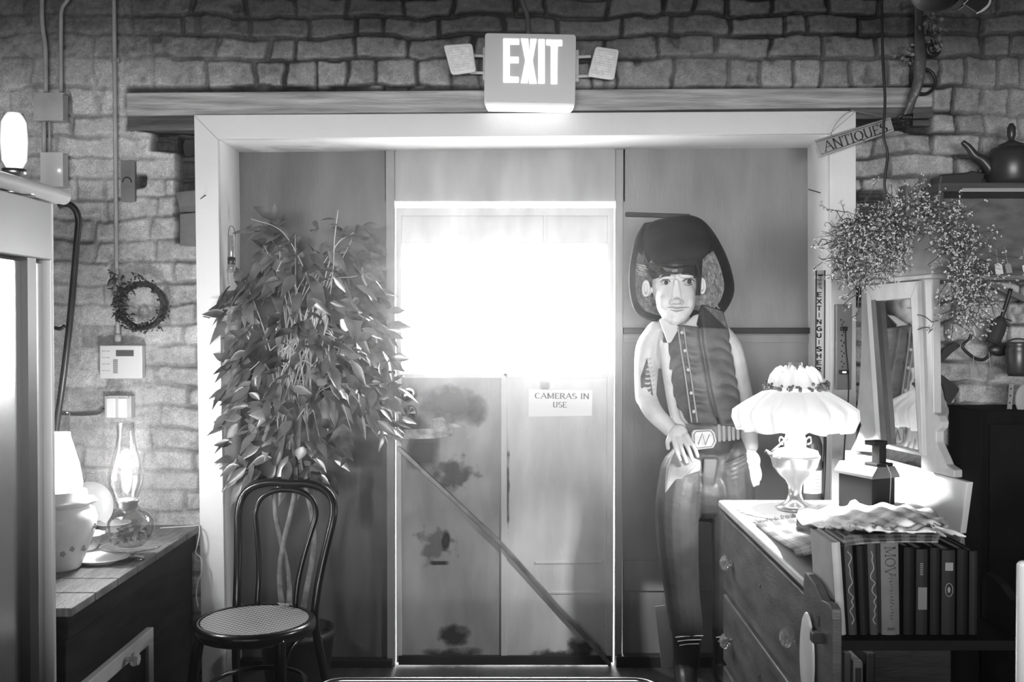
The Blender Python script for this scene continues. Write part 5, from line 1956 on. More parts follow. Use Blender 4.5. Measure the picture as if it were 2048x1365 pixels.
# ---- frilled lamp
lc = Vector((W(1590, 1000, 3.48).x, 3.48, DZ + 0.006))
fl2 = thing('parlour_lamp', 'glowing brass table lamp with wide frilled fabric shade and berry garland round its top', 'lamp', tuple(lc))
kk = 3.48 / F
Zp = lambda py: W(1590, py, 3.48).z - lc.z
s = MB()
s.lathe([(0.0, 0.0), (0.062, 0.0), (0.066, 0.006), (0.050, 0.016), (0.028, 0.032), (0.021, 0.055), (0.024, 0.082), (0.034, 0.100), (0.055, 0.118), (0.074, 0.145), (0.080, 0.17), (0.083, 0.176),
         (0.083, 0.182), (0.078, 0.188), (0.074, 0.198), (0.045, 0.206), (0.036, 0.212), (0.038, 0.235), (0.032, 0.25), (0.03, 0.262), (0.0, 0.262)], lc, 40, cap=False)
lb = s.build('lamp_base', M('pale_brass', 0.72, 0.22, metal=0.55), fl2, smooth=True)
s = MB()
for sx in (-1, 1):
    s.tube(spline([lc + Vector((sx * 0.036, 0, 0.235)), lc + Vector((sx * 0.05, 0, 0.243)), lc + Vector((sx * 0.053, 0, 0.225)), lc + Vector((sx * 0.04, 0, 0.218))], 5), 0.003, 8)
s.tube([lc + Vector((-0.03, -0.02, 0.245)), lc + Vector((-0.09, -0.045, 0.20))], 0.0035, 8)
s.box(lc + Vector((-0.10, -0.048, 0.195)), (0.03, 0.004, 0.012), rot=(0, 0.6, 0))
s.build('wick_key', MATS['brass'], lb, smooth=True)
m_shade = bpy.data.materials.new('lit_shade_cloth')
m_shade.use_nodes = True
nt = m_shade.node_tree
for n_ in list(nt.nodes):
    nt.nodes.remove(n_)
o_ = nt.nodes.new('ShaderNodeOutputMaterial')
mixs = nt.nodes.new('ShaderNodeMixShader')
mixs.inputs[0].default_value = 0.22
df = nt.nodes.new('ShaderNodeBsdfDiffuse')
df.inputs[0].default_value = (0.85, 0.85, 0.85, 1)
tl_ = nt.nodes.new('ShaderNodeBsdfTranslucent')
tl_.inputs[0].default_value = (0.85, 0.85, 0.85, 1)
nt.links.new(df.outputs[0], mixs.inputs[1])
nt.links.new(tl_.outputs[0], mixs.inputs[2])
nt.links.new(mixs.outputs[0], o_.inputs[0])
MATS['lit_shade_cloth'] = m_shade
# shade: shallow cone with a deep scalloped valance
zt, zm, zb = Zp(786), Zp(812), Zp(856)
s = MB()


def frill(r, z, a, i):
    amp = [0, 0.02, 0.03, 0.05, 0.05, 0.06, 0.07][min(i, 6)]
    q = r * (1 + amp * math.sin(17 * a) + 0.4 * amp * math.sin(29 * a + 1))
    zz = z - (0.010 * abs(math.sin(6 * a)) if i >= 4 else 0)
    return q, zz


s.lathe([(0.052, zt + 0.012), (0.11, zt + 0.002), (0.165, zm + 0.012), (0.196, zm - 0.012), (0.199, zm - 0.034), (0.186, zb + 0.012), (0.180, zb)], lc, 160, frill, cap=False)
sh = s.build('fabric_shade', m_shade, fl2, smooth=True, solid=0.0015)
s = MB()


def ruf(r, z, a, i):
    return r * (1 + 0.06 * math.sin(13 * a) * (0.3 + i * 0.3)), z + 0.006 * math.sin(13 * a + 1) * i * 0.5


z1 = Zp(776)
s.lathe([(0.086, z1), (0.088, z1 + 0.018), (0.080, z1 + 0.038), (0.062, z1 + 0.058), (0.05, z1 + 0.062)], lc, 110, ruf, cap=False)
s.build('top_ruffle', m_shade, fl2, smooth=True, solid=0.0015)
s = MB()
s.lathe([(0.024, zt), (0.024, Zp(726)), (0.0255, Zp(725))], lc, 28, cap=False)
s.build('chimney', m_chim, fl2, smooth=True)
s = MB()
r_ = random.Random(12)
for k in range(150):
    a = r_.uniform(0, 6.28)
    if r_.random() < 0.45:
        a = r_.gauss(-0.5, 0.5)
    rr = 0.094 + r_.uniform(-0.008, 0.014)
    p = lc + Vector((rr * math.cos(a), rr * math.sin(a), z1 - 0.004 + abs(r_.gauss(0, 0.009))))
    s.ball(p, r_.uniform(0.0035, 0.0075), 8, 6)
s.build('berry_garland', M('dark_berries', 0.03, 0.3, g2=0.22, scale=40), fl2, smooth=True)
tag(fl2.children[-1], kind='stuff')
MB().ball(lc + Vector((0, 0, 0.30)), (0.018, 0.018, 0.03), 14, 10).build('bulb', glow('lit_bulb', 8), fl2, smooth=True)


# ---- cloths on the dresser top
def wavy_cloth(name, cx, cy, rx, ry, z, scal, amp, m, label, cat, bumps=0.004, seed=1, rot=0.0, solid=0.002):
    r_q = random.Random(seed)
    ph = [r_q.uniform(0, 6.28) for _ in range(6)]
    s = MB()
    nr, na = 14, 96

    def fn(i, j):
        a = 2 * PI * i / na
        t = j / (nr - 1)
        q = t * (1 + (amp * abs(math.sin(scal * a / 2)) - amp / 2) * t ** 4)
        x, y = rx * q * math.cos(a), ry * q * math.sin(a)
        X_, Y_ = x * math.cos(rot) - y * math.sin(rot), x * math.sin(rot) + y * math.cos(rot)
        h = bumps * (0.5 + 0.5 * math.sin(23 * X_ + ph[0] + 2 * math.sin(17 * Y_)) * math.sin(19 * Y_ + ph[1])) * min(1, 3 * t)
        return Vector((cx + X_, cy + Y_, z + h + 0.0015))
    vs = [fn(i, j) for j in range(nr) for i in range(na)]
    fs = [(j * na + i, j * na + (i + 1) % na, (j + 1) * na + (i + 1) % na, (j + 1) * na + i) for j in range(nr - 1) for i in range(na)]
    s.add(vs, fs)
    return tag(s.build(name, m, smooth=True, solid=solid), label, cat)


def lace_mat(name, g, sc_):
    """crochet: small regular holes in the cloth"""
    m = bpy.data.materials.new(name)
    m.use_nodes = True
    nt = m.node_tree
    b = nt.nodes['Principled BSDF']
    tc = nt.nodes.new('ShaderNodeTexCoord')
    vo = nt.nodes.new('ShaderNodeTexVoronoi')
    vo.inputs['Scale'].default_value = sc_
    nt.links.new(tc.outputs['Object'], vo.inputs['Vector'])
    cr = nt.nodes.new('ShaderNodeValToRGB')
    cr.color_ramp.elements[0].position = 0.16
    cr.color_ramp.elements[0].color = (g * 0.25,) * 3 + (1,)
    cr.color_ramp.elements[1].position = 0.36
    cr.color_ramp.elements[1].color = (g,) * 3 + (1,)
    nt.links.new(vo.outputs['Distance'], cr.inputs['Fac'])
    nt.links.new(cr.outputs['Color'], b.inputs['Base Color'])
    b.inputs['Roughness'].default_value = 0.85
    MATS[name] = m
    return m


wavy_cloth('lace_doily', lc.x, lc.y - 0.005, 0.19, 0.185, DZ, 26, 0.06, M('doily_white', 0.82, 0.85, bump=0.3, bscale=120), 'white scalloped doily under the frilled lamp', 'doily', 0.003, 2, solid=0.0015)
# plaid runner, from the dresser top up and over the row of books
m_plaid = bpy.data.materials.new('plaid_cloth')
m_plaid.use_nodes = True
nt = m_plaid.node_tree
bs = nt.nodes['Principled BSDF']
uvn = nt.nodes.new('ShaderNodeAttribute')
uvn.attribute_name = 'weave'
sep = nt.nodes.new('ShaderNodeSeparateXYZ')
nt.links.new(uvn.outputs['Vector'], sep.inputs[0])
bx1 = mth('GREATER_THAN', mth('SINE', mth('MULTIPLY', sep.outputs[0], 46.0)), 0.1)
bx2 = mth('GREATER_THAN', mth('SINE', mth('MULTIPLY', sep.outputs[1], 40.0)), 0.1)
sm = mth('MULTIPLY', mth('ADD', bx1, bx2), 0.5)
thin = mth('GREATER_THAN', mth('SINE', mth('ADD', mth('MULTIPLY', sep.outputs[0], 46.0), 3.0)), 0.97)
cr = nt.nodes.new('ShaderNodeValToRGB')
cr.color_ramp.elements[0].color = (0.24, 0.24, 0.24, 1)
cr.color_ramp.elements[1].color = (0.035, 0.035, 0.035, 1)
nt.links.new(mth('SUBTRACT', sm, mth('MULTIPLY', thin, 0.6)), cr.inputs['Fac'])
nt.links.new(cr.outputs['Color'], bs.inputs['Base Color'])
bs.inputs['Roughness'].default_value = 0.9
ZB = 1.073      # top of the books
YR0, YR1 = 2.03, 2.24      # rack: spines' plane and its back


# the runner is laid out by where its edge is seen, resting on the top, then climbing the row of books
def cloth_patch(name, rows, m, label, cat, nu=40, nv=30, solid=0.003, wrinkle=0.0, seed=1, attr=False):
    """rows: list of rows of world points, blended smoothly both ways"""
    r_q = random.Random(seed)
    ph = [r_q.uniform(0, 6.28) for _ in range(6)]
    R_ = [spline(r_2, nu // (len(r_2) - 1)) for r_2 in rows]
    cols = list(zip(*R_))
    G = [spline(list(c_), nv // (len(rows) - 1)) for c_ in cols]
    nU, nV = len(G), len(G[0])
    s = MB()
    wv = []
    for j in range(nV):
        for i in range(nU):
            p = G[i][j].copy()
            p.z += wrinkle * (math.sin(0.9 * i + ph[0] + 0.7 * math.sin(0.5 * j + ph[1])) * math.sin(0.7 * j + ph[2]) + 1)
            s.v.append(tuple(p))
            wv += [i / nU * 1.25, j / nV * 0.9, 0]
    for j in range(nV - 1):
        for i in range(nU - 1):
            s.f.append((j * nU + i, j * nU + i + 1, (j + 1) * nU + i + 1, (j + 1) * nU + i))
    o = s.build(name, m, smooth=True, solid=solid)
    if attr:
        at = o.data.attributes.new('weave', 'FLOAT_VECTOR', 'POINT')
        at.data.foreach_set('vector', wv)
    return tag(o, label, cat)


T_ = lambda px, py: dtop(px, py, DZ + 0.006)
BKZ = ZB + 0.005
K_ = lambda px, py: on_top(px, py, BKZ)
rows = [
    [T_(1512, 1048), T_(1600, 1036), T_(1700, 1030), T_(1800, 1030)],
    [T_(1535, 1068), T_(1620, 1058), on_top(1720, 1048, 0.93), on_top(1830, 1045, 0.96)],
    [on_top(1562, 1087, 0.89), on_top(1655, 1064, 0.96), on_top(1745, 1054, 1.04), on_top(1858, 1054, 1.05)],
    [on_top(1586, 1101, 0.93), on_top(1684, 1073, 1.05), on_top(1780, 1066, BKZ + .003), on_top(1880, 1068, BKZ + .003)],
    [on_top(1590, 1106, 0.945), on_top(1690, 1082, 1.068), on_top(1785, 1077, BKZ + .003), on_top(1878, 1077, BKZ + .003)],
    [on_top(1597, 1116, 0.94), on_top(1693, 1092, 1.066), on_top(1787, 1085, 1.077), on_top(1876, 1085, 1.077)],
]
rn = cloth_patch('plaid_runner', rows, m_plaid, 'dark plaid table runner draped from the dresser top over the row of books', 'table runner', attr=True)
s = MB()
r_ = random.Random(31)
for k in range(60):
    t = k / 59
    p = T_(1512 + 90 * t, 1049 - 13 * t)
    e = T_(1512 + 90 * t + r_.uniform(-9, -1), 1049 - 13 * t - r_.uniform(2, 10))
    s.tube([p, (p + e) / 2 + Vector((0, 0, 0.004)), e], 0.0012, 4)
s.build('fringe', M('fringe_dark', 0.03, 0.8), rn)
# crocheted cloth heaped on the runner
rows = [
    [T_(1598, 1020), T_(1680, 1010), on_top(1770, 1006, 0.90), on_top(1860, 1020, 0.92)],
    [on_top(1592, 1040, 0.90), on_top(1690, 1028, 0.96), on_top(1790, 1022, 0.98), on_top(1880, 1040, 1.0)],
    [on_top(1610, 1054, 0.93), on_top(1700, 1046, 1.03), on_top(1800, 1042, BKZ + 0.01), on_top(1895, 1050, BKZ + 0.01)],
    [on_top(1638, 1058, 1.0), on_top(1710, 1058, BKZ + 0.012), on_top(1790, 1060, BKZ + 0.014), on_top(1895, 1062, BKZ + 0.014)],
    [on_top(1650, 1063, 1.01), on_top(1720, 1066, BKZ + 0.010), on_top(1790, 1070, BKZ + 0.012), on_top(1885, 1071, BKZ + 0.012)],
]
cloth_patch('crocheted_cloth', rows, lace_mat('crochet_white', 0.74, 55), 'crumpled white crocheted cloth lying over the plaid runner', 'cloth', wrinkle=0.006, seed=4, solid=0.003)

# ---- little wooden house with chimney, grey roof running back, dark gable towards the room
HZ = DZ + 0.004
hp = Vector((W(1767, 980, 3.25).x, 3.25, HZ))
hs = thing('wooden_house_box', 'small dark wooden house-shaped box with ridge roof and square chimney', 'wooden box', tuple(hp), rz=math.radians(24), local=True)
sc_ = 3.25 / F
wb, hb = 30 * sc_, 90 * sc_
m_hd = M('house_dark_wood', 0.012, 0.7, spec=0.12)
s = MB()
s.span((-wb, -0.0, 0.0), (wb, 0.15, hb))
s.build('walls', m_hd, hs, bevel=0.002)
s = MB()
e_ = 36 * sc_
s.prism([(-e_, -0.012, hb), (e_, -0.012, hb), (e_ * 0.98, -0.012, hb + 6 * sc_), (e_ * 0.62, -0.012, hb + 24 * sc_), (-e_ * 0.62, -0.012, hb + 24 * sc_), (-e_ * 0.98, -0.012, hb + 6 * sc_)], (0, 0.174, 0))
s.build('roof', M('house_roof', 0.07, 0.35), hs, bevel=0.002)
s = MB()
z_ = hb + 24 * sc_
s.box((0, 0.02, z_ + 3 * sc_), (42 * sc_, 0.055, 6 * sc_)).box((0.0, 0.02, z_ + 26 * sc_), (18 * sc_, 0.035, 42 * sc_)).box((-8 * sc_, 0.02, z_ + 46 * sc_), (34 * sc_, 0.045, 9 * sc_))
s.build('chimney', m_hd, hs, bevel=0.002)
s = MB()
s.tube(spline([(-2 * sc_, -0.016, z_ + 4 * sc_), (4 * sc_, -0.018, z_ - 8 * sc_), (8 * sc_, -0.018, hb), (9 * sc_, -0.01, 20 * sc_), (9 * sc_, -0.01, 2 * sc_)], 6), 0.0012, 6)
s.build('string', M('pale_string', 0.45, 0.7), hs)
# pale arched thing beside it
eg = W(1712, 1000, 3.3)
s = MB()
s.lathe([(0.0, 0.0), (0.022, 0.004), (0.030, 0.02), (0.029, 0.038), (0.018, 0.058), (0.0, 0.066)], (eg.x, 3.3, DZ + 0.005), 24, cap=False)
tag(s.build('white_egg', m_china, smooth=True), 'white egg-shaped ornament standing left of the dark house-shaped box', 'ornament')
# pencils, brushes at the right end
for k, (a, b, c_, d_, g, lb_) in enumerate(((1858, 1052, 1892, 1074, 0.5, 'pale thin paintbrush lying at the near left of the three at the cloth\'s corner'),
                                      (1868, 1051, 1918, 1080, 0.03, 'dark-handled paintbrush at the crocheted cloth\'s corner'),
                                      (1870, 1056, 1932, 1074, 0.6, 'white tapering letter opener pointing right past the cloth\'s corner'))):
    z_ = BKZ + 0.022 + 0.006 * k
    p, e = on_top(a, b, z_), on_top(c_, d_, z_ - 0.004)
    s = MB()
    s.tube([p, p + (e - p) * 0.6, e], [0.004, 0.006, 0.0012] if k != 1 else [0.005, 0.006, 0.005], 8, flat=0.5)
    tag(s.build('paintbrush' if k < 2 else 'letter_opener', M('brush_%d_paint' % k, g, 0.4), smooth=True), lb_, 'brush' if k < 2 else 'letter opener')

# ================================================================ book rack and books
RX0, RX1 = 0.612, 0.985
rk = thing('book_rack', 'dark wooden book rack with curvy pegged end panels, full of books', 'book rack', (0.8, 2.12, 0))
m_rack = M('rack_wood', 0.09, 0.35, var=0.35, scale=6, stretch=(1, 1, 4), bump=0.15)


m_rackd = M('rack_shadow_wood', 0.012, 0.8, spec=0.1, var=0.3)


def rack_end(mb, x, th, mirror=False):
    # profile in (y, z): far edge straight, near edge curved
    px = [(1612, 1145), (1618, 1150), (1632, 1170), (1640, 1190), (1646, 1201), (1660, 1208), (1666, 1218), (1668, 1240), (1668, 1380)]
    pts = []
    for a, b in px:
        d = x / ((a - 1024) / F)
        z = W(a, b, d).z
        pts.append((x, d, z))
    yb_ = pts[0][1] + 0.012
    zt_ = pts[0][2]
    pts.append((x, pts[-1][1], 0.0))
    pts.append((x, yb_, 0.0))
    pts.append((x, yb_, zt_ - 0.02))
    mb.prism(pts, (th, 0, 0))
    return pts


s = MB()
rp = rack_end(s, RX0, 0.018)
en = s.build('end_panel', m_rack, rk, bevel=0.002)
ylo = min(p[1] for p in rp)
s = MB()
s2 = MB()
rp2 = [(RX0 + 0.375, p[1], p[2]) for p in rp]
s2.prism(rp2, (0.018, 0, 0))
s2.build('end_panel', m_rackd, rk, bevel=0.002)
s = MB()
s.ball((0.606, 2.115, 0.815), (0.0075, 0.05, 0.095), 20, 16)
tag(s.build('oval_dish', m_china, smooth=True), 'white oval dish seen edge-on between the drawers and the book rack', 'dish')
# slot with key peg
d_ = RX0 / ((1638 - 1024) / F)
c = W(1638, 1241, d_)
s = MB()
s.span((RX0 - 0.0015, c.y - 0.010, c.z - 0.012), (RX0 + 0.004, c.y + 0.006, c.z + 0.010))
s.build('slot', m_black, en)
c = W(1645, 1273, RX0 / ((1648 - 1024) / F))
s = MB()
s.span((RX0 - 0.022, c.y - 0.012, c.z - 0.012), (RX0 + 0.004, c.y + 0.012, c.z + 0.008))
s.build('peg', m_black, en, bevel=0.002)
ZS1 = W(1740, 1272, 2.03).z       # upper shelf
ZS2 = 0.50
for z_ in (ZS1, ZS2, 0.14):
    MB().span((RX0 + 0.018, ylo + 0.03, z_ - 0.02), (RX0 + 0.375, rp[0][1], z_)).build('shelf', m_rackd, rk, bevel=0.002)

# books: (left px at top, width px, height px, tone, lean, label, writing)
bk_list = [
    (1663, 19, 187, 0.45, 0.07, 'pale grey book leaning at the left end of the row, plain spine', None),
    (1686, 18, 184, 0.12, 0.06, 'grey book with scrawled light title, second from the rack end', 'scrawl'),
    (1709, 16, 180, 0.03, 0.05, 'nearly black book between two grey ones in the upper row', None),
    (1729, 18, 184, 0.14, 0.04, 'slim mottled grey book just left of the thick pale one', 'scrawl'),
    (1752, 37, 190, 0.34, 0.02, 'thick pale book with big dark letters down its spine', 'big'),
    (1795, 22, 176, 0.02, 0.0, 'black book right of the thick pale one', None),
    (1820, 24, 172, 0.05, 0.0, 'charcoal book with small light lettering near the top', 'light'),
    (1848, 20, 175, 0.03, 0.0, 'dark slim book right of the lettered charcoal one', None),
    (1871, 28, 170, 0.05, 0.0, 'dark book with pale square label and round emblem on the spine', 'emblem'),
    (1902, 22, 172, 0.02, 0.0, 'black book past the emblem book', None),
    (1926, 18, 168, 0.04, 0.0, 'last dim grey book at the right end of the upper row', None),
]
m_print_d = M('dark_spine_print', 0.05, 0.5)
m_print_l = M('light_spine_print', 0.45, 0.5)
for k, (px, wpx, hpx, g, lean, lab, wr) in enumerate(bk_list):
    yS = 2.035
    x0 = W(px + 12, 1180, yS).x
    wd = (wpx - 1.5) * yS / F
    ht_ = hpx * yS / F
    bo = thing('book', lab, 'book', (x0 + wd, yS, ZS1 + 0.001), rot=(0, -lean, 0), group='books in the upper row of the rack', local=True)
    dep = 0.145 + 0.02 * ((k * 7) % 3) / 2
    s = MB()
    s.span((-wd, 0.0, 0.0), (-wd + 0.0022, dep, ht_)).span((-0.0022, 0.0, 0.0), (0, dep, ht_))
    n_ = 8
    sp = [(-wd, 0.004)] + [(-wd + wd * i / n_, -0.004 * math.sin(PI * i / n_)) for i in range(n_ + 1)] + [(0, 0.004)]
    s.prism([(a, b, 0.0) for a, b in sp], (0, 0, ht_))
    mc = M('book_cover_%d' % k, g * (0.4 if k else 0.9), 0.7, spec=0.2, var=0.12, scale=15)
    s.build('cover', mc, bo)
    MB().span((-wd + 0.003, 0.004, 0.003), (-0.003, dep - 0.003, ht_ - 0.003)).build('pages', M('page_paper', 0.4, 0.8, var=0.1, scale=80), bo)
    s = MB()
    dn = Vector((0, 0, -1))
    if wr == 'big':
        lettering(s, 'MOV', (-wd * 0.78, -0.0046, ht_ - 0.012), dn, Vector((1, 0, 0)), wd * 0.55, 0.12, True, 0.0006, squeeze=1.1)
        r_ = random.Random(5)      # worn small print that cannot be read
        for q in range(15):
            s.box((-wd * (0.46 + r_.uniform(-0.03, 0.03)), -0.0045, ht_ - 0.068 - 0.0062 * q), (wd * r_.uniform(0.1, 0.24), 0.001, r_.uniform(0.0012, 0.003)), rot=(0, r_.uniform(-0.6, 0.6), 0))
        s.box((-wd / 2, -0.0045, 0.012), (wd * 0.4, 0.001, 0.005))
        s.build('spine_title', m_print_d, bo)
    elif wr == 'light':
        for q in range(7):
            s.box((-wd * 0.6, -0.0044, ht_ - 0.028 - 0.0036 * q), (wd * 0.28, 0.001, 0.0018))
        s.span((-wd * 0.9, -0.0045, 0.05), (-wd * 0.1, -0.0035, ht_ - 0.075))
        s.build('spine_title', M('dim_spine_print', 0.14, 0.6), bo)
    elif wr == 'emblem':
        s.span((-wd * 0.8, -0.0046, ht_ - 0.040), (-wd * 0.2, -0.0038, ht_ - 0.024))
        s.tube([(-wd / 2 + wd * 0.28 * math.cos(a), -0.0045, ht_ - 0.078 + 0.013 * math.sin(a)) for a in [2 * PI * q / 20 for q in range(20)]], 0.0008, 5, closed=True)
        s.ball((-wd / 2, -0.0042, ht_ - 0.078), (0.003, 0.001, 0.006), 8, 6)
        s.build('spine_emblem', M('dim_spine_label', 0.2, 0.6), bo)
    elif wr == 'scrawl':
        r_ = random.Random(k)
        pts = [(-wd / 2 + r_.uniform(-0.3, 0.3) * wd, -0.0046, ht_ * (0.92 - 0.8 * q / 16)) for q in range(17)]
        s.tube(spline(pts, 3), 0.0011, 5)
        s.build('spine_title', M('grey_spine_print', 0.26, 0.6), bo)
# lower row, mostly lost in the dark
lo = [(1688, 16, 0.10, 'dim book at the left of the lower row'), (1706, 22, 0.32, 'pale book with black label standing in the lower row'), (1732, 20, 0.02, 'black book right of the pale one in the lower row')]
for k, (px, wpx, g, lab) in enumerate(lo):
    yS = 2.04
    x0, x1 = W(px, 1320, yS).x, W(px + wpx - 2, 1320, yS).x
    zt_ = W(px, 1308 + (16 if k == 1 else 0), yS).z
    bo = thing('book', lab, 'book', ((x0 + x1) / 2, yS, ZS2 + 0.001), group='books in the lower row of the rack')
    MB().span((x0, yS - 0.002, ZS2 + 0.001), (x1, yS + 0.15, zt_)).build('cover', M('low_book_%d' % k, g * 0.4, 0.5), bo, bevel=0.003)
    MB().span((x0 + 0.002, yS + 0.002, zt_ - 0.002), (x1 - 0.002, yS + 0.149, zt_ + 0.0006)).build('pages', MATS['page_paper'], bo)
    if k == 1:
        MB().span((x0 + 0.004, yS - 0.0035, zt_ - 0.045), (x1 - 0.004, yS - 0.0015, zt_ - 0.012)).build('spine_label', m_black, bo)

# ================================================================ sign, power strip, extinguisher at the right casing
# hanging ANTIQUES sign
c0_ = W(1707, 276, 4.12)
dv = (W(1780, 242, 4.12) - W(1640, 292, 4.12)).normalized()
an_ = math.atan2(W(1748, 240, 4.12).z - W(1630, 280, 4.12).z, W(1748, 240, 4.12).x - W(1630, 280, 4.12).x)
sgn = thing('antiques_sign', 'small tilted wooden board reading ANTIQUES hung by wire from the casing corner', 'sign', tuple(c0_))
y_ = 4.10
s = MB()
s.prism([W(1628, 281, y_), W(1781, 234, y_), W(1789, 262, y_), W(1640, 315, y_)], (0, 0.018, 0))
s.build('board', M('sign_board_wood', 0.30, 0.6, var=0.25, scale=8), sgn, bevel=0.003)
s = MB()
s.tube([W(1633, 284, y_ - 0.001), W(1778, 239, y_ - 0.001), W(1784, 259, y_ - 0.001), W(1643, 309, y_ - 0.001)], 0.0012, 5, closed=True)
s.build('painted_border', m_blackp, sgn)
right = (W(1772, 247, y_) - W(1650, 286, y_)).normalized()
upv = Vector((-right.z, 0, right.x))
hh = 19 * y_ / F
total = text_width('ANTIQUES', 0.09)
wid = (W(1775, 259, y_) - W(1652, 305, y_)).length
s = MB()
lettering(s, 'ANTIQUES', W(1651, 303, y_ - 0.001), right, upv, hh, 0.13, True, 0.002, gap=0.09, squeeze=wid / hh / total)
s.build('painted_letters', M('letter_black', 0.035, 0.5), sgn)
s = MB()
s.tube(spline([W(1662, 268, y_ + 0.005), W(1672, 248, 4.12), W(1690, 229, 4.14), W(1705, 221, 4.16)], 5), 0.0011, 5)
s.tube(spline([W(1782, 236, y_ + 0.005), W(1740, 228, 4.13), W(1705, 221, 4.16)], 5), 0.0011, 5)
s.ball(W(1662, 269, y_ - 0.003), 0.004, 8, 6)
s.ball(W(1705, 221, 4.16), 0.004, 8, 6)
s.build('hanging_wire', m_metal, sgn)

# FIRE EXTINGUISHER arrow label on the casing
fe = thing('fire_extinguisher_label', 'narrow vertical FIRE EXTINGUISHER label with arrow on the right casing', 'label', W(1640, 750, YC - 0.002))
y_ = YC - 0.0028
s = MB()
s.prism([W(1631, 541, y_), W(1650, 541, y_), W(1650, 758, y_), W(1631, 758, y_)], (0, 0.002, 0))
s.build('label_sheet', M('label_pale', 0.60, 0.5), fe)
s = MB()
for a in ((1631, 541, 1633, 758), (1648.5, 541, 1650, 758)):
    s.span(W(a[0], a[1], y_ - 0.0006), W(a[2], a[3], y_))
s.prism([W(1634, 549, y_ - 0.001), W(1647.5, 549, y_ - 0.001), W(1641, 558, y_ - 0.001)], (0, 0.001, 0))
hh = 10.5 * y_ / F
for row, (w_, py) in enumerate((('F', 0), ('I', 0))[:0]):
    pass
p = W(1634.5, 575, y_ - 0.0006)
lettering(s, 'FIRE', (W(1635, 577, y_).x, y_ - 0.0006, W(0, 577, y_).z), (1, 0, 0), (0, 0, 1), 17 * y_ / F, 0.14, False, 0.0008, gap=0.05, squeeze=0.22)
for k, ch_ in enumerate('EXTINGUISHER'):
    g = GLYPH[ch_][0]
    zz = W(0, 594 + k * 13.6, y_).z
    ww = 9.5 * y_ / F
    h_ = 8.5 * y_ / F
    off = W(1636.3, 0, y_).x if ch_ != 'I' else W(1640, 0, y_).x
    lettering(s, ch_, (off, y_ - 0.0006, zz), (1, 0, 0), (0, 0, 1), h_, 0.24, False, 0.0008, squeeze=(ww / h_ / max(g, 0.6)) if ch_ != 'I' else 1.0)
s.build('printed_letters', M('label_black', 0.04, 0.5), fe)

# fire extinguisher hung beside the reveal behind the lamp
xc = W(1624, 930, 4.08)
fx_ = thing('fire_extinguisher', 'dark fire extinguisher with pale instruction label hanging behind the frilled lamp', 'fire extinguisher', (xc.x, 4.08, W(0, 1040, 4.08).z))
base = Vector(fx_.location)
k = 4.08 / F
s = MB()
s.lathe([(0.0, 0.0), (17 * k, 0.002), (20 * k, 0.012), (20 * k, 150 * k), (15 * k, 166 * k), (7 * k, 174 * k), (6 * k, 180 * k), (0, 180 * k)], base, 32, cap=False)
s.build('cylinder', M('extinguisher_paint', 0.10, 0.3), fx_, smooth=True)
s = MB()
s.grid(lambda u, v: Vector((base.x + 20.4 * k * math.cos(-2.75 + 2.2 * u), base.y + 20.4 * k * math.sin(-2.75 + 2.2 * u), base.z + (55 + 46 * v) * k)), 16, 3)
s.build('instruction_label', M('label_white', 0.7, 0.5), fx_, smooth=True)
s = MB()
for r2 in range(5):
    s.grid(lambda u, v: Vector((base.x + 20.8 * k * math.cos(-2.4 + 1.3 * u), base.y + 20.8 * k * math.sin(-2.4 + 1.3 * u), base.z + (62 + r2 * 7 + 2 * v) * k)), 8, 2)
s.build('label_lines', M('label_grey_lines', 0.35, 0.5), fx_)
s = MB()
s.box(base + Vector((0, 0, 186 * k)), (16 * k, 14 * k, 12 * k)).box(base + Vector((-8 * k, -5 * k, 198 * k)), (36 * k, 8 * k, 4 * k), rot=(0, 0.25, 0)).box(base + Vector((-8 * k, -5 * k, 188 * k)), (32 * k, 8 * k, 4 * k))
s.build('handle', m_black, fx_, bevel=0.001)
s = MB()
s.tube(spline([base + Vector((6 * k, 0, 186 * k)), base + Vector((24 * k, 0, 180 * k)), base + Vector((24 * k, -4 * k, 120 * k)), base + Vector((19 * k, -10 * k, 40 * k))], 6), 0.006, 8)
s.build('hose', m_black, fx_, smooth=True)

MB().span((base.x + 0.004, base.y + 0.02, base.z + 0.20), (base.x + 0.06, 4.19, base.z + 0.225)).build('wall_bracket', m_black, fx_, bevel=0.002)

# power strip with cord
a, b = W(1672, 780, 4.15), W(1704, 609, 4.15)
ps = thing('power_strip', 'long grey vertical outlet strip screwed to the right casing', 'power strip', ((a.x + b.x) / 2, 4.15, a.z))
MB().span((a.x, 4.15, a.z), (b.x, 4.184, b.z)).build('housing', M('strip_grey', 0.24, 0.4, var=0.1), ps, bevel=0.003)
s = MB()
for k in range(5):
    py = 640 + k * 21
    for q, (dx, dy) in enumerate(((0, 0), (5, 4), (2, 10))):
        c = W(1682 + dx + k * 0.3, py + dy, 4.149)
        s.box((c.x, 4.1495, c.z), (0.005, 0.002, 0.007))
s.build('socket_hole', m_black, ps)
for py in (658, 745):
    c = W(1688, py, 4.135)
    MB().box((c.x, 4.137, c.z), (0.036 if py > 700 else 0.024, 0.026, 0.017)).build('plug', m_black, ps, bevel=0.003)
c = W(1689, 745, 4.122)
MB().box((c.x, 4.1235, c.z), (0.014, 0.002, 0.006)).build('switch_light', glow('strip_switch_glow', 3), ps)
s = MB()
s.tube(spline([W(1691, 662, 4.13), W(1692, 700, 4.135), W(1696, 740, 4.13), W(1697, 790, 4.13), W(1692, 850, 4.13), W(1686, 930, 4.12)], 6), 0.0028, 8)
s.build('cord', m_black, ps, smooth=True)

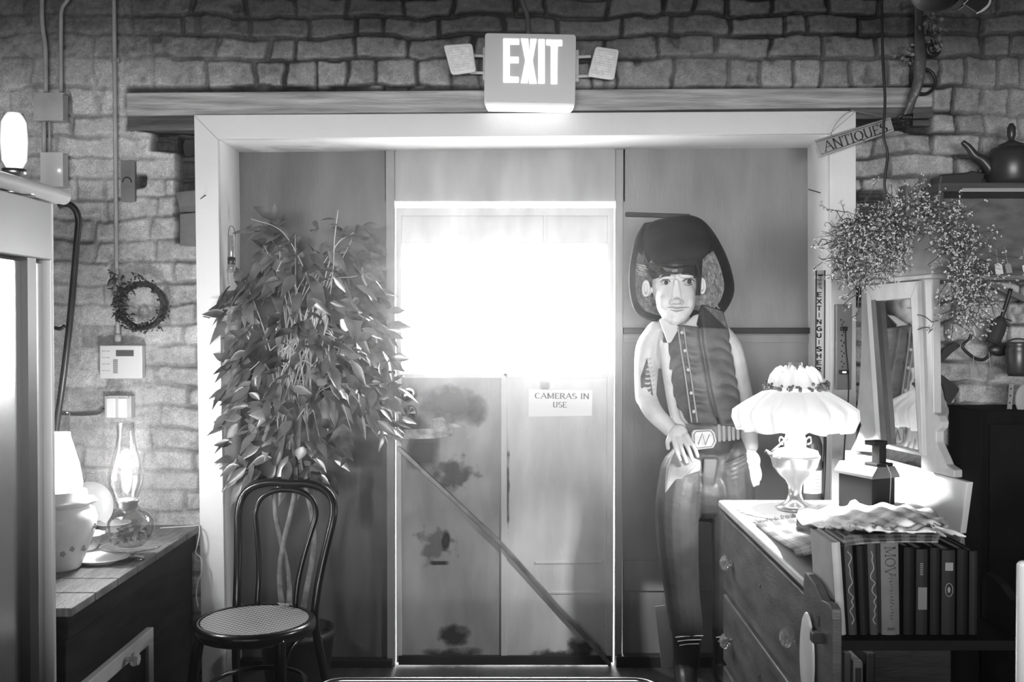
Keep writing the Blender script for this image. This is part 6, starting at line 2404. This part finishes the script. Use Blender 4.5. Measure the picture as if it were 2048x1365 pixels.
# ================================================================ hanging things, upper right
s = MB()
s.tube(spline([W(1763, -60, 4.0), W(1764, 40, 4.0), W(1766, 130, 4.0), W(1770, 200, 4.0), W(1767, 270, 4.0), W(1775, 310, 4.0), W(1769, 370, 4.0), W(1780, 410, 4.0), (W(1790, 436, 3.9))], 6), 0.0055, 8)
tag(s.build('black_power_cord', M('black_rubber', 0.015, 0.5), smooth=True), 'black cord hanging from above past the ANTIQUES sign to the garland', 'cord')
st = thing('harness_strap', 'leather harness strap with buckle ring hanging from above on the brick wall', 'harness', W(1810, 250, 4.14))
m_lea = M('old_leather', 0.10, 0.35, var=0.35, scale=12, bump=0.3)
s = MB()
P = spline([W(1836, -60, 4.13), W(1837, 20, 4.13), W(1838, 70, 4.13), W(1840, 120, 4.12), W(1836, 165, 4.12), (W(1822, 205, 4.13)), W(1812, 236, 4.14)], 6)
vs, fs = [], []
for i, p in enumerate(P):
    t = i / (len(P) - 1)
    w_ = (0.022 if t < 0.8 else 0.017)
    tw = 0.5 * math.sin(t * 7)
    u_ = Vector((math.cos(tw), math.sin(tw) * 0.8, 0.15)) * w_
    for q in (-1, -0.5, 0, 0.5, 1):
        vs.append(p + u_ * q + Vector((0, -0.004 * (1 - q * q), 0)))
for i in range(len(P) - 1):
    for q in range(4):
        fs.append((i * 5 + q, i * 5 + q + 1, i * 5 + q + 6, i * 5 + q + 5))
s.add(vs, fs)
s.build('strap', m_lea, st, smooth=True, solid=0.006)
s = MB()
s.tube([W(a, b, 4.13) for a, b in ((1797, 233), (1825, 229), (1824, 250), (1794, 254))], 0.0052, 8, closed=True)
s.tube([W(1797, 243, 4.125), W(1825, 239, 4.125)], 0.004, 8)
s.build('buckle', m_blackp, st, smooth=True)
s = MB()
c = W(1850, 162, 4.15)
s.tube([(c.x + 0.045 * math.cos(a), 4.16, c.z + 0.05 * math.sin(a)) for a in [2 * PI * k / 28 for k in range(28)]], 0.0065, 8, closed=True)
c = W(1868, 96, 4.14)
s.tube([(c.x + 0.024 * math.cos(a), 4.15, c.z + 0.026 * math.sin(a)) for a in [2 * PI * k / 24 for k in range(24)]], 0.010, 10, closed=True)
s.build('iron_ring', M('iron_dark', 0.03, 0.4, metal=0.3), st, smooth=True)
r_ = random.Random(17)
s = MB()
for cx, cy, n_, sp in ((1868, 50, 42, 16), (1812, 112, 30, 13), (1880, 80, 14, 10)):
    for k in range(n_):
        p = W(cx + r_.gauss(0, sp * 0.7), cy + r_.gauss(0, sp), 4.12 + r_.uniform(-0.02, 0.02))
        leaf_shape(s, p, r_.uniform(0, 6.28), r_.uniform(-1.2, 1.2), r_.uniform(0.012, 0.024), r_, wd=0.7)
        if k % 2 == 0:
            s.tube([p, p + Vector((r_.uniform(-0.03, 0.03), 0, r_.uniform(-0.03, 0.03)))], 0.001, 4)
sprig = tag(s.build('dried_sprig', M('dried_sprig_grey', 0.10, 0.7, g2=0.4, scale=30)), 'small dried sprigs tucked around the harness strap', 'dried flowers')

# dark hood lamp at the top edge
hl_ = thing('hanging_hood_lamp', 'dark round hood lamp hanging into the top right corner with bright metal rims', 'lamp', W(1900, 20, 3.2))
c = W(1872, -14, 3.2)
s = MB()
s.ball(c, (0.075, 0.075, 0.055), 28, 18)
s.tube([c + Vector((0, 0, 0.04)), Vector((c.x, 3.2, CEIL))], 0.008, 10)
s.build('hood', m_black, hl_, smooth=True)
s = MB()
s.tube(spline([W(1942, -6, 3.15), W(1932, 4, 3.15), W(1927, 9, 3.15)], 4), 0.0016, 6)
s.tube(spline([W(1983, -12, 3.15), W(1978, 8, 3.15), W(1966, 20, 3.15), W(1953, 27, 3.15)], 5), [0.0015 + 0.003 * math.sin(PI * k / 15) for k in range(16)], 8)
s.build('bright_rim', M('polished_chrome', 0.9, 0.12, metal=0.4, emit=0.0), hl_, smooth=True)
s = MB()
s.prism([W(1928, 10, 3.16), W(1946, -10, 3.16), W(1986, -12, 3.16), W(1978, 10, 3.16), W(1954, 27, 3.16)], (0, 0.05, 0))
s.tube([W(1960, -5, 3.2), W(1885, -12, 3.2)], 0.012, 10)
s.build('lamp_can', m_blackp, hl_, bevel=0.004)

# ================================================================ garland of dried flowers over the mirror crest
def garland():
    r_ = random.Random(77)
    t = thing('dried_flower_garland', 'bushy garland of dried twigs and tiny pale flowers over the mirror crest', 'garland', W(1790, 470, 3.3))
    tw, bd = MB(), MB()

    def sprig(p, dirv, ln, n_b):
        dirv = Vector(dirv).normalized()
        pts = [p]
        q = p.copy()
        dd = dirv.copy()
        for i in range(5):
            dd = (dd + Vector((r_.gauss(0, 0.25), r_.gauss(0, 0.25), r_.gauss(0, 0.25) - 0.05))).normalized()
            q = q + dd * ln / 5
            pts.append(q.copy())
        tw.tube(pts, [0.0016, 0.0015, 0.0013, 0.0012, 0.001, 0.0008], 4)
        for k in range(n_b):
            i = r_.randint(1, 5)
            b0 = pts[i]
            e = b0 + Vector((r_.gauss(0, 0.009), r_.gauss(0, 0.009), r_.gauss(0, 0.009)))
            tw.tube([b0, e], 0.0007, 4)
            for m_ in range(3):
                bd.ball(e + Vector((r_.gauss(0, 0.0022), r_.gauss(0, 0.0022), r_.gauss(0, 0.0022))), r_.uniform(0.0016, 0.0030), 6, 4)
    spine = [(1690, 545, 3.45), (1686, 490, 3.40), (1708, 450, 3.3), (1770, 432, 3.2), (1830, 420, 3.1), (1880, 430, 3.0), (1925, 465, 2.95), (1940, 520, 2.95), (1945, 580, 2.95), (1930, 640, 2.95)]
    S = spline([W(a, b, d) for a, b, d in spine], 12)
    m = len(S)
    for k in range(300):
        t_ = r_.random() ** 1.15
        i = int(t_ * (m - 1))
        p = S[i] + Vector((r_.gauss(0, 0.022), r_.gauss(0, 0.025), r_.gauss(0, 0.022)))
        if i < m * 0.32:
            dv = Vector((r_.gauss(-0.05, 0.7), r_.gauss(-0.5, 0.4), r_.gauss(-0.1, 0.7)))
        elif i < m * 0.6:
            dv = Vector((r_.gauss(0, 0.9), r_.gauss(-0.3, 0.4), r_.gauss(0.0, 0.6)))
        else:
            dv = Vector((r_.gauss(-0.1, 0.7), r_.gauss(-0.2, 0.4), r_.gauss(-0.5, 0.6)))
        sprig(p, dv, r_.uniform(0.05, 0.12), 4)
    # dense lower-left bulk in front of the crest
    for k in range(290):
        a = 1690 + 120 * r_.random() ** 1.3
        b = r_.uniform(440, 555 - max(0, a - 1750) * 0.9)
        p = W(a, b, r_.uniform(3.12, 3.3))
        sprig(p, (r_.gauss(-0.1, 0.7), r_.gauss(-0.3, 0.3), r_.gauss(-0.3, 0.6)), r_.uniform(0.04, 0.09), 4)
    for k in range(95):
        a, b = r_.uniform(1886, 1965), r_.uniform(440, 640)
        if a - 1886 > 40 + (b - 440) * 0.25:
            a -= 25
        p = W(a, b, r_.uniform(2.92, 3.02))
        sprig(p, (r_.gauss(0, 0.7), r_.gauss(-0.3, 0.3), r_.gauss(-0.3, 0.6)), r_.uniform(0.04, 0.08), 4)
    # single stray twigs
    for a in (((1700, 470), (1660, 486)), ((1695, 480), (1648, 490)), ((1705, 440), (1682, 442)), ((1690, 520), (1645, 520)), ((1700, 540), (1664, 545)), ((1700, 500), (1643, 478)), ((1730, 430), (1736, 418)),
              ((1810, 420), (1800, 385)), ((1800, 385), (1804, 378)), ((1750, 430), (1770, 408)), ((1900, 430), (1918, 425)), ((1915, 440), (1935, 440)), ((1960, 520), (1978, 532)), ((1720, 570), (1690, 600)),
              ((1720, 575), (1715, 630)), ((1834, 630), (1864, 645)), ((1835, 660), (1866, 658)), ((1715, 590), (1686, 612))):
        p, q = W(a[0][0], a[0][1], 3.15), W(a[1][0], a[1][1], 3.12)
        tw.tube(spline([p, (p + q) / 2 + Vector((0, 0, 0.006)), q], 4), 0.0016, 5)
        sprig(q, (r_.gauss(-0.3, 0.5), 0, r_.gauss(0, 0.5)), 0.02, 3)
    tw.build('twig', M('twig_grey', 0.06, 0.7, var=0.4, scale=40), t)
    bd.build('tiny_flower', M('tiny_flower_pale', 0.12, 0.6, g2=0.7, scale=50), t)
    for c in t.children:
        tag(c, kind='stuff')


garland()
s = MB()      # loop of cord at the garland's end
s.tube(spline([W(1935, 610, 2.95), W(1938, 640, 2.95), W(1946, 655, 2.96), W(1950, 672, 2.96), W(1941, 682, 2.96), W(1932, 690, 2.97)], 6), 0.003, 8)
tag(s.build('hanging_loop', M('pale_loop', 0.3, 0.5), smooth=True), 'pale twisted loop hanging under the garland\'s right end', 'loop')

# ================================================================ wall shelf and its things, right edge
YSH = 3.95
sf = thing('hutch_shelf', 'dark wooden wall shelf unit at the right edge carrying the coffee pots', 'shelf', (W(1960, 820, YSH).x, YSH, W(0, 820, YSH).z))
m_shf = M('dark_shelf_wood', 0.055, 0.45, var=0.4, scale=4, stretch=(1, 1, 6), bump=0.2)
s = MB()
zt_ = W(0, 365, YSH).z
zl_ = W(0, 549, YSH).z
xl_ = W(1878, 370, YSH).x
s.span((xl_, YSH, zt_ - 0.035), (2.25, 4.20, zt_))
s.build('top_board', m_shf, sf, bevel=0.003)
s = MB()
s.span((xl_ + 0.02, 4.17, zl_), (2.25, 4.19, zt_ - 0.035))
s.build('back_panel', M('shelf_back_wood', 0.10, 0.5, var=0.3, scale=4, stretch=(3, 1, 8), bump=0.2), sf)
s = MB()
s.span((xl_ - 0.0, YSH, zl_), (xl_ + 0.02, 4.19, zt_ - 0.035))
s.build('side_board', m_shf, sf, bevel=0.003)
s = MB()
s.span((xl_, YSH + 0.05, zl_ - 0.02), (2.25, 4.19, zl_))
s.build('lower_board', M('lower_board_wood', 0.16, 0.5, var=0.2), sf, bevel=0.003)
s = MB()
s.span((W(1926, 0, YSH).x, YSH - 0.006, W(0, 384, YSH).z), (2.25, YSH, W(0, 377, YSH).z))
s.build('edge_label_strip', M('pale_edge_strip', 0.30, 0.5), sf)
s = MB()
for k in range(7):
    x = W(1812 + k * 9.5, 400, 4.12).x
    s.span((x, 4.12 + 0.004 * (k % 2), W(0, 460, 4.12).z), (x + 0.017, 4.19, W(0, 370 + (k * 5) % 7, 4.12).z))
tag(s.build('weathered_board', M('weathered_wood', 0.14, 0.7, var=0.5, scale=6, stretch=(6, 1, 0.6), bump=0.6)), 'rough weathered grooved boards left of the shelf unit, behind the garland', 'board')

# teapot silhouettes on top
tz = zt_
tp = thing('teapot', 'big dark teapot with long spout on top of the shelf unit', 'teapot', (W(2022, 360, 4.05).x, 4.05, tz))
b = Vector(tp.location)
k = 4.05 / F
m_pot = M('dark_enamel', 0.035, 0.35)
s = MB()
s.lathe([(0.0, 0.0), (40 * k, 0.0), (46 * k, 10 * k), (48 * k, 40 * k), (46 * k, 62 * k), (38 * k, 74 * k), (20 * k, 78 * k), (0, 79 * k)], b, 40, cap=False)
s.build('pot_body', m_pot, tp, smooth=True)
s = MB()
s.lathe([(24 * k, 76 * k), (24 * k, 82 * k), (10 * k, 88 * k), (5 * k, 92 * k), (8 * k, 100 * k), (8 * k, 116 * k), (4 * k, 124 * k), (0, 125 * k)], b, 28, cap=False)
s.build('lid', m_pot, tp, smooth=True)
s = MB()
s.tube(spline([W(1985, 345, 4.05), W(1966, 322, 4.05), W(1950, 312, 4.05), W(1938, 296, 4.05), W(1925, 284, 4.05)], 6), [(0.024 - 0.014 * q / 24) for q in range(25)], 12)
s.build('spout', m_pot, tp, smooth=True)
s = MB()
s.tube(spline([b + Vector((-36 * k, 0, 60 * k)), b + Vector((-52 * k, 0, 50 * k)), b + Vector((-56 * k, 0, 44 * k)), b + Vector((-44 * k, 0, 34 * k))], 5), 0.007, 8)
s.build('side_lug', m_pot, tp, smooth=True)
s = MB()
pn = Vector((W(1925, 360, 4.03).x, 4.03, tz))
k = 4.03 / F
s.prism([pn + Vector(q) for q in ((-48 * k, 0, 0), (40 * k, 0, 0), (46 * k, 0, 24 * k), (20 * k, 0, 30 * k), (10 * k, 0, 26 * k), (-44 * k, 0, 22 * k))], (0, 0.10, 0))
o = s.build('cast_iron_pan', m_pot, bevel=0.008)
tag(o, 'low dark iron pan sitting under the teapot spout on the shelf unit', 'pan')
s = MB()
s.tube(spline([W(1958, 345, 4.08), W(1972, 330, 4.08), W(1985, 318, 4.08)], 5), 0.008, 8)
s.build('pan_handle', m_pot, o, smooth=True)

# hanging things under the lower board
def hang_tag(name, px, w_, label, g, d=3.98, sway=0.0):
    s = MB()
    a, b_, c_, d_ = px
    s.prism([W(a, b_, d), W(a + w_ * 0.5, b_ - 4, d), W(a + w_, b_, d), W(a + w_ + 3, c_, d), W(a + 3, c_ + 1, d)], (0, 0.001, 0))
    o = tag(s.build(name, M('tag_paper_%d' % int(g * 100), g, 0.7)), label, 'price tag')
    s = MB()
    s.tube([W(a + w_ * 0.5, b_ + 2, d - 0.001), W(d_, b_ - 36, d)], 0.0009, 5)
    s.build('string', M('tag_string', 0.3, 0.7), o)
    return o


hang_tag('price_tag', (1989, 530, 548, 1991), 15, 'white paper price tag hanging by string in the shelf unit', 0.6, d=3.93)
hang_tag('price_tag', (2010, 530, 546, 2009), 12, 'dimmer grey price tag beside the white one in the shelf unit', 0.25, d=3.94)
hang_tag('price_tag', (1940, 738, 755, 1947), 14, 'pale price tag hanging against the dark pot below the shelf', 0.25, d=3.9)
hang_tag('price_tag', (1975, 740, 760, 1978), 12, 'faint grey price tag right of the pale one below the shelf', 0.16, d=3.9)
hang_tag('price_tag', (2044, 532, 544, 2046), 16, 'white price tag cut off by the right edge of the picture', 0.6, d=3.93)

wh = thing('wooden_brush', 'long dark bristle brush hanging at a slant from the shelf unit', 'brush', W(1985, 690, 4.05))
s = MB()
s.tube(spline([W(2022, 578, 4.05), W(2012, 610, 4.05), W(2002, 640, 4.05)], 5), 0.008, 10)
s.build('handle', m_blackp, wh, smooth=True)
s = MB()
r_ = random.Random(3)
s.tube(spline([W(2004, 634, 4.05), W(1994, 660, 4.05), W(1984, 686, 4.05)], 5), [0.012, 0.02, 0.026, 0.028, 0.03, 0.031, 0.031, 0.03, 0.029, 0.028, 0.02], 12)
for k in range(60):
    t_ = r_.random()
    p = W(2004 - 20 * t_, 634 + 52 * t_, 4.05)
    s.tube([p, p + Vector((r_.choice((-1, 1)) * 0.035, r_.uniform(-0.02, 0.02), -0.012))], 0.001, 4)
s.build('bristles', M('bristle_dark', 0.03, 0.8), wh)
s = MB()
s.box(W(2020, 586, 4.07), (0.21, 0.018, 0.022), rot=(0, 0.42, 0))
tag(s.build('wooden_spatula', M('spatula_wood', 0.11, 0.6)), 'slanting grey wooden stick behind the brush handle', 'stick')
# pot lid and ladle, dark paddles
s = MB()
s.ball(W(1998, 700, 4.10), (0.042, 0.02, 0.026), 20, 12)
s.tube(spline([W(1985, 705, 4.10), W(1966, 720, 4.1), W(1945, 714, 4.1), W(1925, 694, 4.1), W(1938, 680, 4.1), W(1944, 664, 4.1)], 6), 0.0065, 8)
tag(s.build('iron_ladle', M('iron_black', 0.02, 0.4), smooth=True), 'dark iron ladle with curling handle hanging on the bricks under the shelf', 'ladle')
s = MB()
s.prism(rounded([W(1872, 722, 4.14), W(1890, 696, 4.14), W(1912, 684, 4.14), W(1922, 692, 4.14), W(1904, 706, 4.14), (W(1884, 726, 4.14))], 0.008), (0, 0.012, 0))
tag(s.build('wooden_scoop', M('scoop_dark', 0.02, 0.6)), 'dark curved scoop just right of the mirror post, upper one', 'scoop')
s = MB()
s.prism(rounded([W(1872, 745, 4.14), W(1884, 750, 4.14), W(1920, 778, 4.14), W(1900, 810, 4.14), W(1892, 800, 4.14), (W(1888, 775, 4.14))], 0.01), (0, 0.012, 0))
tag(s.build('wooden_paddle', M('paddle_dark', 0.02, 0.6)), 'dark triangular paddle just right of the mirror post, under the scoop', 'paddle')
s = MB()
s.prism([W(1872, 760, 4.16), W(1880, 765, 4.16), (W(1898, 825, 4.16)), W(1892, 840, 4.16), W(1874, 830, 4.16)], (0, 0.008, 0))
tag(s.build('pale_feather', M('feather_grey', 0.28, 0.7, var=0.3, scale=20)), 'pale frayed feather hanging behind the mirror post', 'feather')
pt = thing('hanging_pot', 'black iron pot hanging at the right edge below the shelf unit', 'pot', W(2036, 752, 4.0))
c = W(2036, 752, 4.0)
k = 4.0 / F
s = MB()
s.lathe([(0.0, 0), (18 * k, 0), (22 * k, 8 * k), (23 * k, 50 * k), (20 * k, 60 * k), (24 * k, 66 * k)], c, 32, cap=False)
s.build('pot_body', m_pot, pt, smooth=True, solid=0.003)
s = MB()
s.tube([c + Vector((23 * k * math.cos(a), 0, 64 * k + 10 * k * math.sin(a))) for a in [PI * q / 12 for q in range(13)]], 0.003, 6)
s.build('bail', m_pot, pt, smooth=True)
s = MB()
s.prism([W(2019, 768, 3.97), W(2028, 768, 3.97), W(2023, 830, 3.97), W(2014, 830, 3.97)], (0, 0.006, 0))
o = tag(s.build('punched_strip', M('strip_pale', 0.24, 0.5)), 'narrow pale strip with dark holes standing below the hanging pot', 'strip')
s = MB()
for q in range(4):
    c = W(2022 - q * 1.3, 778 + q * 14, 3.969)
    s.ball((c.x, c.y, c.z), (0.003, 0.001, 0.004), 8, 6)
s.build('hole', m_black, o)
s = MB()
c = W(2052, 800, 3.96)
s.ball(c, (0.042, 0.01, 0.062), 24, 14)
tag(s.build('oval_board', M('oval_grey', 0.30, 0.6), smooth=True), 'pale oval board cut off by the right edge', 'board')
# dark chest standing under them
cbx = W(1962, 822, 3.9)
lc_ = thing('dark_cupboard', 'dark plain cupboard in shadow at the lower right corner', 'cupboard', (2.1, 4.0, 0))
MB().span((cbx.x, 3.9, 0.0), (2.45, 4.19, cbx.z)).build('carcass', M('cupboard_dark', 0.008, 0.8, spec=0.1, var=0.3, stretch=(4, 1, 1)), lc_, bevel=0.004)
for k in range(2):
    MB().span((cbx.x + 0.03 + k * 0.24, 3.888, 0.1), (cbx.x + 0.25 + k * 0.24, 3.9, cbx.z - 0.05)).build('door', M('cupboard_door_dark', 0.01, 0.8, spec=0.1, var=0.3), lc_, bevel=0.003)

# post at the lower right, close to the viewer
s = MB()
pp = W(2046, 1125, 1.5)
s.tube([(pp.x, 1.5, 0.0), (pp.x, 1.5, pp.z - 0.004)], 0.0085, 16)
s.ball((pp.x, 1.5, pp.z - 0.006), 0.0085, 14, 8)
tag(s.build('stand_post', M('post_grey', 0.62, 0.4), smooth=True), 'pale upright rod close to the viewer at the lower right edge', 'rod')

# ================================================================ the light of the lit lamps
B_L1 = Vector(L1.location)
point_light('left_lamp_light', (B_L1.x - 0.014, B_L1.y - 0.0, SBZ + 0.33), 16, 0.022)
point_light('painted_lamp_light', (l2.x, l2.y, SBZ + 0.36), 5.0, 0.03)
point_light('right_lamp_light', (lc.x, lc.y, lc.z + 0.34), 36, 0.03)

# ================================================================ thin haze added to spread a lens-like glow round the panes and lamps
m_haze = bpy.data.materials.new('lens_glow_haze')
m_haze.use_nodes = True
nt = m_haze.node_tree
for n_ in list(nt.nodes):
    nt.nodes.remove(n_)
o_ = nt.nodes.new('ShaderNodeOutputMaterial')
vs_ = nt.nodes.new('ShaderNodeVolumeScatter')
vs_.inputs['Color'].default_value = (1, 1, 1, 1)
vs_.inputs['Density'].default_value = 0.009
vs_.inputs['Anisotropy'].default_value = 0.94
nt.links.new(vs_.outputs[0], o_.inputs['Volume'])
hz = MB().span((-2.99, -0.45, 0.01), (2.99, 4.56, 3.28)).build('haze', m_haze)
tag(hz, 'thin haze volume added for the lens glow around the bright door panes', 'haze', kind='stuff')
SC.cycles.volume_bounces = 0
SC.cycles.transparent_max_bounces = 32
SC.cycles.sample_clamp_indirect = 3.0
